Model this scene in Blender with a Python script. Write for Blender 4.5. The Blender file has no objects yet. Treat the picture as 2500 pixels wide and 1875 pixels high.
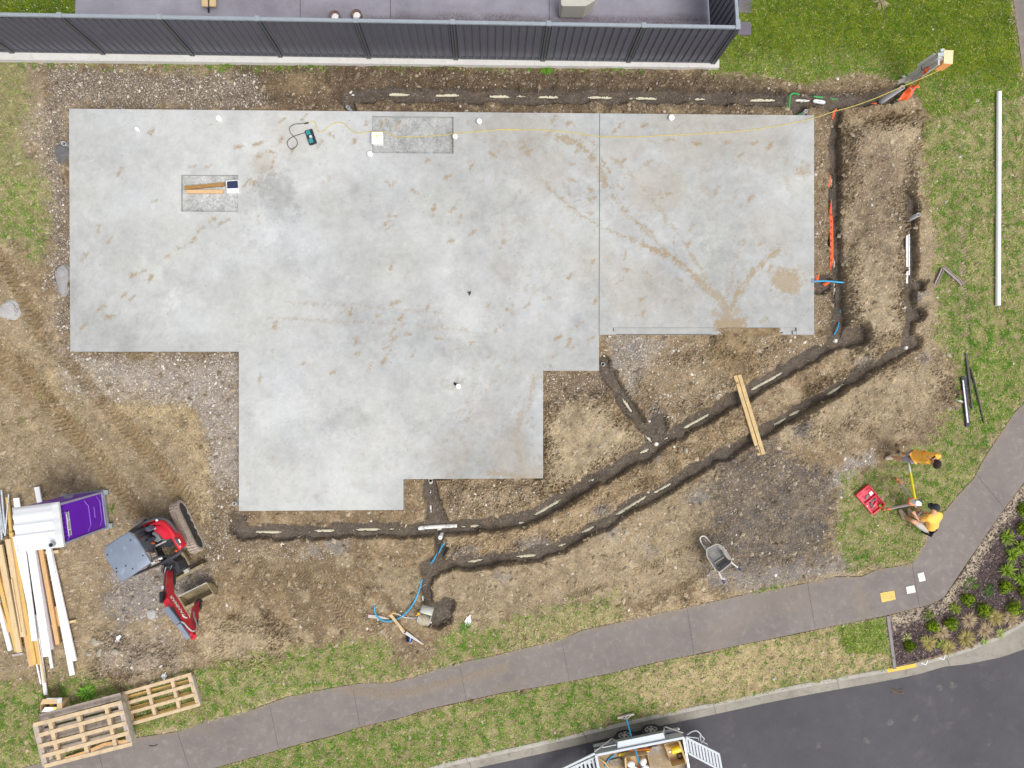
import bpy, bmesh, math, random
import numpy as np
from mathutils import Vector, Matrix, Euler, geometry
R = math.radians
rnd = random.Random(7)
rs = np.random.RandomState(11)
S = bpy.context.scene
C = S.collection
# ------------------------------------------------------------------ camera, sky, sun
HC = 18.2; FP = 1645.0; NADX = 60.0
TILT = -math.atan(NADX / FP)
cam_d = bpy.data.cameras.new('camera'); cam = bpy.data.objects.new('camera', cam_d); C.objects.link(cam)
cam.location = (0, 0, HC); cam.rotation_euler = (0, TILT, 0)
cam_d.sensor_width = 36; cam_d.lens = 36 * FP / 2500; cam_d.clip_end = 800; cam_d.clip_start = .1
S.camera = cam
SUN_EL, SUN_AZ = 62.0, 135.0            # elevation, direction the light comes from (0=+y, clockwise)
wd = bpy.data.worlds.new('World'); S.world = wd; wd.use_nodes = True
wn = wd.node_tree.nodes; wl = wd.node_tree.links
bg = wn['Background']; bg.inputs['Strength'].default_value = 0.15
sky = wn.new('ShaderNodeTexSky'); sky.sky_type = 'NISHITA'; sky.sun_disc = False
sky.sun_elevation = R(SUN_EL); sky.sun_rotation = R(SUN_AZ); sky.dust_density = 4; sky.air_density = 1.2
hs = wn.new('ShaderNodeHueSaturation'); hs.inputs['Saturation'].default_value = 0.22
wl.new(sky.outputs[0], hs.inputs['Color']); wl.new(hs.outputs[0], bg.inputs['Color'])
sd = bpy.data.lights.new('sun', 'SUN'); sun = bpy.data.objects.new('sun', sd); C.objects.link(sun)
sd.energy = 1.25; sd.angle = R(27); sd.color = (1.0, .975, .94)
sv = Vector((math.sin(R(SUN_AZ)) * math.cos(R(SUN_EL)), math.cos(R(SUN_AZ)) * math.cos(R(SUN_EL)), math.sin(R(SUN_EL))))
sun.rotation_euler = sv.to_track_quat('Z', 'Y').to_euler(); sun.location = (0, 0, 30)
S.view_settings.view_transform = 'Standard'; S.view_settings.look = 'None'
S.view_settings.exposure = 0.30; S.view_settings.gamma = 1
# ------------------------------------------------------------------ photo pixel (2500x1875) <-> world
Rm = np.array(Euler((0, TILT, 0)).to_matrix())
def W(px, py, z=0.0):
    d = Rm @ np.array([(px - 1250) / FP, -(py - 937.5) / FP, -1.0])
    t = (z - HC) / d[2]
    return Vector((d[0] * t, d[1] * t, z))
def crop(ox, oy, s):
    return lambda x, y, z=0.0: W(ox + x / s, oy + y / s, z)
PPM = 90.4
# ------------------------------------------------------------------ helpers
class MB:
    def __init__(s): s.v = []; s.f = []
    def add(s, vs, fs):
        o = len(s.v); s.v += [tuple(v) for v in vs]; s.f += [tuple(i + o for i in f) for f in fs]
        return s
    def build(s, name, mat, parent=None, smooth=False, origin=None, col=None):
        if origin is None:
            if parent is not None: origin = Vector(parent['_o'])
            else:
                a = np.array(s.v); origin = Vector(((a[:, 0].min() + a[:, 0].max()) / 2, (a[:, 1].min() + a[:, 1].max()) / 2, a[:, 2].min()))
        me = bpy.data.meshes.new(name)
        me.from_pydata([(v[0] - origin[0], v[1] - origin[1], v[2] - origin[2]) for v in s.v], [], s.f)
        bm = bmesh.new(); bm.from_mesh(me); bmesh.ops.recalc_face_normals(bm, faces=bm.faces); bm.to_mesh(me); bm.free()
        if smooth:
            me.polygons.foreach_set('use_smooth', [True] * len(me.polygons))
            try: me.set_sharp_from_angle(angle=R(40))
            except Exception: pass
        me.materials.append(mat)
        o = bpy.data.objects.new(name, me); C.objects.link(o)
        o['_o'] = tuple(origin)
        if parent is not None: o.parent = parent
        else: o.location = origin
        return o
def tag(o, label=None, cat=None, group=None, kind=None):
    if label: o['label'] = label
    if cat: o['category'] = cat
    if group: o['group'] = group
    if kind: o['kind'] = kind
    return o
def thing(name, loc, label, cat, group=None):
    o = bpy.data.objects.new(name, None); C.objects.link(o); o.location = loc; o['_o'] = tuple(loc)
    o.empty_display_size = .1
    return tag(o, label, cat, group)
def prism(mb, pts, zt, zb, inset=None):
    n = len(pts)
    vs = [(p[0], p[1], zb) for p in pts] + [(p[0], p[1], zt) for p in pts]
    mb.add(vs, [tuple(range(n, 2 * n)), tuple(range(n - 1, -1, -1))] + [(i, (i + 1) % n, n + (i + 1) % n, n + i) for i in range(n)])
    return mb
def prism3(mb, top, down):
    n = len(top); d = Vector(down)
    vs = [tuple(Vector(p) + d) for p in top] + [tuple(p) for p in top]
    mb.add(vs, [tuple(range(n, 2 * n)), tuple(range(n - 1, -1, -1))] + [(i, (i + 1) % n, n + (i + 1) % n, n + i) for i in range(n)])
    return mb
def beam(mb, a, b, w, h, up=(0, 0, 1), w2=None, h2=None):
    a = Vector(a); b = Vector(b); d = (b - a).normalized(); up = Vector(up)
    if abs(d.dot(up)) > .98: up = Vector((0, 1, 0))
    sx = d.cross(up).normalized(); u = sx.cross(d).normalized()
    vs = []
    for p, ww, hh in ((a, w, h), (b, w2 or w, h2 or h)):
        for i, j in ((-1, -1), (1, -1), (1, 1), (-1, 1)): vs.append(p + sx * i * ww / 2 + u * j * hh / 2)
    mb.add(vs, [(0, 1, 2, 3), (7, 6, 5, 4)] + [(i, (i + 1) % 4, 4 + (i + 1) % 4, 4 + i) for i in range(4)])
    return mb
def tube(mb, pts, r, n=8, cap=True, hollow=False):
    pts = [Vector(p) for p in pts]; k = len(pts); vs = []; fs = []
    prev = None
    for i, p in enumerate(pts):
        d = (pts[min(i + 1, k - 1)] - pts[max(i - 1, 0)]).normalized()
        ref = Vector((0, 0, 1)) if abs(d.z) < .95 else Vector((0, 1, 0))
        if prev is None: a = d.cross(ref).normalized()
        else:
            a = (prev - d * prev.dot(d)); a = a.normalized() if a.length > 1e-5 else d.cross(ref).normalized()
        prev = a; b = d.cross(a)
        rr = r[i] if isinstance(r, (list, tuple)) else r
        for j in range(n):
            t = 2 * math.pi * j / n; vs.append(p + a * rr * math.cos(t) + b * rr * math.sin(t))
    for i in range(k - 1):
        for j in range(n): fs.append((i * n + j, i * n + (j + 1) % n, (i + 1) * n + (j + 1) % n, (i + 1) * n + j))
    if cap: fs.append(tuple(range(n - 1, -1, -1)))
    if cap and not hollow: fs.append(tuple(range((k - 1) * n, k * n)))
    mb.add(vs, fs)
    return mb
def pipe_open(mb, a, b, r, t=.006, n=16):
    """hollow pipe with wall thickness, open at b"""
    a = Vector(a); b = Vector(b); d = (b - a).normalized()
    ref = Vector((1, 0, 0)) if abs(d.x) < .9 else Vector((0, 1, 0))
    s = d.cross(ref).normalized(); u = d.cross(s); vs = []
    for p, rr in ((a, r), (b, r), (b, r - t), (a + d * .02, r - t)):
        for j in range(n):
            q = 2 * math.pi * j / n; vs.append(p + s * rr * math.cos(q) + u * rr * math.sin(q))
    fs = []
    for i in range(3):
        for j in range(n): fs.append((i * n + j, i * n + (j + 1) % n, (i + 1) * n + (j + 1) % n, (i + 1) * n + j))
    fs.append(tuple(range(n))); fs.append(tuple(range(3 * n, 4 * n)))
    mb.add(vs, fs); return mb
def lathe(mb, c, prof, n=20, ax=(0, 0, 1), sx=1, sy=1):
    c = Vector(c); ax = Vector(ax).normalized(); ref = Vector((1, 0, 0)) if abs(ax.x) < .9 else Vector((0, 1, 0))
    s = ax.cross(ref).normalized(); u = ax.cross(s); vs = []; k = len(prof)
    for r, h in prof:
        for j in range(n):
            q = 2 * math.pi * j / n; vs.append(c + ax * h + s * r * math.cos(q) * sx + u * r * math.sin(q) * sy)
    fs = [(i * n + j, i * n + (j + 1) % n, (i + 1) * n + (j + 1) % n, (i + 1) * n + j) for i in range(k - 1) for j in range(n)]
    fs += [tuple(range(n)), tuple(range((k - 1) * n, k * n))]
    mb.add(vs, fs); return mb
def ball(mb, c, r, n=12, m=8, M=None):
    vs = []; fs = []
    r = r if isinstance(r, (tuple, list)) else (r, r, r)
    for i in range(m + 1):
        th = math.pi * i / m
        for j in range(n):
            ph = 2 * math.pi * j / n
            v = Vector((r[0] * math.sin(th) * math.cos(ph), r[1] * math.sin(th) * math.sin(ph), r[2] * math.cos(th)))
            if M is not None: v = M @ v
            vs.append(Vector(c) + v)
    for i in range(m):
        for j in range(n):
            fs.append((i * n + j, (i + 1) * n + j, (i + 1) * n + (j + 1) % n, i * n + (j + 1) % n))
    mb.add(vs, fs); return mb
def spline(pts, n=8):
    pts = [Vector(p) for p in pts]; out = []
    P = [pts[0] * 2 - pts[1]] + pts + [pts[-1] * 2 - pts[-2]]
    for i in range(1, len(P) - 2):
        for k in range(n):
            t = k / n; a, b, c, d = P[i - 1], P[i], P[i + 1], P[i + 2]
            out.append(.5 * ((2 * b) + (c - a) * t + (2 * a - 5 * b + 4 * c - d) * t * t + (3 * b - a - 3 * c + d) * t ** 3))
    out.append(pts[-1]); return out
def np_mesh(name, V, F, mat, attrs=None, col=None, smooth=False):
    """V (N,3), F (M,k) one face size"""
    me = bpy.data.meshes.new(name); V = np.asarray(V, np.float32); F = np.asarray(F, np.int32)
    me.vertices.add(len(V)); me.vertices.foreach_set('co', V.ravel())
    k = F.shape[1]; me.loops.add(F.size); me.loops.foreach_set('vertex_index', F.ravel())
    me.polygons.add(len(F)); me.polygons.foreach_set('loop_start', np.arange(0, F.size, k, dtype=np.int32))
    me.update(calc_edges=True)
    me.polygons.foreach_set('use_smooth', np.full(len(F), smooth))
    if col is not None:
        a = me.color_attributes.new('Col', 'FLOAT_COLOR', 'POINT')
        c4 = np.ones((len(V), 4), np.float32); c4[:, :3] = col; a.data.foreach_set('color', c4.ravel())
    for nm, arr in (attrs or {}).items():
        a = me.attributes.new(nm, 'FLOAT', 'POINT'); a.data.foreach_set('value', np.asarray(arr, np.float32).ravel())
    me.materials.append(mat); me.validate()
    o = bpy.data.objects.new(name, me); C.objects.link(o); return o
# ------------------------------------------------------------------ materials
def newmat(name):
    m = bpy.data.materials.new(name); m.use_nodes = True
    nt = m.node_tree; return m, nt, nt.nodes['Principled BSDF']
def N(nt, typ, **kw):
    n = nt.nodes.new(typ)
    for k, v in kw.items():
        if k in n.inputs.keys(): n.inputs[k].default_value = v
        else: setattr(n, k, v)
    return n
def math_n(nt, op, a, b=None, clamp=False):
    n = nt.nodes.new('ShaderNodeMath'); n.operation = op; n.use_clamp = clamp
    for i, x in enumerate((a, b)):
        if x is None: continue
        if hasattr(x, 'links'): nt.links.new(x, n.inputs[i])
        else: n.inputs[i].default_value = x
    return n.outputs[0]
def mixc(nt, f, a, b, mode='MIX'):
    n = nt.nodes.new('ShaderNodeMix'); n.data_type = 'RGBA'; n.blend_type = mode
    for i, x in ((0, f), (6, a), (7, b)):
        if hasattr(x, 'links'): nt.links.new(x, n.inputs[i])
        else: n.inputs[i].default_value = (*x, 1) if isinstance(x, tuple) and len(x) == 3 else x
    return n.outputs[2]
def ramp(nt, x, lo, hi, a=0.0, b=1.0):
    n = nt.nodes.new('ShaderNodeMapRange'); n.inputs[1].default_value = lo; n.inputs[2].default_value = hi
    n.inputs[3].default_value = a; n.inputs[4].default_value = b; nt.links.new(x, n.inputs[0]); return n.outputs[0]
def noise(nt, co, scale, detail=4, rough=.55, dist=0.0):
    n = N(nt, 'ShaderNodeTexNoise', Scale=scale, Detail=detail, Roughness=rough, Distortion=dist)
    nt.links.new(co, n.inputs['Vector']); return n.outputs[0]
def worldco(nt):
    return nt.nodes.new('ShaderNodeNewGeometry').outputs['Position']
def bumpn(nt, bs, h, strength=.3, dist=.01):
    b = N(nt, 'ShaderNodeBump', Strength=strength, Distance=dist); nt.links.new(h, b.inputs['Height'])
    nt.links.new(b.outputs[0], bs.inputs['Normal'])
_M = {}
def mat(name, c, rough=.6, metal=0.0, var=.12, sc=9.0, bump=.15, dirt=None, dirt_amt=0.0, spec=.5, stretch=None, clear=0.0):
    if name in _M: return _M[name]
    m, nt, bs = newmat(name); co = nt.nodes.new('ShaderNodeTexCoord').outputs['Object']
    if stretch:
        mp = N(nt, 'ShaderNodeMapping'); mp.inputs['Scale'].default_value = stretch; nt.links.new(co, mp.inputs[0]); co = mp.outputs[0]
    n1 = noise(nt, co, sc, 5, .6)
    f = ramp(nt, n1, .3, .7)
    lo = tuple(x * (1 - var) for x in c); hi = tuple(min(1, x * (1 + var)) for x in c)
    col = mixc(nt, f, lo, hi)
    if dirt:
        n2 = noise(nt, co, sc * .7 + 1, 6, .65, .3); df = ramp(nt, n2, .62 - dirt_amt * .35, .72)
        df = math_n(nt, 'MULTIPLY', df, min(1, .4 + dirt_amt)); col = mixc(nt, df, col, dirt)
    nt.links.new(col, bs.inputs['Base Color'])
    bs.inputs['Metallic'].default_value = metal
    nt.links.new(ramp(nt, n1, .3, .7, max(.02, rough - .08), min(1, rough + .1)), bs.inputs['Roughness'])
    bs.inputs['Specular IOR Level'].default_value = spec
    if clear: bs.inputs['Coat Weight'].default_value = clear; bs.inputs['Coat Roughness'].default_value = .12
    if bump: bumpn(nt, bs, noise(nt, co, sc * 6, 4), bump, .004)
    _M[name] = m; return m
def attr_mat(name, rough=.8, trans=0.0, mul=1.0):
    m, nt, bs = newmat(name); a = N(nt, 'ShaderNodeAttribute', attribute_name='Col')
    nt.links.new(a.outputs['Color'], bs.inputs['Base Color']); bs.inputs['Roughness'].default_value = rough
    bs.inputs['Specular IOR Level'].default_value = .12
    if trans: bs.inputs['Transmission Weight'].default_value = 0
    return m
MUD = (.2, .155, .1)
# ------------------------------------------------------------------ fields on grids
def fft_noise(ny, nx, beta, seed, lo=0, hi=None):
    r = np.random.RandomState(seed); w = r.randn(ny, nx)
    fy = np.fft.fftfreq(ny)[:, None] * ny; fx = np.fft.rfftfreq(nx)[None, :] * nx
    fy = fy / ny; fx = fx / nx
    f = np.sqrt(fx * fx + fy * fy); f[0, 0] = 1
    amp = f ** (-beta / 2.0); amp[0, 0] = 0
    if lo: amp[f < lo] = 0
    if hi: amp *= np.exp(-(f / hi) ** 2)
    o = np.fft.irfft2(np.fft.rfft2(w) * amp, s=(ny, nx)); o -= o.mean(); return (o / o.std()).astype(np.float32)
def sstep(a, b, x):
    t = np.clip((x - a) / (b - a), 0, 1); return t * t * (3 - 2 * t)
class Grid:
    def __init__(s, X, Y):
        s.X = X; s.Y = Y; s.xs = X.mean(0); s.ys = Y.mean(1)   # ys ascending
    def win(s, x0, x1, y0, y1, m):
        a = max(0, np.searchsorted(s.xs, x0 - m) - 2); b = min(len(s.xs), np.searchsorted(s.xs, x1 + m) + 2)
        c = max(0, np.searchsorted(s.ys, y0 - m) - 2); d = min(len(s.ys), np.searchsorted(s.ys, y1 + m) + 2)
        return slice(c, d), slice(a, b)
    def segd(s, pts, m, closed=False):
        P = np.array([(p[0], p[1]) for p in pts]); sl = s.win(P[:, 0].min(), P[:, 0].max(), P[:, 1].min(), P[:, 1].max(), m)
        X = s.X[sl]; Y = s.Y[sl]; best = np.full(X.shape, 1e9, np.float32); along = np.zeros(X.shape, np.float32); acc = 0.0
        n = len(P); rngn = n if closed else n - 1; ins = np.zeros(X.shape, bool)
        for i in range(rngn):
            a = P[i]; b = P[(i + 1) % n]; d = b - a; L = max(1e-9, math.hypot(*d))
            t = np.clip(((X - a[0]) * d[0] + (Y - a[1]) * d[1]) / L ** 2, 0, 1)
            dd = np.hypot(X - a[0] - t * d[0], Y - a[1] - t * d[1]); k = dd < best
            best = np.where(k, dd, best); along = np.where(k, acc + t * L, along); acc += L
            if closed:
                c = ((a[1] > Y) != (b[1] > Y)) & (X < (b[0] - a[0]) * (Y - a[1]) / ((b[1] - a[1]) or 1e-12) + a[0]); ins ^= c
        if closed: best = np.where(ins, -best, best)
        return sl, best, along
    def full(s, v=0.0): return np.full(s.X.shape, v, np.float32)
    def poly(s, pxs, soft=4, nz=None, amp=0, z=0.0, field=None, val=1.0):
        """soft mask (0..1) of polygon given in photo px; px units for soft, amp"""
        pts = [W(x, y, z) for x, y in pxs]; m = (soft + amp * 3) / PPM + .05
        sl, d, _ = s.segd(pts, m, True)
        if nz is not None: d = d + nz[sl] * amp / PPM
        out = field if field is not None else s.full()
        out[sl] = np.maximum(out[sl], val * sstep(soft / PPM, -soft / PPM, d)); return out
    def line(s, pxs, w, soft=3, nz=None, amp=0, z=0.0, field=None, val=1.0):
        pts = [W(x, y, z) for x, y in pxs]; m = (w + soft + amp * 3) / PPM + .05
        sl, d, _ = s.segd(pts, m)
        if nz is not None: d = d + nz[sl] * amp / PPM
        out = field if field is not None else s.full()
        out[sl] = np.maximum(out[sl], val * sstep((w + soft) / PPM, (w - soft) / PPM, d)); return out
# ================================================================== GROUND
def axis(lo, hi, st, outer):
    a = np.arange(lo, hi + st / 2, st); o = []; d = .25
    x = hi
    while x < outer: x += d; o.append(x); d *= 1.35
    l = []; d = .25; x = lo
    while x > -outer: x -= d; l.append(x); d *= 1.35
    return np.concatenate([l[::-1], a, o]).astype(np.float64), len(l), len(a)
ST = .0265
gx, gx0, gnx = axis(-14.2, 16.0, ST, 130); gy, gy0, gny = axis(-11.2, 11.2, ST, 130)
GX, GY = np.meshgrid(gx, gy); G = Grid(GX, GY)
def gn(beta, seed, lo=0, hi=None):
    n = fft_noise(gny, gnx, beta, seed, lo, hi)
    iy = (np.arange(len(gy)) - gy0) % gny; ix = (np.arange(len(gx)) - gx0) % gnx
    o = n[np.ix_(iy, ix)]; fy = (np.arange(len(gy)) >= gy0) & (np.arange(len(gy)) < gy0 + gny); fx = (np.arange(len(gx)) >= gx0) & (np.arange(len(gx)) < gx0 + gnx)
    return o * (fy[:, None] & fx[None, :])
nA = gn(2.2, 1); nAs = gn(2.6, 1, 0, .07); nB = gn(1.6, 2, .004); nC = gn(1.0, 3, .02); nD = gn(1.8, 4, .01); nE = gn(.6, 5, .06); nF = gn(2.0, 6, .003)
nG = gn(1.3, 8, .015); nH = gn(2.6, 9, .006, .06); nI = gn(2.0, 10, .02, .09); nT = gn(.8, 12, .045, .14)
def X3(x, y): return x / 3.16, y / 3.16
slab_px = [(168.4, 265.3), (1987.5, 281.5), (1986.5, 816.5), (1462.5, 817), (1462.3, 905), (1326, 905), (1326, 1171.5), (985, 1173), (984, 1245.5), (584, 1249), (581.5, 858.5), (171.8, 858)]
path_up = [(-40, 1905), (79, 1868), (329, 1802), (433, 1787), (506, 1758), (600, 1738), (654, 1719), (700, 1702), (815, 1679), (885, 1668), (950, 1668), (1008, 1654), (1075, 1630), (1151, 1612), (1200, 1603), (1300, 1578), (1374, 1560), (1421, 1539), (1501, 1522), (1580, 1504), (1675, 1484), (1835, 1448), (1900, 1438), (1971, 1424), (2037, 1409), (2104, 1408), (2142, 1390), (2190, 1383), (2221, 1377), (2240, 1355), (2262, 1315), (2306, 1250), (2338, 1210), (2379, 1167), (2401, 1123), (2433, 1074), (2474, 1011), (2500, 985), (2560, 880), (2590, 700), (2580, 500), (2530, 300), (2497, 170), (2489, 110), (2481, 50), (2474, 0), (2466, -90)]
path_lo = [(2600, -90), (2640, 100), (2700, 330), (2730, 560), (2710, 800), (2640, 980), (2560, 1100), (2500, 1178), (2452, 1242), (2390, 1331), (2322, 1432), (2306, 1456), (2290, 1468), (2265, 1478), (2243, 1483), (2164, 1503), (1990, 1537), (1900, 1556), (1800, 1576), (1694, 1598), (1605, 1616), (1485, 1645), (1385, 1664), (1300, 1680), (1230, 1690), (1138, 1711), (1043, 1731), (980, 1752), (875, 1776), (820, 1794), (736, 1815), (633, 1844), (519, 1876), (380, 1915), (200, 1960)]
path_px = path_up + path_lo
kerb = [(400, 2062), (700, 1972), (900, 1916), (1049, 1873), (1125, 1854), (1300, 1815), (1421, 1787), (1611, 1743), (1738, 1716), (1900, 1681), (2044, 1654), (2162, 1633), (2237, 1618), (2306, 1598), (2360, 1582), (2401, 1566), (2436, 1552), (2464, 1537), (2500, 1516), (2560, 1474), (2640, 1400), (2720, 1310)]
T = {
 'n': ([(845, 238), (900, 234), (1000, 233), (1150, 235), (1300, 236), (1500, 237), (1700, 240), (1900, 243), (2050, 248), (2110, 247), (2160, 236), (2190, 228)], 17),
 'na': ([(2000, 250), (2032, 262)], 14), 'nb': ([(1938, 250), (1946, 276)], 17), 'nc': ([(848, 238), (856, 262)], 12),
 'e': ([(2038, 250), (2034, 330), (2033, 420), (2034, 520), (2036, 600), (2042, 690), (2045, 740), (2046, 790), (2042, 830)], 13),
 'd': ([(2045, 760), (2044, 830), (1985, 868), (1927, 897), (1868, 933), (1801, 972), (1700, 1028), (1634, 1066), (1600, 1090), (1535, 1125), (1448, 1171), (1336, 1240), (1290, 1264), (1240, 1272)], 17),
 'b': ([(1240, 1272), (1180, 1281), (1100, 1287), (1000, 1293), (900, 1291), (800, 1297), (700, 1300), (600, 1300), (586, 1288), (582, 1262)], 17),
 'f': ([(1470, 882), (1480, 905), (1500, 941), (1532, 992), (1573, 1045), (1602, 1086)], 15),
 'v': ([(1052, 1180), (1054, 1210), (1060, 1250), (1066, 1285)], 16),
 'va': ([(1066, 1235), (1085, 1285)], 16),
 'o': ([(2214, 478), (2222, 520), (2220, 560), (2218, 671), (2215, 766), (2216, 814), (2208, 852), (2148, 884), (2085, 920), (1996, 972), (1926, 1015), (1865, 1050), (1833, 1072), (1738, 1121), (1643, 1178), (1576, 1216), (1504, 1259), (1436, 1297), (1366, 1333), (1300, 1356), (1179, 1369), (1090, 1378), (1050, 1384)], 14),
 'l': ([(1072, 1300), (1077, 1340), (1072, 1362), (1048, 1388), (1040, 1430), (1046, 1470), (1060, 1500)], 14),
}
DEP = .16
dtr = G.full(9.0); tralong = G.full(0)
for k, (pts, w) in T.items():
    wp = [W(x, y, -.1) for x, y in pts]; sl, d, al = G.segd(wp, .9)
    q = d - w / PPM
    dtr[sl] = np.minimum(dtr[sl], q)
for x, y, r in ((1047, 1392, 22), (1070, 1500, 32), (1090, 1478, 18), (2092, 808, 16), (2092, 825, 22), (2070, 825, 24), (2240, 700, 12), (2238, 770, 16), (2000, 700, 18), (1600, 1072, 20), (590, 1268, 20), (2150, 243, 16), (840, 246, 14), (2010, 690, 20), (1605, 1034, 22), (1610, 1050, 20), (2228, 835, 20)):
    p = W(x, y, -.1); sl, d, _ = G.segd([p, (p.x + .01, p.y)], .9); dtr[sl] = np.minimum(dtr[sl], d - r / PPM)
dtr = dtr - .012 + nI * .030 + nC * .005
tr = sstep(.045, -.05, dtr)                      # trench, jagged walls
bank = sstep(.5, .06, dtr) * (1 - tr)
slabm = G.poly(slab_px, 2, z=.1)
pathm = G.poly(path_px, 4)
road_px = [(x, y + 14) for x, y in kerb] + [(3800, 1200), (4500, 6000), (-3000, 6000), (-2500, 2900)]
kerb_w = [W(x, y) for x, y in kerb]
roadm = G.poly([(x, y + 3) for x, y in kerb] + [(3800, 1200), (9500, 6000), (9500, 9000), (-9000, 9000), (-9000, 3900)], 3)
# --- albedo layers
SOIL = np.array((.232, .165, .092)); DAMP_SHADE = np.array((.098, .067, .041)); LITE = np.array((.350, .276, .178)); GREY = np.array((.26, .235, .215))  # damp-soil tone also paints shade beside the slab edges
BED = np.array((.098, .078, .062)); OLIVE = np.array((.165, .112, .052)); DGRAV = np.array((.092, .074, .061)); LAWN = np.array((.080, .125, .006)); VERGE = np.array((.22, .205, .085)); STRAW = np.array((.40, .31, .17))
col = np.zeros(GX.shape + (3,), np.float32) + SOIL
def lay(m, c, a=1.0):
    k = np.clip(m * a, 0, 1)[..., None]; col[...] = col * (1 - k) + np.array(c, np.float32) * k
lay(sstep(.2, 1.6, nA + nB * .5), LITE, .5); lay(sstep(.3, 1.7, -nA + nD * .4), DAMP_SHADE, .45)
lay(sstep(.5, 1.6, nI + nG * .4), DAMP_SHADE * 1.5, .45); lay(sstep(.6, 1.8, -nI + nD * .5), LITE * 1.05, .5)
grav = G.full(.10) + np.clip(nB * .05, 0, .2); green = G.full(0); lush = G.full(0); straw = G.full(.008); gdark = G.full(0)
# north and east damp soil
m = G.poly([(560, 150), (900, 155), (1740, 178), (1960, 185), (2190, 190), (2195, 250), (2060, 262), (2062, 800), (2010, 835), (1990, 790), (1990, 280), (560, 268)], 12, nD, 9); lay(m, DAMP_SHADE, .85)
m = G.poly([(1990, 275), (2022, 275), (2026, 790), (1990, 840)], 5, nD, 5); lay(m, SOIL, .6); grav = np.maximum(grav, m * .35)
m = G.poly([(1850, 176), (1990, 188), (2100, 180), (2190, 200), (2180, 222), (1850, 212)], 8, nD, 8); lay(m, SOIL * .85, .6); straw = np.maximum(straw, m * .35)
for p in ([(700, 185), (780, 180), (800, 215), (720, 225), (650, 215)],):
    lay(G.poly(p, 10, nD, 10), SOIL, .7)
# gravel round the slab's west side and in the notch
g1 = G.poly([(118, 160), (300, 172), (620, 178), (660, 262), (165, 262), (168, 900), (140, 860), (128, 760), (118, 600), (112, 470), (95, 400), (60, 330), (52, 290), (110, 240)], 10, nD, 12)
lay(g1, (.13, .1, .076), .8); grav = np.maximum(grav, g1 * .8)
g2 = G.poly([(112, 800), (150, 850), (190, 866), (584, 862), (586, 1255), (560, 1215), (520, 1195), (510, 1160), (505, 1060), (478, 1000), (440, 985), (300, 985), (240, 985), (175, 955), (140, 915), (150, 900), (105, 830)], 7, nD, 8)
lay(g2, (.27, .236, .215), .85); grav = np.maximum(grav, g2 * .95)
m = G.poly([(180, 862), (582, 862), (582, 885), (500, 892), (180, 880)], 8, nD, 8); lay(m, DAMP_SHADE * 1.2, .7)  # shade under the slab edge painted as a darker soil strip
lay(g2 * sstep(.1, 1.3, nG), SOIL * .8, .75)
m = G.poly([(500, 1160), (584, 1180), (584, 1250), (560, 1300), (600, 1330), (480, 1400), (500, 1300)], 14, nD, 12); lay(m, SOIL * .62, .75); grav = np.maximum(grav, m * .55)
m = G.poly([(590, 1320), (800, 1325), (850, 1350), (700, 1390), (560, 1380), (500, 1330)], 12, nD, 12); grav = np.maximum(grav, m * .5)
# soils near the garage and banks
m = G.poly([(1465, 820), (1986, 820), (2020, 830), (1940, 870), (1780, 965), (1610, 1060), (1560, 1000), (1500, 900)], 8, nD, 6); lay(m, SOIL * .93, .7); grav = np.maximum(grav, m * .5)
m = G.poly([(1466, 820), (1640, 822), (1600, 870), (1540, 960), (1500, 900), (1480, 870)], 8, nD, 9); lay(m, GREY * .8, .55); grav = np.maximum(grav, m * .85)
m = G.poly([(1750, 800), (1835, 800), (1850, 930), (1790, 950), (1730, 880)], 16, nD, 6); lay(m, (.23, .165, .09), .8); grav *= 1 - m * .85
m = G.poly([(1328, 907), (1460, 907), (1500, 960), (1420, 985), (1330, 1010)], 8, nD, 8); lay(m, DAMP_SHADE * 1.25, .7); grav = np.maximum(grav, m * .5)  # shade in the slab's inner corner painted into the soil colour
m = G.poly([(1330, 1030), (1400, 975), (1470, 975), (1560, 1070), (1572, 1090), (1500, 1122), (1400, 1180), (1330, 1190)], 8, nD, 8); lay(m, LITE * 1.02, .8); straw = np.maximum(straw, m * .1)
m = G.poly([(1075, 1180), (1326, 1178), (1300, 1240), (1210, 1258), (1110, 1262), (1085, 1225)], 6, nD, 5); lay(m, SOIL * 1.1, .7); grav = np.maximum(grav, m * .6)
m = G.poly([(2060, 300), (2250, 300), (2260, 470), (2205, 500), (2205, 810), (2120, 870), (2062, 860)], 10, nD, 8); lay(m, LITE * .92, .75); grav = np.maximum(grav, m * .22)
m = G.poly([(2075, 330), (2180, 370), (2210, 460), (2160, 640), (2100, 600), (2080, 480)], 22, nG, 26); lay(m, DAMP_SHADE * 1.25, .6); grav = np.maximum(grav, m * .3)
m = G.poly([(2240, 480), (2300, 600), (2305, 820), (2250, 870), (2235, 820), (2240, 600)], 10, nD, 8); lay(m, LITE * .9, .6); straw = np.maximum(straw, m * .35)
m = G.poly([(1250, 1290), (1620, 1110), (1830, 1010), (1830, 1040), (1700, 1110), (1500, 1225), (1380, 1310), (1120, 1350), (1090, 1330), (1110, 1310)], 8, nD, 6); lay(m, SOIL * 1.12, .6); straw = np.maximum(straw, m * .35)
m = G.poly([(2060, 930), (2300, 850), (2330, 960), (2280, 1060), (2100, 1080), (1900, 1080), (1890, 1050), (1960, 1010)], 10, nD, 10); lay(m, LITE * .95, .6); straw = np.maximum(straw, m * .3)
m = G.poly([(900, 1400), (1300, 1380), (1640, 1200), (1720, 1160), (1740, 1260), (1700, 1400), (1600, 1440), (1300, 1520), (1000, 1500)], 12, nD, 12); lay(m, LITE * .88, .5); straw = np.maximum(straw, m * .16)
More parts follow.
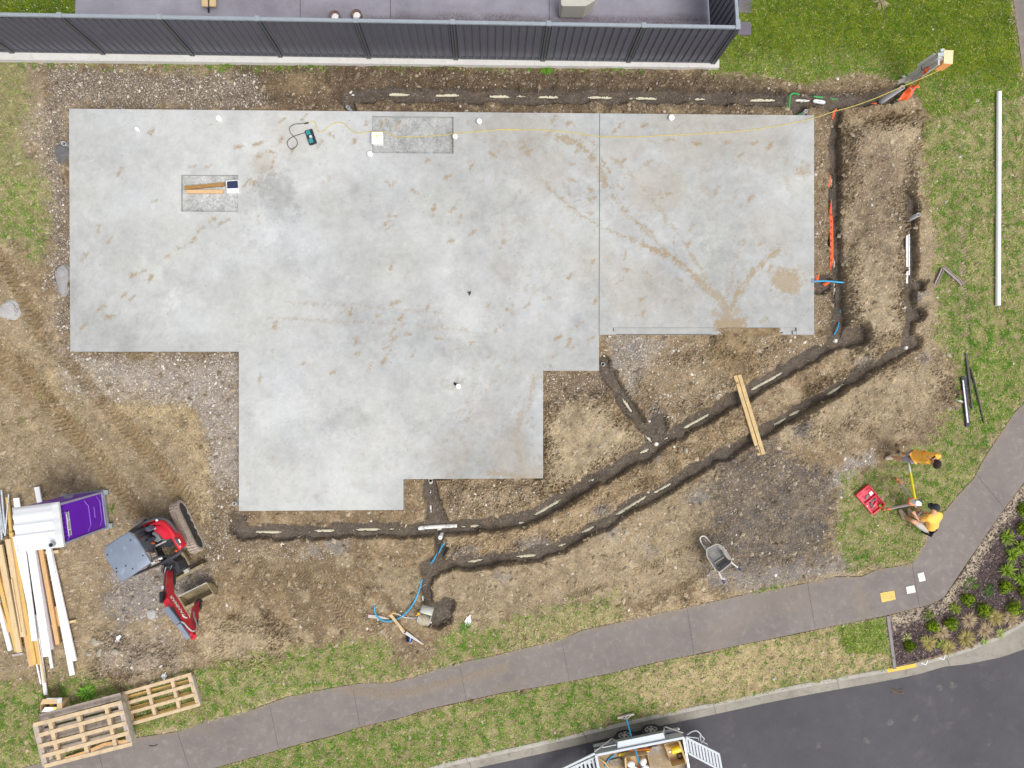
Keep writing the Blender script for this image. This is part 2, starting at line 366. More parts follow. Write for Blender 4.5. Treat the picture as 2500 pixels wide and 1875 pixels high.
m = G.poly([(500, 1520), (620, 1490), (720, 1530), (700, 1610), (560, 1640), (490, 1590)], 12, nD, 9); lay(m, LITE * 1.0, .7); grav *= 1 - m * .8
m = G.poly([(2290, 960), (2340, 900), (2352, 1010), (2290, 1060), (2250, 1120), (2200, 1090)], 10, nD, 9); lay(m, DAMP_SHADE * 1.3, .6)
# grey-brown dry soil at the left
m = G.poly([(-60, 140), (110, 150), (110, 480), (120, 640), (60, 600), (-60, 610)], 14, nD, 10); lay(m, (.26, .205, .14), .7)
m = G.poly([(-60, 640), (60, 640), (130, 860), (480, 1000), (500, 1200), (480, 1420), (240, 1640), (-60, 1660)], 14, nD, 10); lay(m, (.265, .205, .125), .6)
# dark gravel spreads
m = G.poly([(1765, 1110), (1890, 1095), (1960, 1140), (2045, 1165), (2040, 1250), (2010, 1330), (2060, 1385), (1975, 1412), (1840, 1430), (1750, 1400), (1720, 1330), (1735, 1240), (1730, 1190)], 30, nG, 22)
lay(m, DGRAV, .85); gdark = np.maximum(gdark, m); lay(m * sstep(-.6, .8, nG + nD * .5 + nI * .5), (.20, .150, .096), .8); lay(m * sstep(.5, 1.4, -nG + nI * .5), (.10, .088, .085), .7)
m = G.poly([(262, 1400), (340, 1370), (430, 1400), (520, 1385), (520, 1430), (430, 1470), (400, 1500), (300, 1530), (262, 1470)], 10, nG, 14); lay(m, (.2, .178, .168), .85); grav = np.maximum(grav, m * .5)
m = G.poly([(380, 1540), (450, 1560), (430, 1640), (330, 1660), (240, 1630), (260, 1540)], 14, nG, 16); grav = np.maximum(grav, m * .45); lay(m, (.24, .2, .16), .5)
for x, y, a, b in ((825, 1332, 26, 17), (1130, 1352, 38, 12), (1300, 1328, 44, 16), (1490, 1302, 14, 12), (1583, 1342, 8, 16), (1601, 1022, 20, 24), (1585, 1110, 22, 14), (1950, 1055, 28, 20), (2110, 885, 20, 12), (1470, 1240, 18, 14), (1700, 1215, 28, 14), (1550, 850, 20, 30), (1500, 895, 14, 12), (2255, 870, 12, 10), (2040, 545, 6, 10), (2240, 730, 10, 14), (770, 1340, 14, 10), (1230, 1405, 12, 8)):
    m = G.poly([(x + a * math.cos(t), y + b * math.sin(t)) for t in np.linspace(0, 6.1, 9)], 10, nG, 9); lay(m, (.19, .175, .165), .75); gdark = np.maximum(gdark, m * .7)
m = G.line([(1740, 1405), (1840, 1420), (1960, 1400), (2060, 1378)], 24, 14, nG, 14); lay(m, (.24, .215, .2), .7); straw = np.maximum(straw, m * .55); gdark = np.maximum(gdark, m * .6)
m = G.line([(2040, 1175), (2080, 1140), (2120, 1120)], 16, 10, nG, 10); lay(m, GREY, .8); grav = np.maximum(grav, m * .9)
# --- vegetation
def grn(p, g, lu=0, soft=10, amp=10, nz=None, bare=.0):
    m = G.poly(p, soft, nD if nz is None else nz, amp); lay(m, LAWN if lu else VERGE, .9 if lu else .75)
    q = m * (1 - bare * sstep(-.1, 1.0, nG + nB * .5))
    global green, lush
    green = np.maximum(green, q * g); lush = np.maximum(lush, m * lu)
    grav[...] = grav * (1 - m * .75); straw[...] = np.where(m > .5, .10, straw)
    return m
grn([(1735, 178), (1762, 120), (1790, -200), (2500, -200), (2474, 0), (2497, 180), (2520, 235), (2400, 260), (2275, 290), (2225, 225), (2190, 200), (2140, 178), (2080, 174), (2030, 188), (1960, 203), (1900, 186)], 1, 1, 5, 4)
m = G.poly([(1735, 178), (1960, 200), (2140, 178), (2225, 222), (2275, 290), (2500, 240), (2500, 190), (2300, 200), (2100, 130), (1900, 140), (1760, 140)], 24, nG, 14); lush *= 1 - m * .55; lay(m, VERGE, .5)
grn([(2255, 290), (2400, 250), (2520, 230), (2600, 500), (2590, 860), (2500, 985), (2433, 1074), (2379, 1169), (2306, 1248), (2262, 1315), (2240, 1355), (2240, 1240), (2200, 1150), (2280, 1075), (2345, 960), (2335, 900), (2290, 820), (2285, 700), (2290, 600), (2262, 460)], .8, 0, 10, 12, None, .75)
grn([(2050, 1165), (2120, 1150), (2200, 1110), (2290, 1080), (2380, 1160), (2262, 1315), (2222, 1374), (2142, 1388), (2104, 1404), (2060, 1395), (2045, 1300), (2048, 1230)], .8, 0, 9, 9, None, .85)
m = G.poly([(2300, 780), (2500, 780), (2500, 985), (2400, 1100), (2350, 1000), (2340, 900)], 14, nG, 16); green = np.maximum(green, m * .95)
grn([(-80, 1680), (100, 1672), (170, 1645), (240, 1650), (292, 1690), (300, 1700), (470, 1635), (560, 1622), (640, 1600), (730, 1585), (840, 1560), (930, 1570), (1000, 1605), (1080, 1560), (1150, 1530), (1250, 1510), (1400, 1470), (1500, 1448), (1520, 1515), (1300, 1576), (1150, 1612), (885, 1668), (600, 1742), (433, 1787), (79, 1872), (-80, 1900)], .85, 0, 9, 12, None, .7)
m = G.poly([(1200, 1530), (1420, 1470), (1560, 1470), (1600, 1495), (1400, 1545), (1250, 1580)], 12, nD, 10); straw = np.maximum(straw, m * .7); green *= 1 - m * .65
m = G.poly([(980, 1560), (1050, 1550), (1075, 1600), (1010, 1640), (960, 1610)], 12, nD, 10); lay(m, DAMP_SHADE * 1.6, .8); green *= 1 - m; straw = np.maximum(straw, m * .5)
grn([(-80, 1990), (200, 1958), (519, 1876), (736, 1815), (980, 1752), (1138, 1711), (1300, 1680), (1485, 1644), (1694, 1598), (1900, 1556), (2164, 1504), (2186, 1632), (2044, 1654), (1900, 1681), (1611, 1743), (1300, 1814), (1049, 1873), (700, 1972), (380, 2080)], .85, 0, 5, 4, None, .55)
m = G.poly([(1500, 1640), (1900, 1556), (2162, 1504), (2186, 1632), (2044, 1654), (1611, 1743)], 20, nG, 20); green *= 1 - m * .72; straw = np.maximum(straw, m * .45); lay(m, (.40, .30, .17), .7)
m = G.poly([(2040, 1530), (2155, 1506), (2170, 1590), (2120, 1600), (2060, 1590)], 5, nG, 7); green = np.maximum(green, m); lush = np.maximum(lush, m * .75); lay(m, (.12, .2, .02), .7)
grn([(-80, 140), (50, 150), (80, 230), (60, 330), (112, 470), (124, 600), (90, 640), (40, 600), (-80, 600)], .22, 0, 12, 14, None, .9)
m = G.poly([(-80, 420), (100, 430), (122, 590), (80, 620), (40, 590), (-80, 600)], 14, nG, 16); green = np.maximum(green, m * .5)
m = G.poly([(-300, -200), (184, -200), (184, 40), (-300, 40)], 3); lay(m, LAWN, .9); green = np.maximum(green, m); lush = np.maximum(lush, m)
m = G.poly([(1795, -200), (1850, -200), (1850, 110), (1795, 110)], 3); green = np.maximum(green, m); lush = np.maximum(lush, m)
m = G.line([(40, 152), (250, 157), (420, 160), (640, 162), (800, 165)], 7, 5, nG, 9); green = np.maximum(green, m * .8)
m = G.line([(900, 165), (1200, 167), (1340, 167), (1560, 176)], 3, 4, nG, 9); green = np.maximum(green, m * .6)
for x, y, r in ((190, 1015, 6), (280, 1240, 9), (255, 1305, 7), (100, 970, 5), (60, 1025, 6), (1280, 1450, 10), (1400, 1470, 14), (458, 983, 3), (2220, 760, 6)):
    green = np.maximum(green, G.poly([(x + r * math.cos(t), y + r * math.sin(t)) for t in np.linspace(0, 5.5, 7)], 4, nG, 5) * .6)
m = G.line([(1840, 1444), (1910, 1430)], 4, 3, nG, 3); green = np.maximum(green, m)
# straw: dead-grass fringes
for p, w, v in (([(130, 905), (137, 960), (145, 1000)], 9, .9), ([(290, 1000), (340, 1000), (400, 1010), (450, 1000)], 18, .95), ([(450, 1000), (478, 1050), (495, 1100), (500, 1180), (495, 1260)], 14, 1.),
                ([(420, 1040), (470, 1090)], 22, .8), ([(200, 1010), (260, 1000)], 20, .5), ([(250, 1060), (300, 1120)], 14, .4), ([(170, 1600), (200, 1640)], 16, .9), ([(190, 1380), (210, 1480), (230, 1560)], 20, .6),
                ([(480, 1290), (520, 1400), (540, 1450)], 20, .6), ([(240, 1480), (300, 1460)], 16, .6), ([(1190, 1130), (1300, 1230)], 8, .2), ([(1080, 1620), (1010, 1650)], 12, .6), ([(940, 1570), (1040, 1600)], 20, .5)):
    straw = np.maximum(straw, G.line(p, w, 8, nG, 10) * v)
straw = np.maximum(straw, sstep(.10, .02, dtr) * (1 - sstep(0, -.02, dtr)) * np.where((GY < W(0, 1000).y), .4, .05) * (GX > W(1080, 0).x))
lay(sstep(.5, .95, straw) * (pathm < .1), STRAW * .95, .38)
left = G.poly([(-60, 880), (480, 1000), (500, 1200), (480, 1420), (240, 1640), (-60, 1660)], 14, nD, 10); straw = np.maximum(straw, left * .28 * sstep(-.4, 1, nG))
midl = G.poly([(540, 1400), (1000, 1400), (1100, 1420), (1300, 1390), (1300, 1500), (900, 1560), (520, 1600)], 20); straw = np.maximum(straw, midl * .2 * sstep(-.2, 1, nG))
edge = G.line(path_up, 6, 5, nG, 8); straw = np.maximum(straw, edge * .9); lay(edge, STRAW, .5)
edge = G.line(path_lo, 4, 4, nG, 6); straw = np.maximum(straw, edge * .6)
# planting bed
bedm = G.poly([(2166, 1508), (2243, 1486), (2290, 1472), (2322, 1436), (2452, 1244), (2510, 1170), (2700, 900), (2800, 1000), (2700, 1330), (2560, 1470), (2500, 1512), (2401, 1562), (2306, 1594), (2237, 1614), (2186, 1628)], 3)
lay(bedm, (.082, .06, .058)); green *= 1 - bedm; straw *= 1 - bedm; grav *= 1 - bedm
m = G.line([(2180, 1520), (2260, 1495), (2300, 1478), (2335, 1430), (2390, 1350), (2455, 1255), (2510, 1180)], 14, 9, nG, 9) * bedm; lay(m, (.44, .37, .27), .85); straw = np.maximum(straw, m * .35)
# trench beds and walls
lay(sstep(.12, .0, dtr) * (1 - tr), DAMP_SHADE * 1.4, .22)
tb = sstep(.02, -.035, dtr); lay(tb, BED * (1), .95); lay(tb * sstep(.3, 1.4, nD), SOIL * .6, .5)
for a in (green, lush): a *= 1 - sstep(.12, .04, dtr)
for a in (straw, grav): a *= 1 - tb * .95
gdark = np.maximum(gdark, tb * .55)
for a in (green, straw, grav, lush): a *= (1 - slabm) * (1 - roadm); 
inner = G.poly(path_px, 2, nG, 5); green *= 1 - inner; grav *= 1 - inner; straw *= 1 - inner * .985
# lighten/darken mottling of the real soil
col *= (1 + .10 * np.clip(nB, -2, 2) + .07 * np.clip(nC, -2, 2) + .05 * nE)[..., None]; col = np.clip(col, .01, .9)
# --- heights
Z = G.full(0)
Z += .016 * nAs + .014 * nH + (.008 * nI + .003 * nC) * (1 - pathm)
Z += .0012 * nE * (1 - green)
Z += bank * (.03 + .018 * np.clip(nH, -1, 2) + .012 * nI)
Z += sstep(0, 1, grav) * .0012 * nE
for p, h in (([(1770, 1130), (1900, 1110), (2030, 1180), (2020, 1300), (1900, 1380), (1760, 1330)], .0), ([(1330, 1030), (1400, 975), (1470, 975), (1560, 1070), (1500, 1122), (1400, 1180), (1330, 1190)], .14), ([(2070, 300), (2250, 300), (2205, 500), (2200, 810), (2100, 850), (2070, 780)], .16),
             ([(1250, 1290), (1620, 1110), (1830, 1010), (1830, 1040), (1700, 1110), (1500, 1225), (1380, 1310), (1120, 1350)], .08), ([(1090, 1185), (1320, 1185), (1290, 1230), (1120, 1250)], .1),
             ([(2000, 930), (2280, 870), (2310, 960), (2200, 1050), (1950, 1050)], .1), ([(520, 1530), (640, 1510), (700, 1550), (650, 1610), (540, 1620)], .13), ([(700, 162), (1740, 180), (1740, 205), (700, 200)], .05),
             ([(1550, 880), (1900, 860), (1700, 1000), (1580, 1000)], .07), ([(240, 1560), (420, 1600), (380, 1650), (250, 1640)], .12)):
    Z += G.poly(p, 26, nG, 10) * h * (1 + .25 * nH + .1 * nI) * (1 - tr)
hm = G.poly([(1765, 1130), (1890, 1105), (2030, 1175), (2015, 1300), (1900, 1390), (1750, 1340)], 50, nA, 14); Z += hm * (.10 + .02 * nH + .004 * nI) * (1 - tr)
# ramp of mud at the garage door
ramp_m = G.poly([(1745, 770), (1915, 770), (1905, 845), (1800, 875), (1745, 845)], 20, nG, 5, z=.1); Z = np.maximum(Z, ramp_m * .175)
Z = Z * (1 - tr * .9) - tr * DEP * (1 - ramp_m); Z += tb * (.006 * nI + .003 * nC)
# track prints pressed into the mud
def tracks(pts, w, lam=.125, A=.017, chev=.5, c=None, tone=.8, sink=.02):
    global Z
    wp = spline([W(x, y) for x, y in pts], 6); sl, d, al = G.segd(wp, w / PPM + .06); ww = w / PPM
    m = sstep(ww + .03, ww - .03, d + nD[sl] * .02) * (.55 + .45 * sstep(-1.2, .3, nG[sl]))
    ph = 2 * math.pi * (al / lam + chev * d / lam); t = np.sin(ph + nC[sl] * .5)
    Z[sl] += m * (A * np.clip(t * 1.6, -1, 1) - sink)
    if c is not None: k = (m * tone)[..., None]; col[sl] = col[sl] * (1 - k) + np.array(c) * k
    grav[sl] *= 1 - m * .8; straw[sl] *= 1 - m * .6
tracks([(-20, 600), (32, 681), (63, 735), (111, 830), (177, 893), (240, 972)], 17, c=OLIVE, tone=.55)
tracks([(-10, 850), (30, 880), (66, 905), (142, 1017), (237, 1121), (300, 1200), (345, 1262)], 20, c=OLIVE * 1.25, tone=.5)
tracks([(-10, 900), (40, 945), (66, 972)], 14, c=OLIVE * 1.2, tone=.5)
tracks([(255, 985), (332, 1068), (395, 1147), (449, 1216), (470, 1260)], 20, c=OLIVE * 1.3, tone=.5)
tracks([(60, 905), (110, 960), (200, 1060)], 15, c=OLIVE * 1.3, tone=.4)
tracks([(1585, 1478), (1640, 1445), (1725, 1392)], 10, .07, c=(.2, .15, .085), tone=.6)
tracks([(1545, 1395), (1600, 1372), (1680, 1335)], 10, .07, c=(.33, .26, .16), tone=.5)
tracks([(1385, 1458), (1430, 1445), (1475, 1428)], 8, .07, c=(.22, .17, .1), tone=.5)
tracks([(600, 1395), (700, 1385), (800, 1420)], 20, .08, .012, c=(.23, .17, .1), tone=.4)
tracks([(780, 1435), (830, 1490), (860, 1530)], 16, .1, .012, c=(.21, .15, .09), tone=.5)
tracks([(2345, 560), (2350, 640), (2358, 760), (2362, 850)], 11, .09, .012, c=(.29, .23, .15), tone=.8)
# hollows: pipes showing through the bedding
def at_px(x, y, z=0): return W(x, y, z)
ZB = -.30
dash = []
def dashes(lst, w=.042, dz=.052):
    for (x0, y0, x1, y1) in lst:
        a = W(x0, y0, -DEP); b = W(x1, y1, -DEP); dash.append((a, b))
        sl, d, al = G.segd([a, b], .2)
        L = (b - a).length; tp = np.clip(np.minimum(al, L - al) / .09, .35, 1)
        m = sstep(w * 1.25, w * .75, d / tp + nE[sl] * .006 + nC[sl] * .008); Z[sl] -= m * dz
DN = [(950, 231, 999, 231), (1065, 233, 1119, 233), (1190, 236, 1246, 236), (1313, 237, 1367, 238), (1436, 238, 1493, 239), (1553, 240, 1604, 241), (1697, 242, 1722, 242), (1834, 245, 1893, 245), (1262, 234, 1282, 235), (1538, 240, 1548, 240), (1942, 245, 1976, 246)]
DD = [(1304, 1258, 1368, 1221), (1440, 1175, 1456, 1167), (1562, 1107, 1584, 1096), (1624, 1072, 1634, 1066), (1668, 1046, 1732, 1011), (1836, 951, 1908, 911)]
DB = [(625, 1299, 685, 1299), (767, 1296, 817, 1295), (868, 1293, 928, 1292), (1018, 1290, 1117, 1284), (1127, 1286, 1135, 1286), (1149, 1285, 1170, 1283), (1268, 1277, 1278, 1276), (952, 1292, 962, 1291)]
DO = [(2059, 938, 2021, 963), (1955, 1001, 1928, 1014), (1919, 1021, 1892, 1036), (1641, 1179, 1596, 1204), (1577, 1212, 1504, 1257), (1452, 1285, 1421, 1300), (1379, 1328, 1366, 1333), (1308, 1355, 1263, 1359), (1179, 1366, 1143, 1372), (2215, 560, 2214, 690)]; sl, d, al = G.segd([W(2214, 548, -DEP), W(2214, 700, -DEP)], .2); Z[sl] = np.where(d < .07, -DEP - .02, Z[sl])
DF = [(1521, 974, 1543, 1008), (1576, 1063, 1592, 1080)]
DE = [(2029, 425, 2030, 458), (2036, 625, 2037, 658), (2037, 684, 2036, 730), (2037, 736, 2038, 745)]
DV = [(1051, 1196, 1051, 1205), (1051, 1231, 1052, 1251)]
for l in (DN, DD, DB, DO, DF): dashes(l)
dashes(DE, .04); dashes(DV, .035)
# beneath made surfaces the soil sits lower
Z = np.where(pathm > .5, -.05 + .006 * nC, Z); Z = np.where((roadm > .3), -.32, Z)
Z = np.where(G.poly([(184, -900), (1745, -900), (1745, 70), (184, 50)], 1) > .5, -.03, Z)
Z = np.where(slabm > .5, np.minimum(Z, -.02 if False else .05), Z); Z = np.where((slabm > .5) & (ramp_m < .02), np.minimum(Z, .0), Z)
Z = np.where((ramp_m > .3) & (slabm > .5), np.minimum(ramp_m * .178, .178), Z)
inslab = G.poly([(168, 266), (1987, 282), (1986, 800), (1462, 802), (1462, 905), (1326, 905), (1326, 1171), (985, 1173), (984, 1245), (584, 1249), (581, 858), (172, 858)], 1, z=.15) > .6
Z = np.where(inslab, np.minimum(Z, .02), Z)
Zg = Z
ny_, nx_ = GX.shape
V = np.stack([GX, GY, Z], -1).reshape(-1, 3)
i0 = (np.arange(ny_ - 1)[:, None] * nx_ + np.arange(nx_ - 1)[None, :]).ravel()
F = np.stack([i0, i0 + 1, i0 + nx_ + 1, i0 + nx_], 1)
# ground material
m, nt, bs = newmat('soil'); co = worldco(nt)
a = N(nt, 'ShaderNodeAttribute', attribute_name='Col'); c = a.outputs['Color']
gatt = N(nt, 'ShaderNodeAttribute', attribute_name='grav').outputs['Fac']; datt = N(nt, 'ShaderNodeAttribute', attribute_name='gdark').outputs['Fac']
n1 = noise(nt, co, 3.2, 8, .68); n2 = noise(nt, co, 22, 6, .7); n3 = noise(nt, co, 75, 3, .6)
k = math_n(nt, 'ADD', ramp(nt, n1, .3, .7, -.26, .26), ramp(nt, n2, .3, .7, -.24, .24)); k = math_n(nt, 'ADD', k, ramp(nt, n3, .3, .7, .82, 1.2))
kk = nt.nodes.new('ShaderNodeCombineColor'); [nt.links.new(k, kk.inputs[i]) for i in range(3)]
c = mixc(nt, 1.0, c, kk.outputs[0], 'MULTIPLY')
def pebbles(c, scale, att, thr_lo, thr_hi, lo, hi, sizel):
    v = N(nt, 'ShaderNodeTexVoronoi', Scale=scale, Randomness=1.0); v.feature = 'F1'; nt.links.new(co, v.inputs['Vector'])
    sp = nt.nodes.new('ShaderNodeSeparateColor'); nt.links.new(v.outputs['Color'], sp.inputs[0])
    pres = math_n(nt, 'LESS_THAN', sp.outputs[0], ramp(nt, att, 0, 1, thr_lo, thr_hi))
    size = ramp(nt, sp.outputs[1], 0, 1, sizel * .5, sizel)
    edge = math_n(nt, 'LESS_THAN', v.outputs['Distance'], size)
    f = math_n(nt, 'MULTIPLY', pres, edge)
    pc = mixc(nt, sp.outputs[2], lo, hi); return mixc(nt, math_n(nt, 'MULTIPLY', f, .85), c, pc), f
c, f1 = pebbles(c, 34, gatt, .03, .72, (.16, .14, .12), (.62, .57, .5), .5)
c, f2 = pebbles(c, 75, gatt, .06, .6, (.2, .17, .14), (.55, .5, .43), .5)
c, f3 = pebbles(c, 60, datt, .0, .75, (.04, .036, .034), (.26, .24, .23), .5)
nt.links.new(c, bs.inputs['Base Color']); bs.inputs['Roughness'].default_value = .93; bs.inputs['Specular IOR Level'].default_value = .2
hh = math_n(nt, 'ADD', math_n(nt, 'MULTIPLY', n2, 1.0), math_n(nt, 'MULTIPLY', f1, .35)); hh = math_n(nt, 'ADD', hh, math_n(nt, 'MULTIPLY', n3, .5))
bumpn(nt, bs, hh, .6, .015)
M_SOIL = m
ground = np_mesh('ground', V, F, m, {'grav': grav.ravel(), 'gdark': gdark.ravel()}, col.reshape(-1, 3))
tag(ground, 'bare brown building-site soil with trenches, gravel and worn grass', None, None, 'structure')
def hz(x, y):
    ix = np.clip(np.searchsorted(gx, x), 0, len(gx) - 1); iy = np.clip(np.searchsorted(gy, y), 0, len(gy) - 1); return Zg[iy, ix]
def HZ(px, py):
    p = W(px, py); return float(hz(np.array([p.x]), np.array([p.y]))[0])
# ------------------------------------------------------------------ scattering on the ground
def scatter(n, field, seed, gamma=1.0):
    r = np.random.RandomState(seed); x = r.uniform(-13.6, 15.4, n); y = r.uniform(-10.8, 10.8, n)
    ix = np.clip(np.searchsorted(gx, x), 0, len(gx) - 1); iy = np.clip(np.searchsorted(gy, y), 0, len(gy) - 1)
    k = r.rand(n) < field[iy, ix] ** gamma; return x[k], y[k], Zg[iy[k], ix[k]], ix[k], iy[k], r
def blades(name, x, y, z, r, L, Wd, up, colr, mat_, curl=.5):
    """bent blades: 2 segments each, quads (tip pinched)"""
    n = len(x); az = r.uniform(0, 2 * np.pi, n); L = L * (r.uniform(.5, 1.3, n)); dx = np.cos(az); dy = np.sin(az)
    u = up * r.uniform(.4, 1.3, n); bend = r.uniform(-curl, curl, n)
    px, py = -dy, dx; w = Wd * r.uniform(.6, 1.3, n) / 2
    b = np.stack([x, y, z - .004], 1)
    m1 = b + np.stack([dx * L * .5 * (1 - u * .6), dy * L * .5 * (1 - u * .6), L * u * .55 + .004], 1)
    az2 = az + bend; t = m1 + np.stack([np.cos(az2) * L * .5, np.sin(az2) * L * .5, L * u * .25 - L * .08 * (1 - u)], 1)
    P = np.stack([px, py, np.zeros(n)], 1)
    V = np.stack([b - P * w[:, None], b + P * w[:, None], m1 + P * w[:, None] * .85, m1 - P * w[:, None] * .85, t + P * w[:, None] * .25, t - P * w[:, None] * .25], 1).reshape(-1, 3)
    o = np.arange(n)[:, None] * 6
    F = np.concatenate([o + np.array([[0, 1, 2, 3]]), o + np.array([[3, 2, 4, 5]])], 0)
    return np_mesh(name, V, F, mat_, None, np.repeat(colr, 6, 0))
M_BLADE = attr_mat('grass_blade', .75); M_STONE = attr_mat('loose_stone', .85)
# lush lawn
x, y, z, ix, iy, r = scatter(900000, np.clip(lush * green, 0, 1), 21)
f = np.clip(.5 + .28 * nG[iy, ix] + .22 * nB[iy, ix], 0, 1)[:, None]; q = r.rand(len(x))[:, None]
cg = (1 - f) * np.array((.062, .145, .003)) + f * np.array((.24, .29, .004)); cg = cg * (.65 + .7 * q); dry = (r.rand(len(x)) < .03 + .22 * (1 - lush[iy, ix]))[:, None]; cg = np.where(dry, np.array((.36, .33, .10)) * (.7 + .5 * q), cg)
o = blades('lawn_grass', x, y, z, r, .055, .011, .75, cg, M_BLADE); tag(o, 'dense mown green lawn grass beyond the fence end', 'grass', None, 'stuff')
# verge grass, patchy and dry
fld = np.clip(green * (1 - lush * .9), 0, 1) * np.clip(.03 + sstep(-.9, .55, nG * .75 + nT * .75), 0, 1)
x, y, z, ix, iy, r = scatter(1900000, fld, 22)
f = np.clip(.5 + .35 * nD[iy, ix] + .35 * nT[iy, ix], 0, 1)[:, None]; q = r.rand(len(x))[:, None]
cg = f * np.array((.092, .225, .016)) + (1 - f) * np.array((.25, .38, .045)); pd = .15 - .12 * f[:, 0] + .36 * sstep(-.3, -1.2, nD[iy, ix])
dry = (r.rand(len(x)) < pd)[:, None]; cg = np.where(dry, np.array((.52, .42, .23)), cg) * (.65 + .7 * q)
o = blades('verge_grass', x, y, z, r, .075, .0135, .55, cg, M_BLADE, .9); tag(o, 'patchy green and yellowed grass on the verges either side of the footpath', 'grass', None, 'stuff')
# straw
x, y, z, ix, iy, r = scatter(500000, np.clip(straw * (.05 + 1.15 * sstep(.4, 1.5, nG + nT * .8)) + .75 * sstep(.6, .9, straw), 0, 1), 23, 1.15)
q = r.rand(len(x))[:, None]; cg = (q * np.array((.74, .60, .36)) + (1 - q) * np.array((.42, .32, .19))) * (.8 + .4 * r.rand(len(x))[:, None])
o = blades('dead_grass', x, y, z + .003, r, .13, .0075, .20, cg, M_BLADE, 2.2); tag(o, 'pale dead grass and roots scattered over the dug soil', 'dead grass', None, 'stuff')
# mulch chips
x, y, z, ix, iy, r = scatter(260000, bedm, 24); q = r.rand(len(x))[:, None]; cg = np.where(q < .25, (.28, .2, .17), (.06, .042, .045)) * (.5 + .9 * r.rand(len(x))[:, None])
o = blades('bark_mulch', x, y, z + .01, r, .055, .02, .25, cg, M_BLADE, .4); tag(o, 'dark purplish bark mulch covering the planting bed', 'mulch', None, 'stuff')
# stones: jittered octahedra
def stones(name, x, y, z, sz, colr, r, mat_, flat=.6):
    n = len(x); base = np.array([(1, 0, 0), (0, 1, 0), (-1, 0, 0), (0, -1, 0), (0, 0, 1), (0, 0, -1)], float)
    a = r.uniform(0, 6.28, n); ca, sa = np.cos(a), np.sin(a)
    B = base[None] * (1 + r.uniform(-.3, .3, (n, 6, 1))) * np.stack([sz * r.uniform(.8, 1.3, n), sz * r.uniform(.55, 1, n), sz * flat * r.uniform(.6, 1.1, n)], 1)[:, None, :] + r.uniform(-.15, .15, (n, 6, 3)) * sz[:, None, None]
    Vx = B[..., 0] * ca[:, None] - B[..., 1] * sa[:, None] + x[:, None]; Vy = B[..., 0] * sa[:, None] + B[..., 1] * ca[:, None] + y[:, None]; Vz = B[..., 2] + z[:, None] + sz[:, None] * .15
    V = np.stack([Vx, Vy, Vz], -1).reshape(-1, 3); t = np.array([(0, 1, 4), (1, 2, 4), (2, 3, 4), (3, 0, 4), (1, 0, 5), (2, 1, 5), (3, 2, 5), (0, 3, 5)])
    F = (np.arange(n)[:, None, None] * 6 + t[None]).reshape(-1, 3)
    return np_mesh(name, V, F, mat_, None, np.repeat(colr, 6, 0))
x, y, z, ix, iy, r = scatter(400000, np.clip(grav, 0, 1) * .9, 25, 1.35); n = len(x)
sz = .0085 * (1 + r.pareto(2.4, n)); sz = np.clip(sz, .007, .045); q = r.rand(n)[:, None]
cg = (q * np.array((.70, .65, .57)) + (1 - q) * np.array((.27, .215, .155)))
o = stones('gravel', x, y, z, sz, cg, r, M_STONE); tag(o, 'pale loose gravel scattered over the soil around the slab', 'gravel', None, 'stuff')
x, y, z, ix, iy, r = scatter(130000, np.clip(gdark, 0, 1) * .8, 26, 1.3); n = len(x); sz = np.clip(.006 * (1 + r.pareto(4, n)), .005, .016); q = r.rand(n)[:, None] ** 3
cg = q * np.array((.38, .36, .35)) + (1 - q) * np.array((.07, .068, .07))
o = stones('bedding_chips', x, y, z, sz, cg, r, M_STONE); tag(o, 'fine dark drainage chips in the trenches and the dark spread', 'gravel', None, 'stuff')
# clods
x, y, z, ix, iy, r = scatter(330000, np.clip(.6 * (1 - green) * (1 - slabm) * (1 - pathm) * (1 - roadm) * (1 - bedm) * (1 - tr) * (.06 + sstep(-.1, 1.1, nG + nT * .6)), 0, 1), 27); n = len(x)
sz = np.clip(.011 * (1 + r.pareto(1.8, n)), .010, .075); q = r.rand(n)[:, None]; cg = col[iy, ix] * (.8 + .5 * q) * (1 - .6 * q) + np.array((.50, .42, .31)) * .6 * q
o = stones('soil_clods', x, y, z, sz, cg, r, M_STONE, .75); tag(o, 'crumbs and clods of brown soil on the banks', 'soil clods', None, 'stuff')
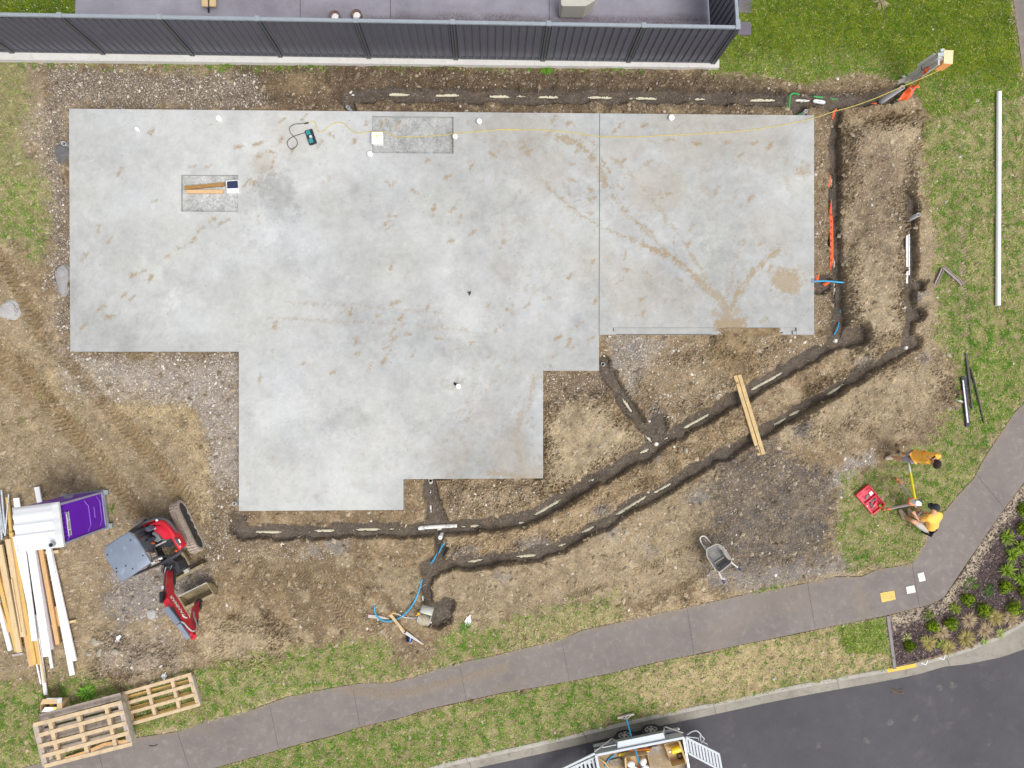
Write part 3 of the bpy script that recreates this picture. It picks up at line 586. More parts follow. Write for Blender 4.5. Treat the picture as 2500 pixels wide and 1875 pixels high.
# ================================================================== FOOTPATH, ROAD, KERB
def sheet(name, pxs, z, step, mt, attrs_fn=None, zb=None, jit=0):
    P = [W(x, y, z) for x, y in pxs]; P2 = []
    for i, p in enumerate(P):
        q = P[(i + 1) % len(P)]; k = max(1, int((q - p).length / step / 2))
        for j in range(k): P2.append(p.lerp(q, j / k))
    n = len(P2); pts = [Vector((p.x, p.y)) for p in P2]
    a = np.array([(p.x, p.y) for p in P2]); xs = np.arange(a[:, 0].min(), a[:, 0].max(), step); ys = np.arange(a[:, 1].min(), a[:, 1].max(), step)
    g = Grid(*np.meshgrid(xs, ys)); sl, d, _ = g.segd(P2, .1, True); sel = d < -step * .35
    XX = g.X[sl][sel]; YY = g.Y[sl][sel]; pts += [Vector((float(x), float(y))) for x, y in zip(XX, YY)]
    vs, es, fs, _, _, _ = geometry.delaunay_2d_cdt(pts, [], [list(range(n))], 1, 1e-5)
    V = np.array([(v.x, v.y, z) for v in vs], np.float32); F = np.array([tuple(f) for f in fs if len(f) == 3], np.int32)
    if V.size and np.cross(V[F[0, 1], :2] - V[F[0, 0], :2], V[F[0, 2], :2] - V[F[0, 0], :2]) < 0: F = F[:, ::-1]
    at = attrs_fn(V) if attrs_fn else None
    o = np_mesh(name, V, F, mt, at)
    if zb is not None:     # skirt
        m = len(P2); vs = [(p.x, p.y, z) for p in P2] + [(p.x, p.y, zb) for p in P2]
        bm = bmesh.new(); bm.from_mesh(o.data); off = [bm.verts.new(v) for v in vs]
        for i in range(m):
            try: bm.faces.new((off[i], off[(i + 1) % m], off[m + (i + 1) % m], off[m + i]))
            except Exception: pass
        bm.to_mesh(o.data); bm.free()
    return o
def conc_mat(name, base, var, sc, stain, stain_amt, bump=.25, attr=None, mud=(.26, .2, .14), rough=.85, speck=.5, big=.6):
    m, nt, bs = newmat(name); co = worldco(nt)
    n1 = noise(nt, co, big, 6, .6, .4); n2 = noise(nt, co, sc, 6, .7); n3 = noise(nt, co, 55, 4, .7)
    k = math_n(nt, 'ADD', ramp(nt, n1, .3, .7, -var, var), ramp(nt, n2, .3, .7, 1 - var * .7, 1 + var * .7)); k = math_n(nt, 'ADD', k, ramp(nt, n3, .25, .75, -.07 * speck, .07 * speck))
    kk = nt.nodes.new('ShaderNodeCombineColor'); [nt.links.new(k, kk.inputs[i]) for i in range(3)]
    c = mixc(nt, 1.0, base, kk.outputs[0], 'MULTIPLY')
    if stain_amt: c = mixc(nt, math_n(nt, 'MULTIPLY', ramp(nt, noise(nt, co, sc * 1.7, 7, .72, .5), .52, .72), stain_amt), c, stain)
    if attr:
        a = N(nt, 'ShaderNodeAttribute', attribute_name=attr).outputs['Fac']
        br = ramp(nt, noise(nt, co, 26, 6, .75), .34, .6, .15, 1); f = math_n(nt, 'MULTIPLY', a, br, True); c = mixc(nt, f, c, mud)
    nt.links.new(c, bs.inputs['Base Color']); bs.inputs['Roughness'].default_value = rough; bs.inputs['Specular IOR Level'].default_value = .3
    bumpn(nt, bs, math_n(nt, 'ADD', n3, n2), bump, .006); return m, nt, bs, c
M_PATH = conc_mat('footpath_concrete', (.192, .168, .157), .13, 3.0, (.36, .31, .27), .45, attr='mud', mud=(.25, .2, .145))[0]
def path_attr(V):
    n = len(V); mud = np.zeros(n)
    def seg(pts, w, s):
        P = [W(x, y) for x, y in pts]; best = np.full(n, 9.)
        for a, b in zip(P[:-1], P[1:]):
            d = np.array((b - a).xy); t = np.clip(((V[:, 0] - a.x) * d[0] + (V[:, 1] - a.y) * d[1]) / (d @ d), 0, 1)
            best = np.minimum(best, np.hypot(V[:, 0] - a.x - t * d[0], V[:, 1] - a.y - t * d[1]))
        np.maximum(mud, s * sstep((w + 6) / PPM, (w - 5) / PPM, best), out=mud)
    seg([(834, 1680), (900, 1690), (964, 1692), (1030, 1682), (1075, 1672), (1150, 1652), (1233, 1630)], 13, .7)
    seg(path_up, 6, .75); seg(path_lo, 3, .45); seg([(1620, 1500), (1650, 1492)], 16, .5); seg([(1740, 1560), (1850, 1470), (1960, 1460)], 34, .35); seg([(2090, 1440), (2110, 1500)], 18, .5)
    seg([(1205, 1680), (1290, 1660)], 8, .4); seg([(340, 1795), (520, 1770)], 18, .35)
    return {'mud': mud}
sheetp = sheet('footpath', path_px, .018, .085, M_PATH, path_attr, -.06)
tag(sheetp, 'purplish grey concrete footpath curving past the building site', None, None, 'structure')
M_CRK = mat('dark_joint', (.07, .06, .058), .95, bump=0)  # even dark colour of the joints themselves
mb = MB()
for a, b in (((433, 1787), (466, 1888)), ((658, 1722), (680, 1826)), ((861, 1676), (878, 1771)), ((1122, 1623), (1138, 1707)), ((1371, 1561), (1390, 1660)), ((1678, 1486), (1694, 1595)), ((1972, 1425), (1990, 1533)), ((2226, 1374), (2245, 1481)), ((2385, 1160), (2452, 1240)), ((240, 1830), (262, 1930)), ((2226, 1374), (2208, 1330) if False else (2232, 1372))):
    a = W(*a, .0206); b = W(*b, .0206); beam(mb, a, b, .006, .004)
tag(mb.build('path_joints', M_CRK), 'narrow dark expansion joints cut across the footpath', None, None, 'structure')
# dried tyre-tread mud ribs on the footpath
mb = MB(); pts = spline([W(x, y, .02) for x, y in [(834, 1676), (900, 1690), (964, 1692), (1030, 1682), (1075, 1672), (1150, 1652), (1233, 1628)]], 12)
L = 0
for i in range(2, len(pts) - 1):
    d = (pts[i + 1] - pts[i - 1]).normalized(); s = Vector((-d.y, d.x, 0)); p = pts[i] + s * rnd.uniform(-.02, .02)
    if rnd.random() < .85: beam(mb, p - s * rnd.uniform(.05, .11) + d * .02, p + s * rnd.uniform(.06, .12) - d * .02, rnd.uniform(.02, .035), .010)
tag(mb.build('tyre_mud', mat('dried_mud', (.235, .185, .135), .95, var=.2, sc=30, bump=.5)), 'dried mud ribs left by a tracked machine on the footpath', 'mud prints', None, 'stuff')
# asphalt
m, nt, bs, c = conc_mat('asphalt', (.074, .070, .077), .13, 2.2, (.15, .14, .14), .0, .5, speck=2.2, big=.35, rough=.8)
co = worldco(nt); nz_ = N(nt, 'ShaderNodeTexNoise', Scale=5.0, Detail=4); nt.links.new(co, nz_.inputs['Vector']); vm = nt.nodes.new('ShaderNodeVectorMath'); vm.operation = 'MULTIPLY_ADD'; nt.links.new(nz_.outputs[1], vm.inputs[0]); vm.inputs[1].default_value = (.35, .35, 0); nt.links.new(co, vm.inputs[2])
v = N(nt, 'ShaderNodeTexVoronoi', Scale=2.9); nt.links.new(vm.outputs[0], v.inputs['Vector'])
sp = nt.nodes.new('ShaderNodeSeparateColor'); nt.links.new(v.outputs['Color'], sp.inputs[0])
f = math_n(nt, 'MULTIPLY', math_n(nt, 'LESS_THAN', sp.outputs[0], .22), ramp(nt, v.outputs['Distance'], .30, .12)); f = math_n(nt, 'MULTIPLY', f, ramp(nt, noise(nt, co, 14, 5, .7), .38, .6)); 
f = math_n(nt, 'MULTIPLY', f, ramp(nt, noise(nt, co, .5, 3), .40, .50))
c2 = mixc(nt, math_n(nt, 'MULTIPLY', f, .6), c, (.22, .205, .19))
f = ramp(nt, noise(nt, co, 1.1, 6, .7, .6), .56, .75); c2 = mixc(nt, math_n(nt, 'MULTIPLY', f, .5), c2, (.14, .125, .125)); nt.links.new(c2, bs.inputs['Base Color'])
P = [W(x, y + 22, -.135) for x, y in kerb]; P = [(p.x, p.y) for p in P] + [(120, 30), (120, -120), (-120, -120), (-120, -40)]
mb = MB(); mb.add([(x, y, -.135) for x, y in P], [tuple(range(len(P)))]); road = mb.build('road', m); tag(road, 'dark purplish asphalt road with pale scuffs', None, None, 'structure')
# kerb and channel
M_KERB = conc_mat('kerb_concrete', (.37, .345, .305), .14, 4, (.2, .165, .13), .7, .4)[0]
kw = spline([W(x, y, .02) for x, y in kerb], 4); prof_n = []; vs = []
gut = []
for p in kw:
    px = p.x * FP / HC + 1190
    gut.append(.25 + max(0, (px - 2330)) / 170 * .36)
n = len(kw)
for i, p in enumerate(kw):
    d = (kw[min(i + 1, n - 1)] - kw[max(i - 1, 0)]).normalized(); s = Vector((d.y, -d.x, 0))
    if s.y > 0: s = -s
    for off, z in ((0, -.15), (0, .018), (.02, .024), (.100, .022), (.115, .01), (.135, -.10), (.135, -.2)):
        vs.append(p + s * off + Vector((0, 0, z - .02)))
k = 7; fs = [(i * k + j, i * k + j + 1, (i + 1) * k + j + 1, (i + 1) * k + j) for i in range(n - 1) for j in range(k - 1)]
mb = MB(); mb.add(vs, fs); kb = mb.build('kerb', M_KERB); tag(kb, 'pale concrete kerb and channel along the road edge', None, None, 'structure')
vs = []
for i, p in enumerate(kw):
    d = (kw[min(i + 1, n - 1)] - kw[max(i - 1, 0)]).normalized(); s = Vector((d.y, -d.x, 0))
    if s.y > 0: s = -s
    for off, z in ((.125, -.2), (.125, -.104), (.15, -.118), (.18, -.125), (.15 + gut[i], -.118), (.15 + gut[i], -.2)): vs.append(p + s * off + Vector((0, 0, z - .02)))
k = 6; fs = [(i * k + j, i * k + j + 1, (i + 1) * k + j + 1, (i + 1) * k + j) for i in range(n - 1) for j in range(k - 1)]
mb = MB(); mb.add(vs, fs); tag(mb.build('kerb_channel', conc_mat('channel_concrete', (.29, .265, .225), .16, 3, (.14, .115, .09), .75, .4)[0]), 'brownish concrete gutter channel between kerb and asphalt', None, None, 'structure')
def kpt(px, off, z):
    best = min(range(n), key=lambda i: abs(kw[i].x - W(px, 1650, 0).x)); p = kw[best]; d = (kw[min(best + 1, n - 1)] - kw[best - 1]).normalized(); s = Vector((d.y, -d.x, 0))
    if s.y > 0: s = -s
    q = p + d * ((W(px, 1650, 0).x - p.x) / d.x) + s * off; return Vector((q.x, q.y, z + .02))
mb = MB()
for px in (1139, 1424, 1741, 2044, 2312):
    a = kpt(px, .0, .0065); b = kpt(px, .108, .0045); beam(mb, a, b, .009, .004); beam(mb, kpt(px + 2, .175, -.143), kpt(px + 5, .40, -.136), .009, .004)
tag(mb.build('kerb_joints', M_CRK), 'dark joints across the kerb', None, None, 'structure')
M_YEL = mat('yellow_road_paint', (.72, .47, .06), .7, var=.12, sc=20, dirt=(.3, .25, .18), dirt_amt=.15)
mb = MB(); A = [kpt(x, .004, .0085) for x in np.linspace(2164, 2234, 6)]; B = [kpt(x, .11, .0065) for x in np.linspace(2164, 2234, 6)]; Cc = [kpt(x, .137, -.05) for x in np.linspace(2164, 2234, 6)]
mb.add(A + B + Cc, [(i, i + 1, 7 + i, 6 + i) for i in range(5)] + [(6 + i, 7 + i, 13 + i, 12 + i) for i in range(5)])
tag(mb.build('painted_kerb_mark', M_YEL), 'yellow painted length of kerb beside the planting bed', 'kerb marking')
M_WP = mat('white_marking_paint', (.75, .75, .72), .8, var=.1)
for cx, lb in ((2256, 'white chalked V mark on the kerb, nearer the yellow paint'), (2299, 'white chalked V mark on the kerb, farther from the yellow paint')):
    mb = MB(); tip = kpt(cx, .125, .006); beam(mb, kpt(cx - 9, .04, .0075), tip, .022, .004); beam(mb, tip + Vector((.005, 0, .0045)), kpt(cx + 7, .01, .0125), .022, .004)
    tag(mb.build('chalk_mark', M_WP), lb, 'paint mark')
# garden edging strip
mb = MB(); beam(mb, W(2166, 1503, .0), W(2183, 1632, .0), .085, .09)
tag(mb.build('edging_strip', conc_mat('edging', (.25, .22, .235), .12, 5, (.3, .27, .24), .3)[0]), 'narrow grey concrete edging strip between verge and planting bed', 'edging')
# service covers
M_CW = mat('cover_white', (.72, .71, .66), .7, var=.06, sc=14, dirt=(.4, .35, .28), dirt_amt=.2); M_CY = mat('cover_yellow', (.74, .52, .14), .75, var=.15, sc=22, dirt=(.35, .26, .1), dirt_amt=.4)
def flat_text(s, org, u, v, size, mt, parent=None, name='lettering', ext=.001, bold=0):
    cu = bpy.data.curves.new(name, 'FONT'); cu.body = s; cu.size = size; cu.extrude = ext; cu.align_x = 'CENTER'; cu.align_y = 'CENTER'; cu.offset = bold
    ob = bpy.data.objects.new('tmp', cu); C.objects.link(ob); bpy.context.view_layer.update()
    me = bpy.data.meshes.new_from_object(ob.evaluated_get(bpy.context.evaluated_depsgraph_get())); bpy.data.objects.remove(ob); bpy.data.curves.remove(cu)
    u = Vector(u).normalized(); v = Vector(v); v = (v - u * v.dot(u)).normalized(); w = u.cross(v)
    Mx = Matrix((u, v, w)).transposed(); o0 = Vector(parent['_o']) if parent is not None else Vector((0, 0, 0))
    for q in me.vertices: q.co = Mx @ q.co + Vector(org) - o0
    me.materials.clear(); me.materials.append(mt); me.name = name
    o = bpy.data.objects.new(name, me); C.objects.link(o); o['_o'] = tuple(o0)
    if parent is not None: o.parent = parent
    return o
M_GR = mat('grey_stamp', (.42, .4, .36), .8, bump=0)
for nm, pts, mt, lb, txt in (('service_cover', [(2240, 1401), (2255, 1397), (2260, 1417), (2245, 1421)], M_CW, 'white square service cover, the one nearer the bend of the footpath', 'SV'),
                    ('service_cover', [(2212, 1433), (2232, 1429), (2236, 1446), (2215, 1450)], M_CW, 'white square service cover between the yellow cover and the footpath bend', ''),
                    ('hydrant_cover', [(2149, 1448), (2183, 1442), (2187, 1463), (2153, 1471)], M_CY, 'yellow rectangular hydrant cover set in the footpath', '')):
    pw = [W(x, y, .03) for x, y in pts]; cc = sum(pw, Vector()) / 4; t = thing(nm, (cc.x, cc.y, .018), lb, 'cover')
    mb = MB(); prism(mb, pw, .030, .012); mb.build('lid', mt, t)
    if nm[0] == 'h':
        mb = MB(); u = (pw[1] - pw[0]).normalized(); v = (pw[3] - pw[0]).normalized()
        for i in range(5):
            for j in range(3): q = pw[0] + u * (.06 + i * .06) + v * (.05 + j * .06); beam(mb, q + Vector((0, 0, .001)), q + u * .03 + Vector((0, 0, .001)), .012, .006)
        mb.build('raised_pattern', mat('worn_yellow', (.5, .34, .09), .8), t)
    if txt: flat_text(txt, cc + Vector((0, 0, .002)), pw[1] - pw[0], pw[0] - pw[3], .075, M_GR, t)
# ================================================================== SLAB
SX = np.unique(np.concatenate([np.arange(168.4, 1987.6, 2.45), [442, 581, 581.6, 583, 909, 1107, 984.5, 1326, 1462.5, 1496, 1505, 1936, 1945, 1987.5]]))
SY = np.unique(np.concatenate([np.arange(265.3, 1249, 2.45), [425, 515, 276.6, 368, 799, 808, 816.7, 858.3, 905, 1172, 1247.5]]))
def snap(A, vals):
    out = [A[0]]
    for a in A[1:]:
        if a - out[-1] < 1.0:
            if any(abs(a - v) < .01 for v in vals): out[-1] = a
            continue
        out.append(a)
    return np.array(out)
SX = snap(SX, [442, 581, 583, 909, 1107, 984.5, 1326, 1462.5, 1496, 1505, 1936, 1945, 1987.5]); SY = snap(SY, [425, 515, 276.6, 368, 799, 808, 816.7, 858.3, 905, 1172, 1247.5])
cxs = (SX[1:] + SX[:-1]) / 2; cys = (SY[1:] + SY[:-1]) / 2; CX, CY = np.meshgrid(cxs, cys)
ins = ((CX > 168) & (CX < 1462.5) & (CY < 858.3)) | ((CX > 1462.5) & (CX < 1987.5) & (CY < 816.7)) | ((CX > 582.5) & (CX < 1462.5) & (CY < 905)) | ((CX > 582.5) & (CX < 1326) & (CY < 1172)) | ((CX > 582.5) & (CX < 984.5) & (CY < 1247.5))
ZT = .2; lvl = np.where(ins, ZT, -9.)
lvl[(CX > 442) & (CX < 581) & (CY > 425) & (CY < 515)] = ZT - .09; lvl[(CX > 909) & (CX < 1107) & (CY > 276.6) & (CY < 368)] = ZT - .09
lvl[(CX > 1496) & (CX < 1945) & (CY > 799) & (CY < 816.7)] = ZT - .055; lvl[(CX > 1496) & (CX < 1505) & (CY > 808) & (CY < 816.7)] = ZT - .02; lvl[(CX > 1936) & (CX < 1945) & (CY > 808) & (CY < 816.7)] = ZT - .012
YS, XS = np.meshgrid(SY, SX, indexing='ij')
AY = YS + np.clip(1 - (YS - 265) / 560, 0, 1) * .0089 * (XS - 168.4) - np.clip((YS - 905) / 340, 0, 1) * .007 * (XS - 584)
AX = XS + np.clip((YS - 265) / 590, 0, 1) * 3.2 * np.clip((600 - XS) / 430, 0, 1)
dd = np.stack([(AX - 1250) / FP, -(AY - 937.5) / FP, -np.ones_like(AX)], -1) @ Rm.T
def at_z(z): t = (z - HC) / dd[..., 2]; return np.stack([dd[..., 0] * t, dd[..., 1] * t, np.full(t.shape, z)], -1)
top = at_z(ZT); sg = Grid(top[..., 0][::-1], top[..., 1][::-1])
sn1 = fft_noise(*XS.shape, 2.4, 31); sn2 = fft_noise(*XS.shape, 1.3, 32, .01); sn3 = fft_noise(*XS.shape, 1.8, 33, .006)
mud = sg.full(0); tone = sg.full(0)
def foot(x, y, ang, s=1.0, L=1.0):
    """boot print: sole and heel"""
    a = R(ang); dx, dy = math.cos(a), -math.sin(a)
    for c0, c1, w in ((-10, 3, 3.0), (8, 10.5, 2.4)):
        sg.line([(x + dx * c0 * L, y + dy * c0 * L), (x + dx * c1 * L, y + dy * c1 * L)], w * rnd.uniform(.7, 1.1), 4, sn2[::-1], 2.2, .2, mud, min(1, s * rnd.uniform(.7, 1.15)))
def arc(x, y, r, a0, a1, w, s): sg.line([(x + r * math.cos(R(a)), y + r * math.sin(R(a))) for a in np.linspace(a0, a1, 8)], w, 3, sn3[::-1], 5, .2, mud, s)
for i in range(16): arc(rnd.uniform(1250, 1950), rnd.uniform(320, 760), rnd.uniform(40, 160), rnd.uniform(0, 360), rnd.uniform(0, 360), rnd.uniform(1, 3), rnd.uniform(.12, .32))
def fl(ox, oy, lst, s=1.0):
    for t in lst: foot(ox + t[0] / 3.16, oy + t[1] / 3.16, (t[2] if len(t) > 2 else rnd.uniform(20, 70)), s, rnd.uniform(.55, 1.0))
fl(0, 0, [(1200, 1545, 30), (1600, 1290, 20), (1850, 1130, 10), (2000, 1105, 15), (2080, 1170, -10), (2010, 1200), (2120, 1220, 60), (1480, 1285, 5), (925, 1325, 60), (1960, 1410, 50), (1900, 1420), (1170, 1015), (2100, 1280, 60)])
fl(0, 450, [(760, 340, 70), (850, 430, 65), (650, 560, 60), (1640, 275, 35), (1730, 290, 25), (1550, 345, 35), (1490, 430, 40), (1390, 490, 10), (1300, 550, 20), (1110, 670, 30), (1045, 690, 10), (1160, 720, 60), (960, 850, 35), (1020, 880, 45), (780, 955, 30), (850, 1020, 10), (650, 1090, 45), (2130, 1090, 80), (2100, 1300, 80), (1990, 270, 90), (2005, 1490, 80)])
fl(600, 0, [(100, 1110, 10), (1105, 1420, -35), (1300, 1475, -30), (210, 1260, 60), (570, 1110), (840, 1085, 70), (660, 1040, -20), (360, 1160), (1900, 1190, -25), (1170, 970), (1060, 950), (930, 940, 80), (1400, 1240), (275, 1080, 80), (280, 930), (455, 905), (1740, 1290), (2140, 1130), (2180, 1170), (1560, 1360)])
fl(600, 450, [(1135, 245, 5), (1090, 295), (1110, 335), (1125, 635), (815, 980, 80), (750, 985), (1130, 1140, 60), (1130, 1195), (1260, 1162, 5), (1080, 1260, 25), (1110, 1300, 40), (1065, 1362), (1295, 1300, 70), (955, 1405, 65), (870, 1305, 15), (670, 1450, 35), (430, 1390, 30), (225, 1090, 75), (200, 1300, 70), (855, 1205, 85), (1490, 1190, 5), (2020, 950, 70), (2160, 940, 35), (1940, 1120), (1750, 1220, 10), (1150, 915, 25), (1400, 960), (1020, 1010), (1200, 1030), (1450, 185), (1600, 190), (1590, 435), (1650, 270), (1240, 700), (1750, 370), (1980, 460)])
fl(1200, 0, [(600, 950, 40), (640, 1265, 10), (480, 920), (1000, 950, 10), (960, 1000), (1370, 1080, 10), (1590, 1110, -15), (1830, 1090, 10), (2030, 1100, 30), (1210, 1255), (980, 1240, -20), (770, 1465, -15), (1370, 1495, 5), (1300, 1500, -60), (1000, 1450, -40), (900, 1310, -60), (780, 1530), (670, 1160), (290, 1170), (30, 1190), (620, 1390, -20), (1440, 970), (1180, 970), (1930, 1190), (2150, 1120), (860, 1240, -60), (1010, 1245), (590, 1100, -20), (1740, 1470), (2000, 1530), (1880, 1510)])
fl(1200, 450, [(780, 600, 60), (610, 705, 50), (260, 940, 30), (430, 885, 30), (800, 900, 50), (990, 750, 40), (1210, 690, -50), (1450, 740, -15), (1510, 810, 50), (1150, 1000, 35), (1170, 885, 30), (1480, 960, -35), (1320, 880, -35), (760, 1190, 30), (680, 1080, 40), (520, 1180, 30), (1030, 550, 75), (1450, 630, -35), (1050, 660, -15), (120, 950, 75), (1100, 430, -40), (740, 260, -40), (1040, 250, -40), (1540, 330), (1410, 430), (1520, 460), (2080, 460), (1960, 1040), (1960, 800), (2150, 640), (2100, 1050), (460, 1390), (480, 1330), (640, 1250), (600, 1215)], .9)
for i in range(70):       # trampled area near the lower right of the house slab
    foot(rnd.uniform(1080, 1320), rnd.uniform(850, 1165), rnd.uniform(20, 110), rnd.uniform(.2, .6), rnd.uniform(.3, .6))
for i in range(120): foot(rnd.uniform(1180, 1980), rnd.uniform(290, 790), rnd.uniform(0, 180), rnd.uniform(.08, .4), rnd.uniform(.25, .6))
for i in range(60): foot(rnd.uniform(600, 1320), rnd.uniform(1040, 1240), rnd.uniform(0, 180), rnd.uniform(.1, .45), rnd.uniform(.15, .4))
for i in range(45): foot(rnd.uniform(600, 1300), rnd.uniform(290, 560), rnd.uniform(0, 180), rnd.uniform(.08, .4), rnd.uniform(.25, .6))
def streak(o, pts, w, s): sg.line([(o[0] + x / 3.16, o[1] + y / 3.16) for x, y in pts], w, 4, sn2[::-1], 4, .2, mud, s)
q = (1200, 450)
streak(q, [(430, 20), (690, 240), (850, 330), (1000, 390), (1150, 460)], 1.2, .75); streak(q, [(1150, 460), (1400, 570), (1560, 700)], 4, 1.0); streak(q, [(1560, 700), (1700, 830), (1780, 900), (1820, 1000), (1810, 1110)], 10, .72)
streak(q, [(940, 90), (1080, 260), (1230, 380), (1320, 500), (1480, 620), (1700, 830)], 3.2, .85); streak(q, [(1150, 0), (1300, 190), (1460, 420), (1600, 640), (1700, 780)], 2.2, .6); streak(q, [(1950, 430), (1880, 600), (1830, 850)], 2.5, .5)
streak(q, [(2212, 500), (2050, 650), (1930, 780), (1850, 950), (1815, 1110)], 5.5, .85); streak(q, [(1720, 980), (1810, 1060), (1900, 980)], 9, .6)
q = (1200, 0)
streak(q, [(350, 1330), (450, 1460), (600, 1580)], 2.2, .6); streak(q, [(520, 1060), (650, 1090), (760, 1180), (830, 1300), (880, 1430)], 5.5, .85); streak(q, [(690, 1040), (770, 1090), (810, 1140)], 3, .5); streak(q, [(920, 1210), (1010, 1290), (1150, 1430), (1300, 1620)], 2.2, .55)
streak(q, [(0, 1085), (200, 1095), (400, 1060), (480, 1000)], 2.5, .5); streak(q, [(-60, 1080), (100, 1120), (200, 1110)], 3, .4); streak(q, [(930, 1520), (1000, 1600), (1100, 1700)], 2.5, .5); streak(q, [(1620, 950), (1850, 960), (2150, 940)], 8, .35); streak(q, [(1640, 1000), (1900, 990)], 3, .4); streak(q, [(1500, 1100), (2200, 1040)], 10, .25)
streak((1200, 900), [(335, 20), (310, 150), (290, 280)], 3.5, .5); streak((1200, 900), [(240, 340), (200, 450), (190, 560), (220, 690)], 9, .5); streak((1200, 900), [(0, 800), (200, 830), (380, 840)], 5, .7)
streak((1200, 0), [(800, 1620), (1400, 1580)], 3, .0)
streak((600, 450), [(310, 905), (900, 945), (1400, 985), (1540, 990)], .6, .42); streak((600, 450), [(180, 1030), (800, 1060), (1400, 1095), (1700, 1120)], .6, .42)
streak((1200, 450), [(1760, 1080), (1900, 1090)], 16, .95); streak((600, 0), [(50, 1420), (20, 1400)], 6, .7); streak((600, 0), [(1850, 960), (1780, 1020)], 8, .3)
for x, y, r, s in ((1923, 687, 36, .85), (1905, 672, 20, .4), (1690, 310, 110, .22), (1850, 330, 90, .2), (1600, 460, 70, .28), (1520, 360, 60, .2), (1260, 330, 80, .2), (1330, 420, 60, .16), (1560, 700, 80, .2), (1640, 730, 60, .16), (1250, 1100, 60, .3), (1200, 1010, 50, .16), (1450, 640, 50, .16), (1880, 560, 60, .16), (1290, 1150, 40, .4), (700, 330, 60, .14), (640, 400, 30, .35), (1100, 1110, 60, .14), (1960, 420, 14, .7), (1237, 660, 30, .2), (1450, 420, 26, .22), (1640, 470, 40, .14), (1510, 690, 44, .08), (1730, 340, 60, .12), (980, 350, 18, 0)):
    sg.poly([(x + r * math.cos(t), y + r * .95 * math.sin(t)) for t in np.linspace(0, 5.9, 10)], 12, sn3[::-1], 9, .2, mud, s)
for x, y, rx, ry, s in ((680, 480, 42, 60, -1.3), (650, 440, 26, 30, -.7), (720, 640, 60, 40, -.6), (880, 760, 70, 50, -.35), (840, 1025, 50, 30, -.9), (1010, 1040, 60, 30, -.4), (650, 560, 42, 50, .9), (740, 640, 30, 26, .9), (1230, 560, 40, 40, .8), (1130, 770, 60, 60, .8), (1120, 950, 60, 60, .7), (950, 1060, 40, 60, .7), (690, 1000, 100, 40, .6), (1690, 620, 40, 40, .6), (1740, 590, 30, 30, .7), (300, 700, 120, 90, .5), (225, 390, 20, 25, .6), (430, 720, 16, 18, .8), (700, 1110, 60, 22, -.5), (520, 560, 70, 40, -.3), (1290, 490, 60, 50, .4), (1560, 550, 60, 40, -.4), (1450, 470, 60, 30, -.7), (1900, 520, 40, 60, .5)):
    m_ = sg.poly([(x + rx * math.cos(t), y + ry * math.sin(t)) for t in np.linspace(0, 5.9, 10)], 13, sn3[::-1], 12, .2); tone += m_ * s
mudF = mud[::-1]; toneF = tone[::-1] * .85 + sn1 * .5 + sn2 * .10
rough_in = ((XS > 441) & (XS < 582) & (YS > 424) & (YS < 516)) | ((XS > 908) & (XS < 1108) & (YS > 276) & (YS < 369))
ny2, nx2 = XS.shape; Vs = []; Fs = []; At = {'mud': [], 'tone': [], 'rec': []}; off = 0
for zc in sorted(set(lvl[lvl > -5].ravel())):
    cells = np.argwhere(np.abs(lvl - zc) < 1e-6); Vt = at_z(zc).reshape(-1, 3)
    f = np.stack([(cells[:, 0] + 1) * nx2 + cells[:, 1], (cells[:, 0] + 1) * nx2 + cells[:, 1] + 1, cells[:, 0] * nx2 + cells[:, 1] + 1, cells[:, 0] * nx2 + cells[:, 1]], 1)
    u, inv = np.unique(f.ravel(), return_inverse=True); Vs.append(Vt[u]); Fs.append(inv.reshape(-1, 4) + off); off += len(u)
    At['mud'].append(mudF.ravel()[u]); At['tone'].append(toneF.ravel()[u]); At['rec'].append(np.full(len(u), 1.0 if abs(zc - (ZT - .09)) < .001 else 0.0))
wv = []; 
T0 = at_z(ZT)
def wallq(a, b, z1, z0):
    # XY of a wall follows the higher level's edge, straight down
    A_ = T0[a]; B_ = T0[b]; wv.append(((A_[0], A_[1], z1), (B_[0], B_[1], z1), (B_[0], B_[1], z0), (A_[0], A_[1], z0)))
L2 = np.full((lvl.shape[0] + 2, lvl.shape[1] + 2), -9.); L2[1:-1, 1:-1] = lvl
for i, j in np.argwhere(np.abs(L2[1:, 1:-1] - L2[:-1, 1:-1]) > 1e-6):
    a = L2[1:, 1:-1][i, j]; b = L2[:-1, 1:-1][i, j]; wallq((i, j), (i, j + 1), max(a, b), max(-.22, min(a, b)))
for i, j in np.argwhere(np.abs(L2[1:-1, 1:] - L2[1:-1, :-1]) > 1e-6):
    a = L2[1:-1, 1:][i, j]; b = L2[1:-1, :-1][i, j]; wallq((i, j), (i + 1, j), max(a, b), max(-.22, min(a, b)))
wv = np.array(wv).reshape(-1, 3); Vs.append(wv); Fs.append(np.arange(len(wv)).reshape(-1, 4) + off)
for k_ in At: At[k_].append(np.zeros(len(wv)))
m, nt, bs = newmat('slab_concrete'); co = worldco(nt)
tA = N(nt, 'ShaderNodeAttribute', attribute_name='tone').outputs['Fac']; mA = N(nt, 'ShaderNodeAttribute', attribute_name='mud').outputs['Fac']; rA = N(nt, 'ShaderNodeAttribute', attribute_name='rec').outputs['Fac']
n1 = noise(nt, co, 1.7, 8, .62, .8); n2 = noise(nt, co, 9, 7, .72, .4); n3 = noise(nt, co, 60, 3, .6)
k = math_n(nt, 'ADD', ramp(nt, tA, -2.2, 2.2, -.42, .42), ramp(nt, n1, .3, .7, -.035, .035)); k = math_n(nt, 'ADD', k, ramp(nt, n2, .28, .72, .972, 1.028)); k = math_n(nt, 'ADD', k, ramp(nt, n3, .25, .75, -.015, .015))
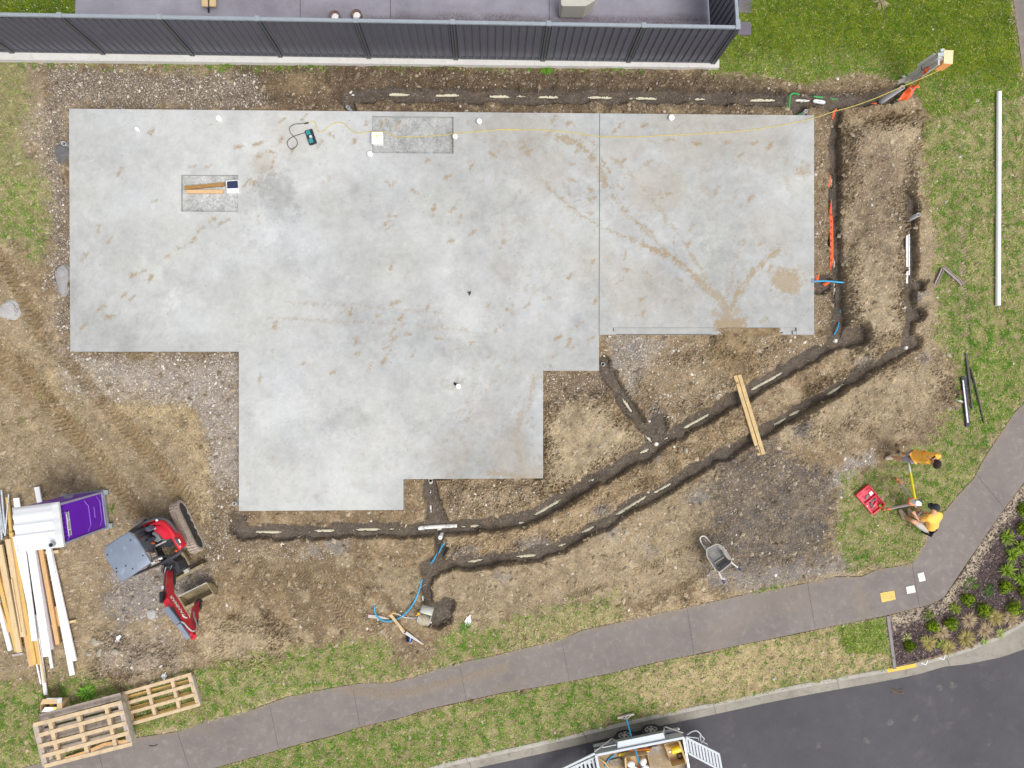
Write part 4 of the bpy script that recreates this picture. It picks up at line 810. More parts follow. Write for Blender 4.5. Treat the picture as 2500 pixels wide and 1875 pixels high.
kk = nt.nodes.new('ShaderNodeCombineColor'); [nt.links.new(k, kk.inputs[i]) for i in range(3)]
wc = mixc(nt, ramp(nt, noise(nt, co, .45, 4, .6), .35, .65), (.400, .400, .380), (.392, .398, .398)); c = mixc(nt, 1.0, wc, kk.outputs[0], 'MULTIPLY')
rr = math_n(nt, 'MULTIPLY', ramp(nt, noise(nt, co, 11, 9, .85, 1.2), .36, .56, .45, 1.12), ramp(nt, noise(nt, co, 2.2, 4, .6, .5), .35, .65, .82, 1.12)); r3 = nt.nodes.new('ShaderNodeCombineColor'); [nt.links.new(rr, r3.inputs[i]) for i in range(3)]
c = mixc(nt, rA, c, mixc(nt, 1.0, c, r3.outputs[0], 'MULTIPLY'))
f = math_n(nt, 'MULTIPLY', mA, ramp(nt, noise(nt, co, 30, 6, .8), .34, .50, .2, 1.0), True)
c = mixc(nt, math_n(nt, 'MULTIPLY', f, .82), c, (.285, .195, .085))
v = N(nt, 'ShaderNodeTexVoronoi', Scale=7.0); nt.links.new(co, v.inputs['Vector']); sp = nt.nodes.new('ShaderNodeSeparateColor'); nt.links.new(v.outputs['Color'], sp.inputs[0])
dk = math_n(nt, 'MULTIPLY', math_n(nt, 'LESS_THAN', sp.outputs[0], ramp(nt, noise(nt, co, .5, 3), .36, .62, .08, .55)), math_n(nt, 'LESS_THAN', v.outputs['Distance'], ramp(nt, sp.outputs[1], 0, 1, .03, .12)))
c = mixc(nt, math_n(nt, 'MULTIPLY', dk, .6), c, (.17, .12, .075))
nt.links.new(c, bs.inputs['Base Color']); nt.links.new(ramp(nt, n2, .3, .7, .62, .85), bs.inputs['Roughness']); bs.inputs['Specular IOR Level'].default_value = .35
bumpn(nt, bs, math_n(nt, 'ADD', n3, math_n(nt, 'MULTIPLY', f, 1.5)), .25, .004)
slab_t = thing('house_slab', (0, 0, 0), 'large pale grey stepped concrete house slab marked with muddy footprints', 'slab')
sl_o = np_mesh('slab_top', np.concatenate(Vs), np.concatenate(Fs), m, {k_: np.concatenate(v_) for k_, v_ in At.items()}); sl_o.parent = slab_t; sl_o['_o'] = (0, 0, 0)
mb = MB(); ja = W(1464, 277.5, ZT + .0025); jb = W(1462.7, 816, ZT + .0025); beam(mb, ja, jb, .02, .003); mb.build('control_joint', mat('joint_green', (.12, .17, .16), .8), slab_t)
mb = MB(); a, b = W(1496, 799, ZT - .052), W(1740, 799.2, ZT - .052); beam(mb, a, b, .03, .006); beam(mb, W(1497.5, 800, ZT - .052), W(1497.5, 808, ZT - .052), .02, .006); beam(mb, W(1505, 816, ZT - .0545), W(1738, 816, ZT - .0545), .012, .006); mb.build('shade_dirt_seam', mat('seam_shade_dirt', (.10, .09, .08), .95), slab_t)  # dark strips paint the step's shade and dirt along the rebate
mb = MB(); beam(mb, W(1930, 799.2, ZT - .052), W(1944, 799.2, ZT - .052), .03, .006); beam(mb, W(1944, 800, ZT - .052), W(1944, 808, ZT - .052), .02, .006); mb.build('shade_dirt_seam', mat('seam_shade_dirt', (.10, .09, .08), .95), slab_t)  # same painted shade and dirt at the rebate's right end
# ================================================================== NEIGHBOUR: patio, fence, plinth
M_PLINTH = conc_mat('plinth_concrete', (.60, .58, .55), .07, 5, (.36, .33, .29), .5)[0]
mb = MB(); prism(mb, [W(-330, 142, .15), W(-330, 80, .15), W(1756, 110, .15), W(1756, 165, .15)], .15, -.1)
tag(mb.build('concrete_plinth', M_PLINTH), 'pale concrete plinth strip running under the foot of the dark fence', 'plinth')
M_PATIO = conc_mat('patio_concrete', (.255, .245, .285), .16, 1.6, (.31, .29, .32), .6, attr='mud', mud=(.105, .08, .09), big=.7)[0]
def patio_attr(V):
    n = len(V); out = np.zeros(n)
    for x, y, rx, ry, s in [(640, 12, 90, 40, .35), (700, 5, 60, 22, .4), (830, 30, 120, 30, .3)] + [(x, 48 + 4 * math.sin(x), 70, 15, .95) for x in range(930, 1340, 60)] + [(x, 50 + 3 * math.sin(x), 70, 13, .9) for x in range(1370, 1720, 60)] + [(1130, 20, 90, 14, .25), (1200, 60, 400, 14, .8)]:
        p = W(x, y, .06); d = np.hypot((V[:, 0] - p.x) / rx, (V[:, 1] - p.y) / ry) * PPM; out = np.maximum(out, s * sstep(1.25, .4, d))
    return {'mud': out}
pt = sheet('patio', [(184, -420), (1746, -420), (1746, 150), (184, 130)], .06, .12, M_PATIO, patio_attr, -.05)
tag(pt, 'damp purplish grey concrete patio behind the dark fence', None, None, 'structure')
mb = MB()
for x in (733, 953, 1341): beam(mb, W(x, -400, .063), W(x, 110, .063), .014, .004)
tag(mb.build('patio_joints', M_CRK), 'dark saw-cut joints in the patio', None, None, 'structure')
M_PAV = mat('paver', (.14, .12, .15), .8, var=.12, sc=12)
for a, lb in (((1803, -8, 1834, 31), 'square dark paver beside the fence, at the top edge'), ((1802, 53, 1834, 85), 'square dark paver in the lawn just beyond the fence corner')):
    mb = MB(); prism(mb, [W(a[0], a[1], .05), W(a[2], a[1], .05), W(a[2], a[3], .05), W(a[0], a[3], .05)], .05, -.05); tag(mb.build('paver', M_PAV), lb, 'paver')
M_FEN = mat('dark_steel_sheet', (.115, .116, .145), .36, .25, var=.05, sc=3, bump=.03, dirt=(.2, .19, .19), dirt_amt=.0)
M_POST = mat('dark_steel_post', (.085, .09, .10), .4, .2, var=.05, bump=0); M_RAIL = mat('pale_steel_rail', (.30, .335, .37), .4, .2, var=.06, bump=0)
FZ0, FZ1 = .155, 1.95
fbx = [-405, -187, 30, 252, 470, 685, 901, 1113, 1325, 1534, 1741]
fb = [W(x, 125.6 + x * .0154, FZ0) for x in fbx]
f_t = thing('steel_fence', (fb[5].x, fb[5].y, FZ0), 'long dark grey ribbed steel fence along the north side of the site', 'fence')
def fence_run(pts, ft, side):
    for i in range(len(pts) - 1):
        a, b = pts[i], pts[i + 1]; u = (b - a).normalized(); s = Vector((u.y, -u.x, 0)) * side; L = (b - a).length
        n = 12; vs = []; st = L / n; mb = MB(); cs = []
        for k in range(n):
            x = k * st
            for o, dpt in ((0, 0), (.0, 0), (st * .40, 0), (st * .46, .036), (st * .60, .036), (st * .66, 0)): cs.append((x + o, dpt))
        cs.append((L, 0)); m_ = len(cs)
        for z in (FZ0 + .03, FZ1 - .02):
            for x, dpt in cs: vs.append(a + u * x + s * (dpt - .012) + Vector((0, 0, z - a.z)))
        mb.add(vs, [(j, j + 1, m_ + j + 1, m_ + j) for j in range(m_ - 1)]); mb.build('fence_panel', M_FEN, ft)
        mb = MB(); beam(mb, a + Vector((0, 0, FZ1 - a.z)), b + Vector((0, 0, FZ1 - a.z)), .075, .05); mb.build('top_rail', M_RAIL, ft)
        mb = MB(); beam(mb, a + Vector((0, 0, FZ0 + .03 - a.z)), b + Vector((0, 0, FZ0 + .03 - a.z)), .045, .05); mb.build('bottom_rail', M_POST, ft)
    for p in pts:
        po = MB(); beam(po, p + Vector((-.032, 0, -.01)), p + Vector((-.032, 0, FZ1 - p.z)), .05, .10); beam(po, p + Vector((.032, 0, -.01)), p + Vector((.032, 0, FZ1 - p.z)), .05, .10)
        q = po.build('post', M_POST, ft); c_ = MB(); beam(c_, p + Vector((0, 0, FZ1 - p.z + .012)), p + Vector((0, 0, FZ1 - p.z + .045)), .11, .12); c_.build('post_cap', M_RAIL, q)
fence_run(fb, f_t, 1)
cor = fb[-1]; dirn = (W(1795, 0, FZ1) - W(1799, 66, FZ1)).normalized()
s_t = thing('steel_fence', tuple(cor + dirn * .12), 'short dark ribbed steel fence turning the corner beside the lawn', 'fence')
fence_run([cor + dirn * .12, cor + dirn * 2.45, cor + dirn * 4.8], s_t, 1)
# patio things
M_COP = mat('copper_glaze', (.24, .14, .12), .35, .4, var=.2); M_WHT = mat('white_plastic', (.80, .80, .79), .45, var=.03, sc=6, bump=.03)
M_WHT2 = mat('white_pvc', (.82, .83, .83), .35, var=.05, sc=7, bump=.03, dirt=(.45, .4, .33), dirt_amt=.03)
for x, y, lb in ((818, 40, 'copper-rimmed round pot with a white inside, the left of the pair on the patio'), (871, 37, 'copper-rimmed round pot with a white inside, the right of the pair on the patio')):
    p = W(x, y, .22); t = thing('round_pot', (p.x, p.y, .063), lb, 'pot', 'copper pots on the patio'); mb = MB()
    lathe(mb, (p.x, p.y, .063), [(.09, 0), (.135, .06), (.14, .2), (.125, .22), (.115, .2), (.11, .1), (.02, .09)], 24); mb.build('pot', M_COP, t, True)
    mb = MB(); lathe(mb, (p.x, p.y, .16), [(.108, 0), (.10, .03), (.05, .045), (.01, .05)], 20); mb.build('white_filling', M_WHT, t, True)
M_PINE = mat('pale_timber', (.52, .38, .2), .7, var=.18, sc=7, stretch=(1, 1, 1), bump=.2); M_BLK = mat('black_plastic', (.018, .02, .024), .45, var=.1, bump=.05)
p = W(510, 8, .3); t = thing('garden_stool', (p.x, p.y, .063), 'small pale timber stool on a black leg, cut by the top edge of the picture', 'stool')
for a, b in ((492, 507), (511, 527)):
    mb = MB(); prism(mb, [W(a, -40, .38), W(b, -40, .38), W(b, 16, .38), W(a, 15, .38)], .38, .34); mb.build('seat_slat', M_PINE, t)
mb = MB(); beam(mb, W(509, 14, .3), W(509, 30, .08), .035, .035); beam(mb, W(509, -30, .3), W(509, -30, .07), .035, .035); beam(mb, W(509, -36, .32), W(509, 16, .32), .04, .035); mb.build('leg_frame', M_BLK, t)
p = W(1412, -10, .4); t = thing('heat_pump_unit', (p.x, p.y, .063), 'beige outdoor heat pump unit standing on two feet on the patio', 'heat pump')
M_BEI = mat('beige_steel', (.47, .45, .39), .5, var=.06)
mb = MB(); prism3(mb, [W(1370, -18, .7), W(1370, 11, .7), W(1374, 15, .7), W(1430, 15, .7), W(1442, 8, .7), W(1454, 0, .7), W(1456, -18, .7)], (0, 0, -.55)); mb.build('casing', M_BEI, t)
mb = MB()
for i in range(7): beam(mb, W(1434 + i * 3, -16, .702), W(1434 + i * 3, 2 - i, .702), .008, .006)
g_ = mb.build('grille', mat('grey_grille', (.25, .24, .22), .6), t); g_['kind'] = 'stuff'; del g_['kind']
for x in (1381, 1434):
    mb = MB(); prism(mb, [W(x - 5, -10, .13), W(x + 5, -10, .13), W(x + 5, 22, .13), W(x - 5, 22, .13)], .15, .063); mb.build('foot', M_WHT2, t)
# weeds and bushes near plinth
def plant(name, x, y, z, n, L, w, up, c0, c1, label, cat, group=None, seed=0, spread=.03, curl=.4, parent=None, stems=True):
    r = np.random.RandomState(seed + int(x) * 7 + int(y)); p = W(x, y, z); az = r.uniform(0, 2 * np.pi, n); rr = spread * np.sqrt(r.rand(n))
    q = r.rand(n)[:, None]; cg = (np.array(c0) * q + np.array(c1) * (1 - q)) * (.75 + .5 * r.rand(n)[:, None])
    X_ = rr * np.cos(az); Y_ = rr * np.sin(az); o = blades_r(name, X_, Y_, np.full(n, .0), r, az + r.uniform(-.5, .5, n), L, w, up, cg, M_BLADE, curl); o.location = (p.x, p.y, z)
    return tag(o, label, cat, group)
def blades_r(name, x, y, z, r, az, L, Wd, up, colr, mat_, curl):
    n = len(x); L = L * r.uniform(.55, 1.15, n); dx = np.cos(az); dy = np.sin(az); el = np.clip(up * r.uniform(.5, 1.3, n), .05, 1.45); px, py = -dy, dx; w = Wd * r.uniform(.7, 1.2, n) / 2
    rows = []; P = np.stack([px, py, np.zeros(n)], 1); cur = np.stack([x, y, z], 1)
    for k, (seg, drop, ww) in enumerate(((.0, 0, .6), (.35, 0, 1), (.35, .5, .9), (.3, 1.0, .12))):
        e = el - drop * .9; st = np.stack([dx * np.cos(e), dy * np.cos(e), np.sin(e)], 1) * (L * seg)[:, None]; cur = cur + st; rows += [cur - P * (w * ww)[:, None], cur + P * (w * ww)[:, None]]
    V = np.stack(rows, 1).reshape(-1, 3); o = np.arange(n)[:, None] * 8; F = np.concatenate([o + np.array([[2 * k, 2 * k + 1, 2 * k + 3, 2 * k + 2]]) for k in range(3)], 0)
    return np_mesh(name, V, F, mat_, None, np.repeat(colr, 8, 0))
GB = ((.10, .24, .02), (.16, .33, .04))
plant('leafy_weed', 1493, 158, .03, 60, .12, .05, .9, *GB, 'bushy broad-leaved weed growing against the plinth, wide one', 'weed', None, 1, .10)
plant('leafy_weed', 1513, 157, .03, 50, .12, .05, .9, *GB, 'broad-leaved weed against the plinth, right-hand clump of the wide weed', 'weed', None, 2, .10)
plant('leafy_weed', 1541, 154, .03, 20, .08, .04, .9, *GB, 'small weed against the plinth just right of the bushy weed', 'weed', None, 3, .05)
plant('leafy_weed', 1333, 168, .03, 45, .13, .035, .7, (.09, .22, .02), (.13, .28, .03), 'low bright weed at the foot of the plinth, left of the bushy weed', 'weed', None, 4, .09)
plant('leafy_weed', 547, 160, .03, 60, .13, .02, .8, (.10, .22, .02), (.2, .28, .04), 'grassy weed tuft at the foot of the plinth above the slab', 'weed', None, 5, .12)
plant('dry_tussock', 2148, 2, .03, 60, .28, .012, .6, (.5, .42, .28), (.35, .28, .17), 'pale dry tussock in the lawn at the top edge', 'grass tuft', None, 6, .06)
plant('leafy_weed', 212, 1692, .03, 60, .2, .03, .7, *GB, 'leafy weed growing between the boards and the pallet stack', 'weed', None, 7, .12)
plant('grass_tuft', 1135, 1530, .02, 50, .18, .012, .7, (.08, .2, .02), (.13, .28, .04), 'green grass tuft beside the white rag', 'grass tuft', None, 8, .05)
# --------------- planting bed
gid = 0
for x, y, L, c in ((2455, 1311, .34, 0), (2468, 1352, .36, 0), (2455, 1390, .38, 0), (2490, 1333, .32, 0), (2489, 1412, .34, 0), (2505, 1380, .3, 0)):
    gid += 1; plant('spiky_flax', x, y, .03, 70, L * .66, .022, 1.0, (.30, .42, .04), (.09, .17, .012), ['spiky yellow-green flax, northernmost of the bed', 'spiky flax in the middle of the clump row', 'spiky flax, lower of the row beside the dry edge', 'spiky flax at the picture edge behind the second clump', 'spiky flax farthest down the bed edge', 'spiky flax cut by the right edge'][gid - 1], 'flax', 'flax plants in the bed', gid, .06)
lbs = ['round bright green shrub nearest the service covers', 'round green shrub, the big one in the centre of the bed', 'round green shrub below the flax clumps', 'large round green shrub near the kerb bend', 'round green shrub at the left, close to the sandy edge', 'round green shrub between the left shrub and the tussocks', 'round shrub cut by the right edge under the flax', 'dark low shrub at the bed corner by the edging strip', 'round shrub at the right edge above the flax', 'second round shrub at the right edge above the flax']
for i, (x, y, rr) in enumerate(((2360, 1462, .2), (2398, 1487, .23), (2453, 1431, .2), (2472, 1484, .25), (2275, 1527, .19), (2319, 1521, .2), (2500, 1444, .22), (2218, 1575, .17), (2497, 1243, .2), (2496, 1290, .22))):
    r = np.random.RandomState(50 + i); n = 420; u = r.randn(n, 3); u[:, 2] = np.abs(u[:, 2]); u /= np.linalg.norm(u, axis=1)[:, None]; rad = rr * (.55 + .5 * r.rand(n)) * (1 + .18 * np.sin(3 * np.arctan2(u[:, 1], u[:, 0]) + i))
    c_ = u * rad[:, None]; c_[:, 2] *= .9; a_ = r.randn(n, 3); a_ -= (a_ * u).sum(1)[:, None] * u * .7; a_ /= np.linalg.norm(a_, axis=1)[:, None]; b_ = np.cross(a_, u + r.randn(n, 3) * .4); b_ /= np.linalg.norm(b_, axis=1)[:, None]
    s = (.018 + .016 * r.rand(n))[:, None]; V_ = np.stack([c_ - a_ * s, c_ + b_ * s * .6, c_ + a_ * s, c_ - b_ * s * .6], 1).reshape(-1, 3); q = r.rand(n)[:, None]
    cg = (np.array((.27, .38, .015)) * q + np.array((.05, .11, .006)) * (1 - q)) * (.6 if i == 7 else 1)
    p = W(x, y, .02); t = thing('round_shrub', (p.x, p.y, .02), lbs[i], 'shrub', 'round shrubs in the bed')
    o = np_mesh('foliage', V_, np.arange(4 * n).reshape(-1, 4), M_BLADE, None, np.repeat(cg, 4, 0)); o.parent = t; o.location = (0, 0, .02)
    mb = MB(); M_STEM = mat('woody_stem', (.12, .08, .05), .9)
    for k in range(6): a = k * 1.05; tube(mb, [p, p + Vector((math.cos(a) * rr * .35, math.sin(a) * rr * .35, rr * .55))], .006, 5)
    mb.build('stem', M_STEM, t)
tl = ['tan tussock grass left of centre in the bed', 'tan tussock grass between two big shrubs', 'tan tussock grass near the kerb bend', 'pinkish tussock grass by the kerb, right of the yellow one', 'yellowish tussock grass beside the kerb', 'tan tussock grass under the middle shrub', 'tan tussock grass nearest the edging strip', 'yellow tussock grass right of a pale weed']
for i, (x, y, L) in enumerate(((2366, 1521, .3), (2430, 1516, .3), (2468, 1516, .34), (2403, 1546, .3), (2358, 1566, .33), (2300, 1550, .28), (2268, 1577, .28), (2316, 1588, .27))):
    c0, c1 = ((.56, .44, .27), (.34, .25, .15)) if i in (0, 3, 5, 2) else ((.50, .42, .14), (.30, .25, .10)); plant('tussock_grass', x - 3, y - 9, .02, 170, L * .85, .008, .75, c0, c1, tl[i], 'tussock', 'tussocks in the bed', 70 + i, .05, .6)
wl_ = ['pale leafy weed next to the yellow tussock', 'pale leafy weed above the left tussock', 'pale leafy weed near the bed corner', 'small pale weed by the kerb', 'small pale weed on the kerb side near the right edge', 'thin dark sprig in the middle of the bed', 'feathery green sprig close to the sandy edge', 'loose yellowish sprig between two shrubs', 'olive sprig beside the sandy edge at the left']
for i, (x, y, L, c) in enumerate(((2300, 1572, .17, (.28, .36, .06)), (2257, 1563, .13, (.36, .42, .1)), (2212, 1556, .13, (.4, .42, .16)), (2401, 1566, .12, (.3, .4, .1)), (2441, 1546, .14, (.36, .42, .12)), (2413, 1440, .2, (.05, .12, .02)), (2369, 1425, .22, (.09, .17, .02)), (2328, 1486, .18, (.2, .26, .03)), (2266, 1502, .18, (.13, .17, .04)))):
    plant('bed_weed', x, y, .02, 34, L, .026, .6, c, tuple(v * .6 for v in c), wl_[i], 'weed', None, 90 + i, .05)
mb = MB(); r = random.Random(4)
p = W(2191, 1687, -.13)
for i in range(16):
    a = r.uniform(-.5, .5) + (0 if i % 2 else math.pi); q = p + Vector((r.uniform(-.03, .03), r.uniform(-.05, .05), 0)); tube(mb, spline([q, q + Vector((math.cos(a) * .09, math.sin(a) * .07, .02)), q + Vector((math.cos(a + r.uniform(-.8, .8)) * .19, math.sin(a + r.uniform(-.5, .5)) * .12, .0))], 3), .004, 4)
tag(mb.build('dead_twig', mat('dead_twig', (.24, .16, .12), .9)), 'dry forked twig lying on the asphalt', 'twig')
# ================================================================== PIPES IN THE TRENCHES
M_PVC = mat('dusty_pvc', (.58, .54, .40), .6, var=.08, sc=12, dirt=(.3, .26, .18), dirt_amt=.22); M_PVCG = mat('grey_pvc', (.42, .43, .45), .45, var=.06, sc=8, dirt=(.25, .2, .15), dirt_amt=.05)
M_PVCW = mat('white_pipe_muddy', (.74, .73, .70), .5, var=.05, sc=9, dirt=(.2, .16, .12), dirt_amt=.35)
PZ = -DEP - .078
def drain(lst, label, r=.055, mt=M_PVC, extra=()):
    pts = []
    for a in lst: pts += [(a[0], a[1]), (a[2], a[3])]
    pts = pts + list(extra); c0 = pts[0]
    pts.sort(key=lambda p: (p[0] if abs(lst[0][0] - lst[-1][0]) > 25 or len(lst) > 4 else 0, p[1]))
    P_ = [W(x, y, PZ) for x, y in pts]; P_ = [P_[0] + (P_[0] - P_[1]).normalized() * .3] + P_ + [P_[-1] + (P_[-1] - P_[-2]).normalized() * .2]
    mb = MB(); tube(mb, P_, r, 14); return tag(mb.build('drain_pipe', mt, None, True), label, 'pipe')
drain(DN, 'buried cream drain pipe showing in dashes along the northern trench')
drain(DD, 'cream drain pipe showing through the inner diagonal trench')
drain(DB[:3] + [DB[7]], 'cream drain pipe in the trench along the south edge of the slab')
drain([DB[4], DB[5], DB[6]], 'cream drain pipe east of the white junction in the southern trench')
drain([d_ for d_ in DO if d_[0] < 2100], 'cream drain pipe showing through the outer diagonal trench')
mb = MB(); beam(mb, W(2213, 556, -DEP + .03), W(2213, 692, -DEP + .03), .05, .06); beam(mb, W(2218.5, 565, -DEP + .03), W(2218.5, 672, -DEP + .03), .03, .05); tag(mb.build('white_batten', M_WHT2), 'white and cream batten lying in the north end of the outer trench', 'batten')
drain(DF, 'short cream drain pipe in the branch trench from the slab corner', .05)
mb = MB(); P_ = [W(x, y, PZ + .008) for x, y in ((2029, 420), (2030, 460), (2034, 560), (2036, 625), (2037, 684), (2037, 735), (2039, 760))]; tube(mb, P_, .04, 12); tag(mb.build('drain_pipe', M_PVC, None, True), 'cream conduit lying under the orange tape in the east trench', 'pipe')
mb = MB(); P_ = [W(x, y, PZ + .012) for x, y in ((1051, 1188), (1051, 1210), (1052, 1262))]; tube(mb, P_, .035, 10); tag(mb.build('drain_pipe', M_PVCW, None, True), 'white drain pipe in the short trench under the slab notch', 'pipe')
# exposed junction pipe with riser
p = W(1068, 1287, -.1); t = thing('pipe_junction', (p.x, p.y, -DEP), 'muddy white pipe junction lying exposed in the southern trench', 'pipe fitting')
mb = MB(); tube(mb, [W(1022, 1290, -DEP + .01), W(1028, 1288, -DEP + .02), W(1116, 1283, -DEP + .02)], .055, 16); mb.build('pipe', M_PVCW, t, True)
mb = MB(); tube(mb, [W(1072, 1287, -DEP), W(1073, 1294, -DEP + .03)], .06, 16); mb.build('socket', M_PVCW, t, True); mb = MB(); tube(mb, [W(1025, 1289, -DEP + .018), W(1036, 1288, -DEP + .018)], .063, 16); mb.build('socket', M_PVCW, t, True)
a = W(1079, 1304, -.12); mb = MB(); tube(mb, [a, W(1075, 1312, .12)], .05, 18); mb.build('riser', M_WHT2, t, True); b = W(1075, 1312, .12); mb = MB(); lathe(mb, b, [(.056, -.02), (.058, .02), (.05, .035), (.01, .04)], 18); mb.build('cap', M_WHT, t, True); mb = MB(); beam(mb, b + Vector((-.025, 0, .042)), b + Vector((.02, .01, .042)), .012, .006); mb.build('cap_slot', M_BLK, t)
for x, y, r, lb in ((1602, 1084, .075, 'round pale pipe bend cap where two trenches meet'), (2039, 832, .07, 'pale pipe elbow at the corner of the inner trench'), (2211, 849, .065, 'pale pipe elbow at the corner of the outer trench')):
    p = W(x, y, -DEP); t = thing('pipe_elbow', tuple(p), lb, 'pipe fitting'); mb = MB(); ball(mb, p + Vector((0, 0, -.01)), (r, r * .9, r * .8), 14, 9); mb.build('elbow', mat('mud_smeared_white', (.62, .58, .5), .7, var=.1, sc=25, dirt=(.22, .16, .11), dirt_amt=.5), t, True)
    mb = MB(); lathe(mb, p + Vector((0, 0, .0)), [(r * .55, 0), (r * .6, .05), (r * .4, .056), (.01, .05)], 14); mb.build('socket', M_PVCW, t, True)
def riser(bx, by, tx, ty, z0, z1, r, mt, label, dirt=False):
    a = W(bx, by, z0); b = W(tx, ty, z1); t = thing('upright_pipe', tuple(a), label, 'pipe'); mb = MB(); pipe_open(mb, a, b, r, .007, 20); mb.build('pipe', mt, t, True)
    mb = MB(); d = (b - a).normalized(); lathe(mb, b - d * .16, [(r - .0075, 0), (r - .009, .002)], 16, d); mb.build('dark_inside', M_BLK, t); return t
M_PVCG2 = mat('light_grey_pvc', (.66, .67, .69), .45, var=.05, bump=.03)
riser(2150, 250, 2204, 213, -.1, .86, .057, M_PVCG2, 'tall grey upright pipe standing beside the temporary power post')
riser(2216, 537, 2243, 524, -.1, .34, .055, M_PVCG2, 'grey upright pipe at the north end of the outer trench')
riser(1955, 282, 1968, 271, -.12, .11, .05, M_PVCG2, 'grey upright pipe at the north-east slab corner by the green conduit')
riser(858, 273, 848, 261, -.12, .12, .052, M_PVCG, 'grey upright pipe at the north slab edge near the trench end')
riser(167, 354, 155, 350, -.05, .22, .056, M_PVCG2, 'upright pipe beside the west edge of the slab')
riser(580, 1226, 571, 1230, -.05, .17, .05, M_PVCG2, 'upright pipe by the south-west corner of the slab')
riser(1473, 890, 1472, 889, -.1, .12, .048, M_PVCG2, 'upright pipe at the inner corner under the garage')
riser(1052, 1177, 1051, 1173, -.1, .12, .055, M_PVCW, 'upright pipe half tucked under the slab notch by the short trench')
# white capped stubs through the slab
caps = [(333, 314, .055, 'smallest white pipe cap, near the top left corner of the slab'), (533, 288, .076, 'white pipe cap at the top edge left of the charger'), (1170, 295, .072, 'white pipe cap right of the large recess'), (1111, 332, .07, 'white pipe cap on the right edge of the large recess, touching the cable'), (902.6, 375, .072, 'white pipe cap at the lower left corner of the large recess'), (1640, 286, .082, 'white pipe cap at the top edge of the garage slab'), (1119, 943, .07, 'white pipe cap beside a small black duct low on the slab')]
src = None
for x, y, r, lb in caps:
    p = W(x, y, ZT + .09); t = thing('capped_stub', (p.x, p.y, ZT), lb, 'pipe cap', 'white capped pipe stubs in the slab')
    mb = MB(); lathe(mb, (p.x, p.y, ZT - .01), [(r * .85, 0), (r * .85, .07)], 20); mb.build('stub', M_WHT2, t, True)
    mb = MB(); lathe(mb, (p.x, p.y, ZT + .045), [(r, 0), (r, .035), (r * .9, .048), (r * .35, .055), (.004, .056)], 24); mb.build('cap', M_WHT, t, True)
    mb = MB(); beam(mb, (p.x - r * .3, p.y, ZT + .103), (p.x + r * .3, p.y + .005, ZT + .103), .008, .005); mb.build('pull_tab', M_GR, t)
p = W(1112, 938, ZT); mb = MB(); pipe_open(mb, (p.x, p.y, ZT - .005), (p.x - .01, p.y + .01, ZT + .05), .035); tag(mb.build('black_duct', M_BLK), 'short black duct end beside the lowest white cap', 'duct')
p = W(1146, 716, ZT); t = thing('cable_bundle', tuple(p), 'small tangle of black cable ends poking from the slab', 'cables'); r = random.Random(3)
for i in range(5):
    mb = MB(); q = p + Vector((r.uniform(-.02, .02), r.uniform(-.04, .04), 0)); tube(mb, spline([q, q + Vector((r.uniform(-.03, .03), r.uniform(-.03, .03), .06)), q + Vector((r.uniform(-.06, .06), r.uniform(-.07, .07), .03))], 4), .010, 6); mb.build('cable', M_BLK, t)
mb = MB(); lathe(mb, p, [(.03, -.01), (.035, .02), (.02, .025)], 12); mb.build('sleeve', M_GR, t)
p = W(2002, 249, -.1); t = thing('pipe_end', (p.x, p.y, -DEP), 'white capsule-shaped pipe end lying near the end of the northern trench', 'pipe fitting'); mb = MB()
tube(mb, spline([W(1985, 246, -.13), W(1989, 247, -.11), W(2000, 248.5, -.10), (W(2010, 250, -.11)), W(2014, 250.5, -.13)], 4), [.02, .03, .045, .05, .055, .056, .056, .056, .056, .056, .056, .056, .05, .045, .04, .03, .02], 14); mb.build('pipe', M_WHT2, t, True)
mb = MB(); beam(mb, W(1998, 247, -.04), W(2002, 248, -.04), .012, .006); mb.build('slot', M_BLK, t)
mb = MB()
for x, y in ((856, 226), (862, 232), (858, 222)): ball(mb, W(x, y, -DEP + .01), (.04, .025, .02), 7, 5)
tag(mb.build('rag', mat('torn_white_rag', (.7, .69, .7), .9, var=.15, sc=40)), 'torn white plastic scraps at the west end of the northern trench', 'rag')
mb = MB()
for a, b in (((1942, 245), (1960, 246)), ((1962, 246), (1977, 246)), ((1957, 249), (1950, 256)), ((1949, 257), (1945, 264))): tube(mb, [W(*a, PZ + .03), W(*b, PZ + .03)], .035, 8)
tag(mb.build('branch_pipe', M_PVCW, None, True), 'forked white pipe half covered beside the green conduit', 'pipe')
# green, blue and white service lines
M_GRN = mat('green_conduit', (.02, .42, .09), .4, var=.08, bump=0); M_BLU = mat('blue_poly_pipe', (.03, .33, .58), .3, var=.06, bump=0)
def line_thing(name, pts, r, mt, lb, cat, n=8, k=8):
    mb = MB(); tube(mb, spline([W(*p) for p in pts], k), r, n); return tag(mb.build(name, mt, None, True), lb, cat)
line_thing('green_conduit', [(1928, 284, .02), (1927, 262, .03), (1928, 240, -.02), (1932, 230, -.05), (1941, 228, -.1), (1951, 231, -.15)], .022, M_GRN, 'bright green conduit bending up to the slab in the northern trench', 'conduit')
line_thing('green_conduit', [(1986, 235, -.13), (1997, 237, -.12), (2009, 238, -.15)], .02, M_GRN, 'short piece of green conduit lying in the northern trench', 'conduit')
line_thing('green_conduit', [(2027, 241, -.15), (2035, 242, -.14), (2044, 242, -.16)], .012, M_GRN, 'thin bit of green conduit near the trench corner', 'conduit')
line_thing('green_conduit', [(1948, 281, -.02), (1956, 277, -.02)], .016, M_GRN, 'green conduit stub under the grey pipe at the slab corner', 'conduit')
line_thing('green_conduit', [(2189, 244, .0), (2210, 238, .06), (2224, 234, .1)], .02, M_GRN, 'green conduit crossing the orange tape under the power post', 'conduit')
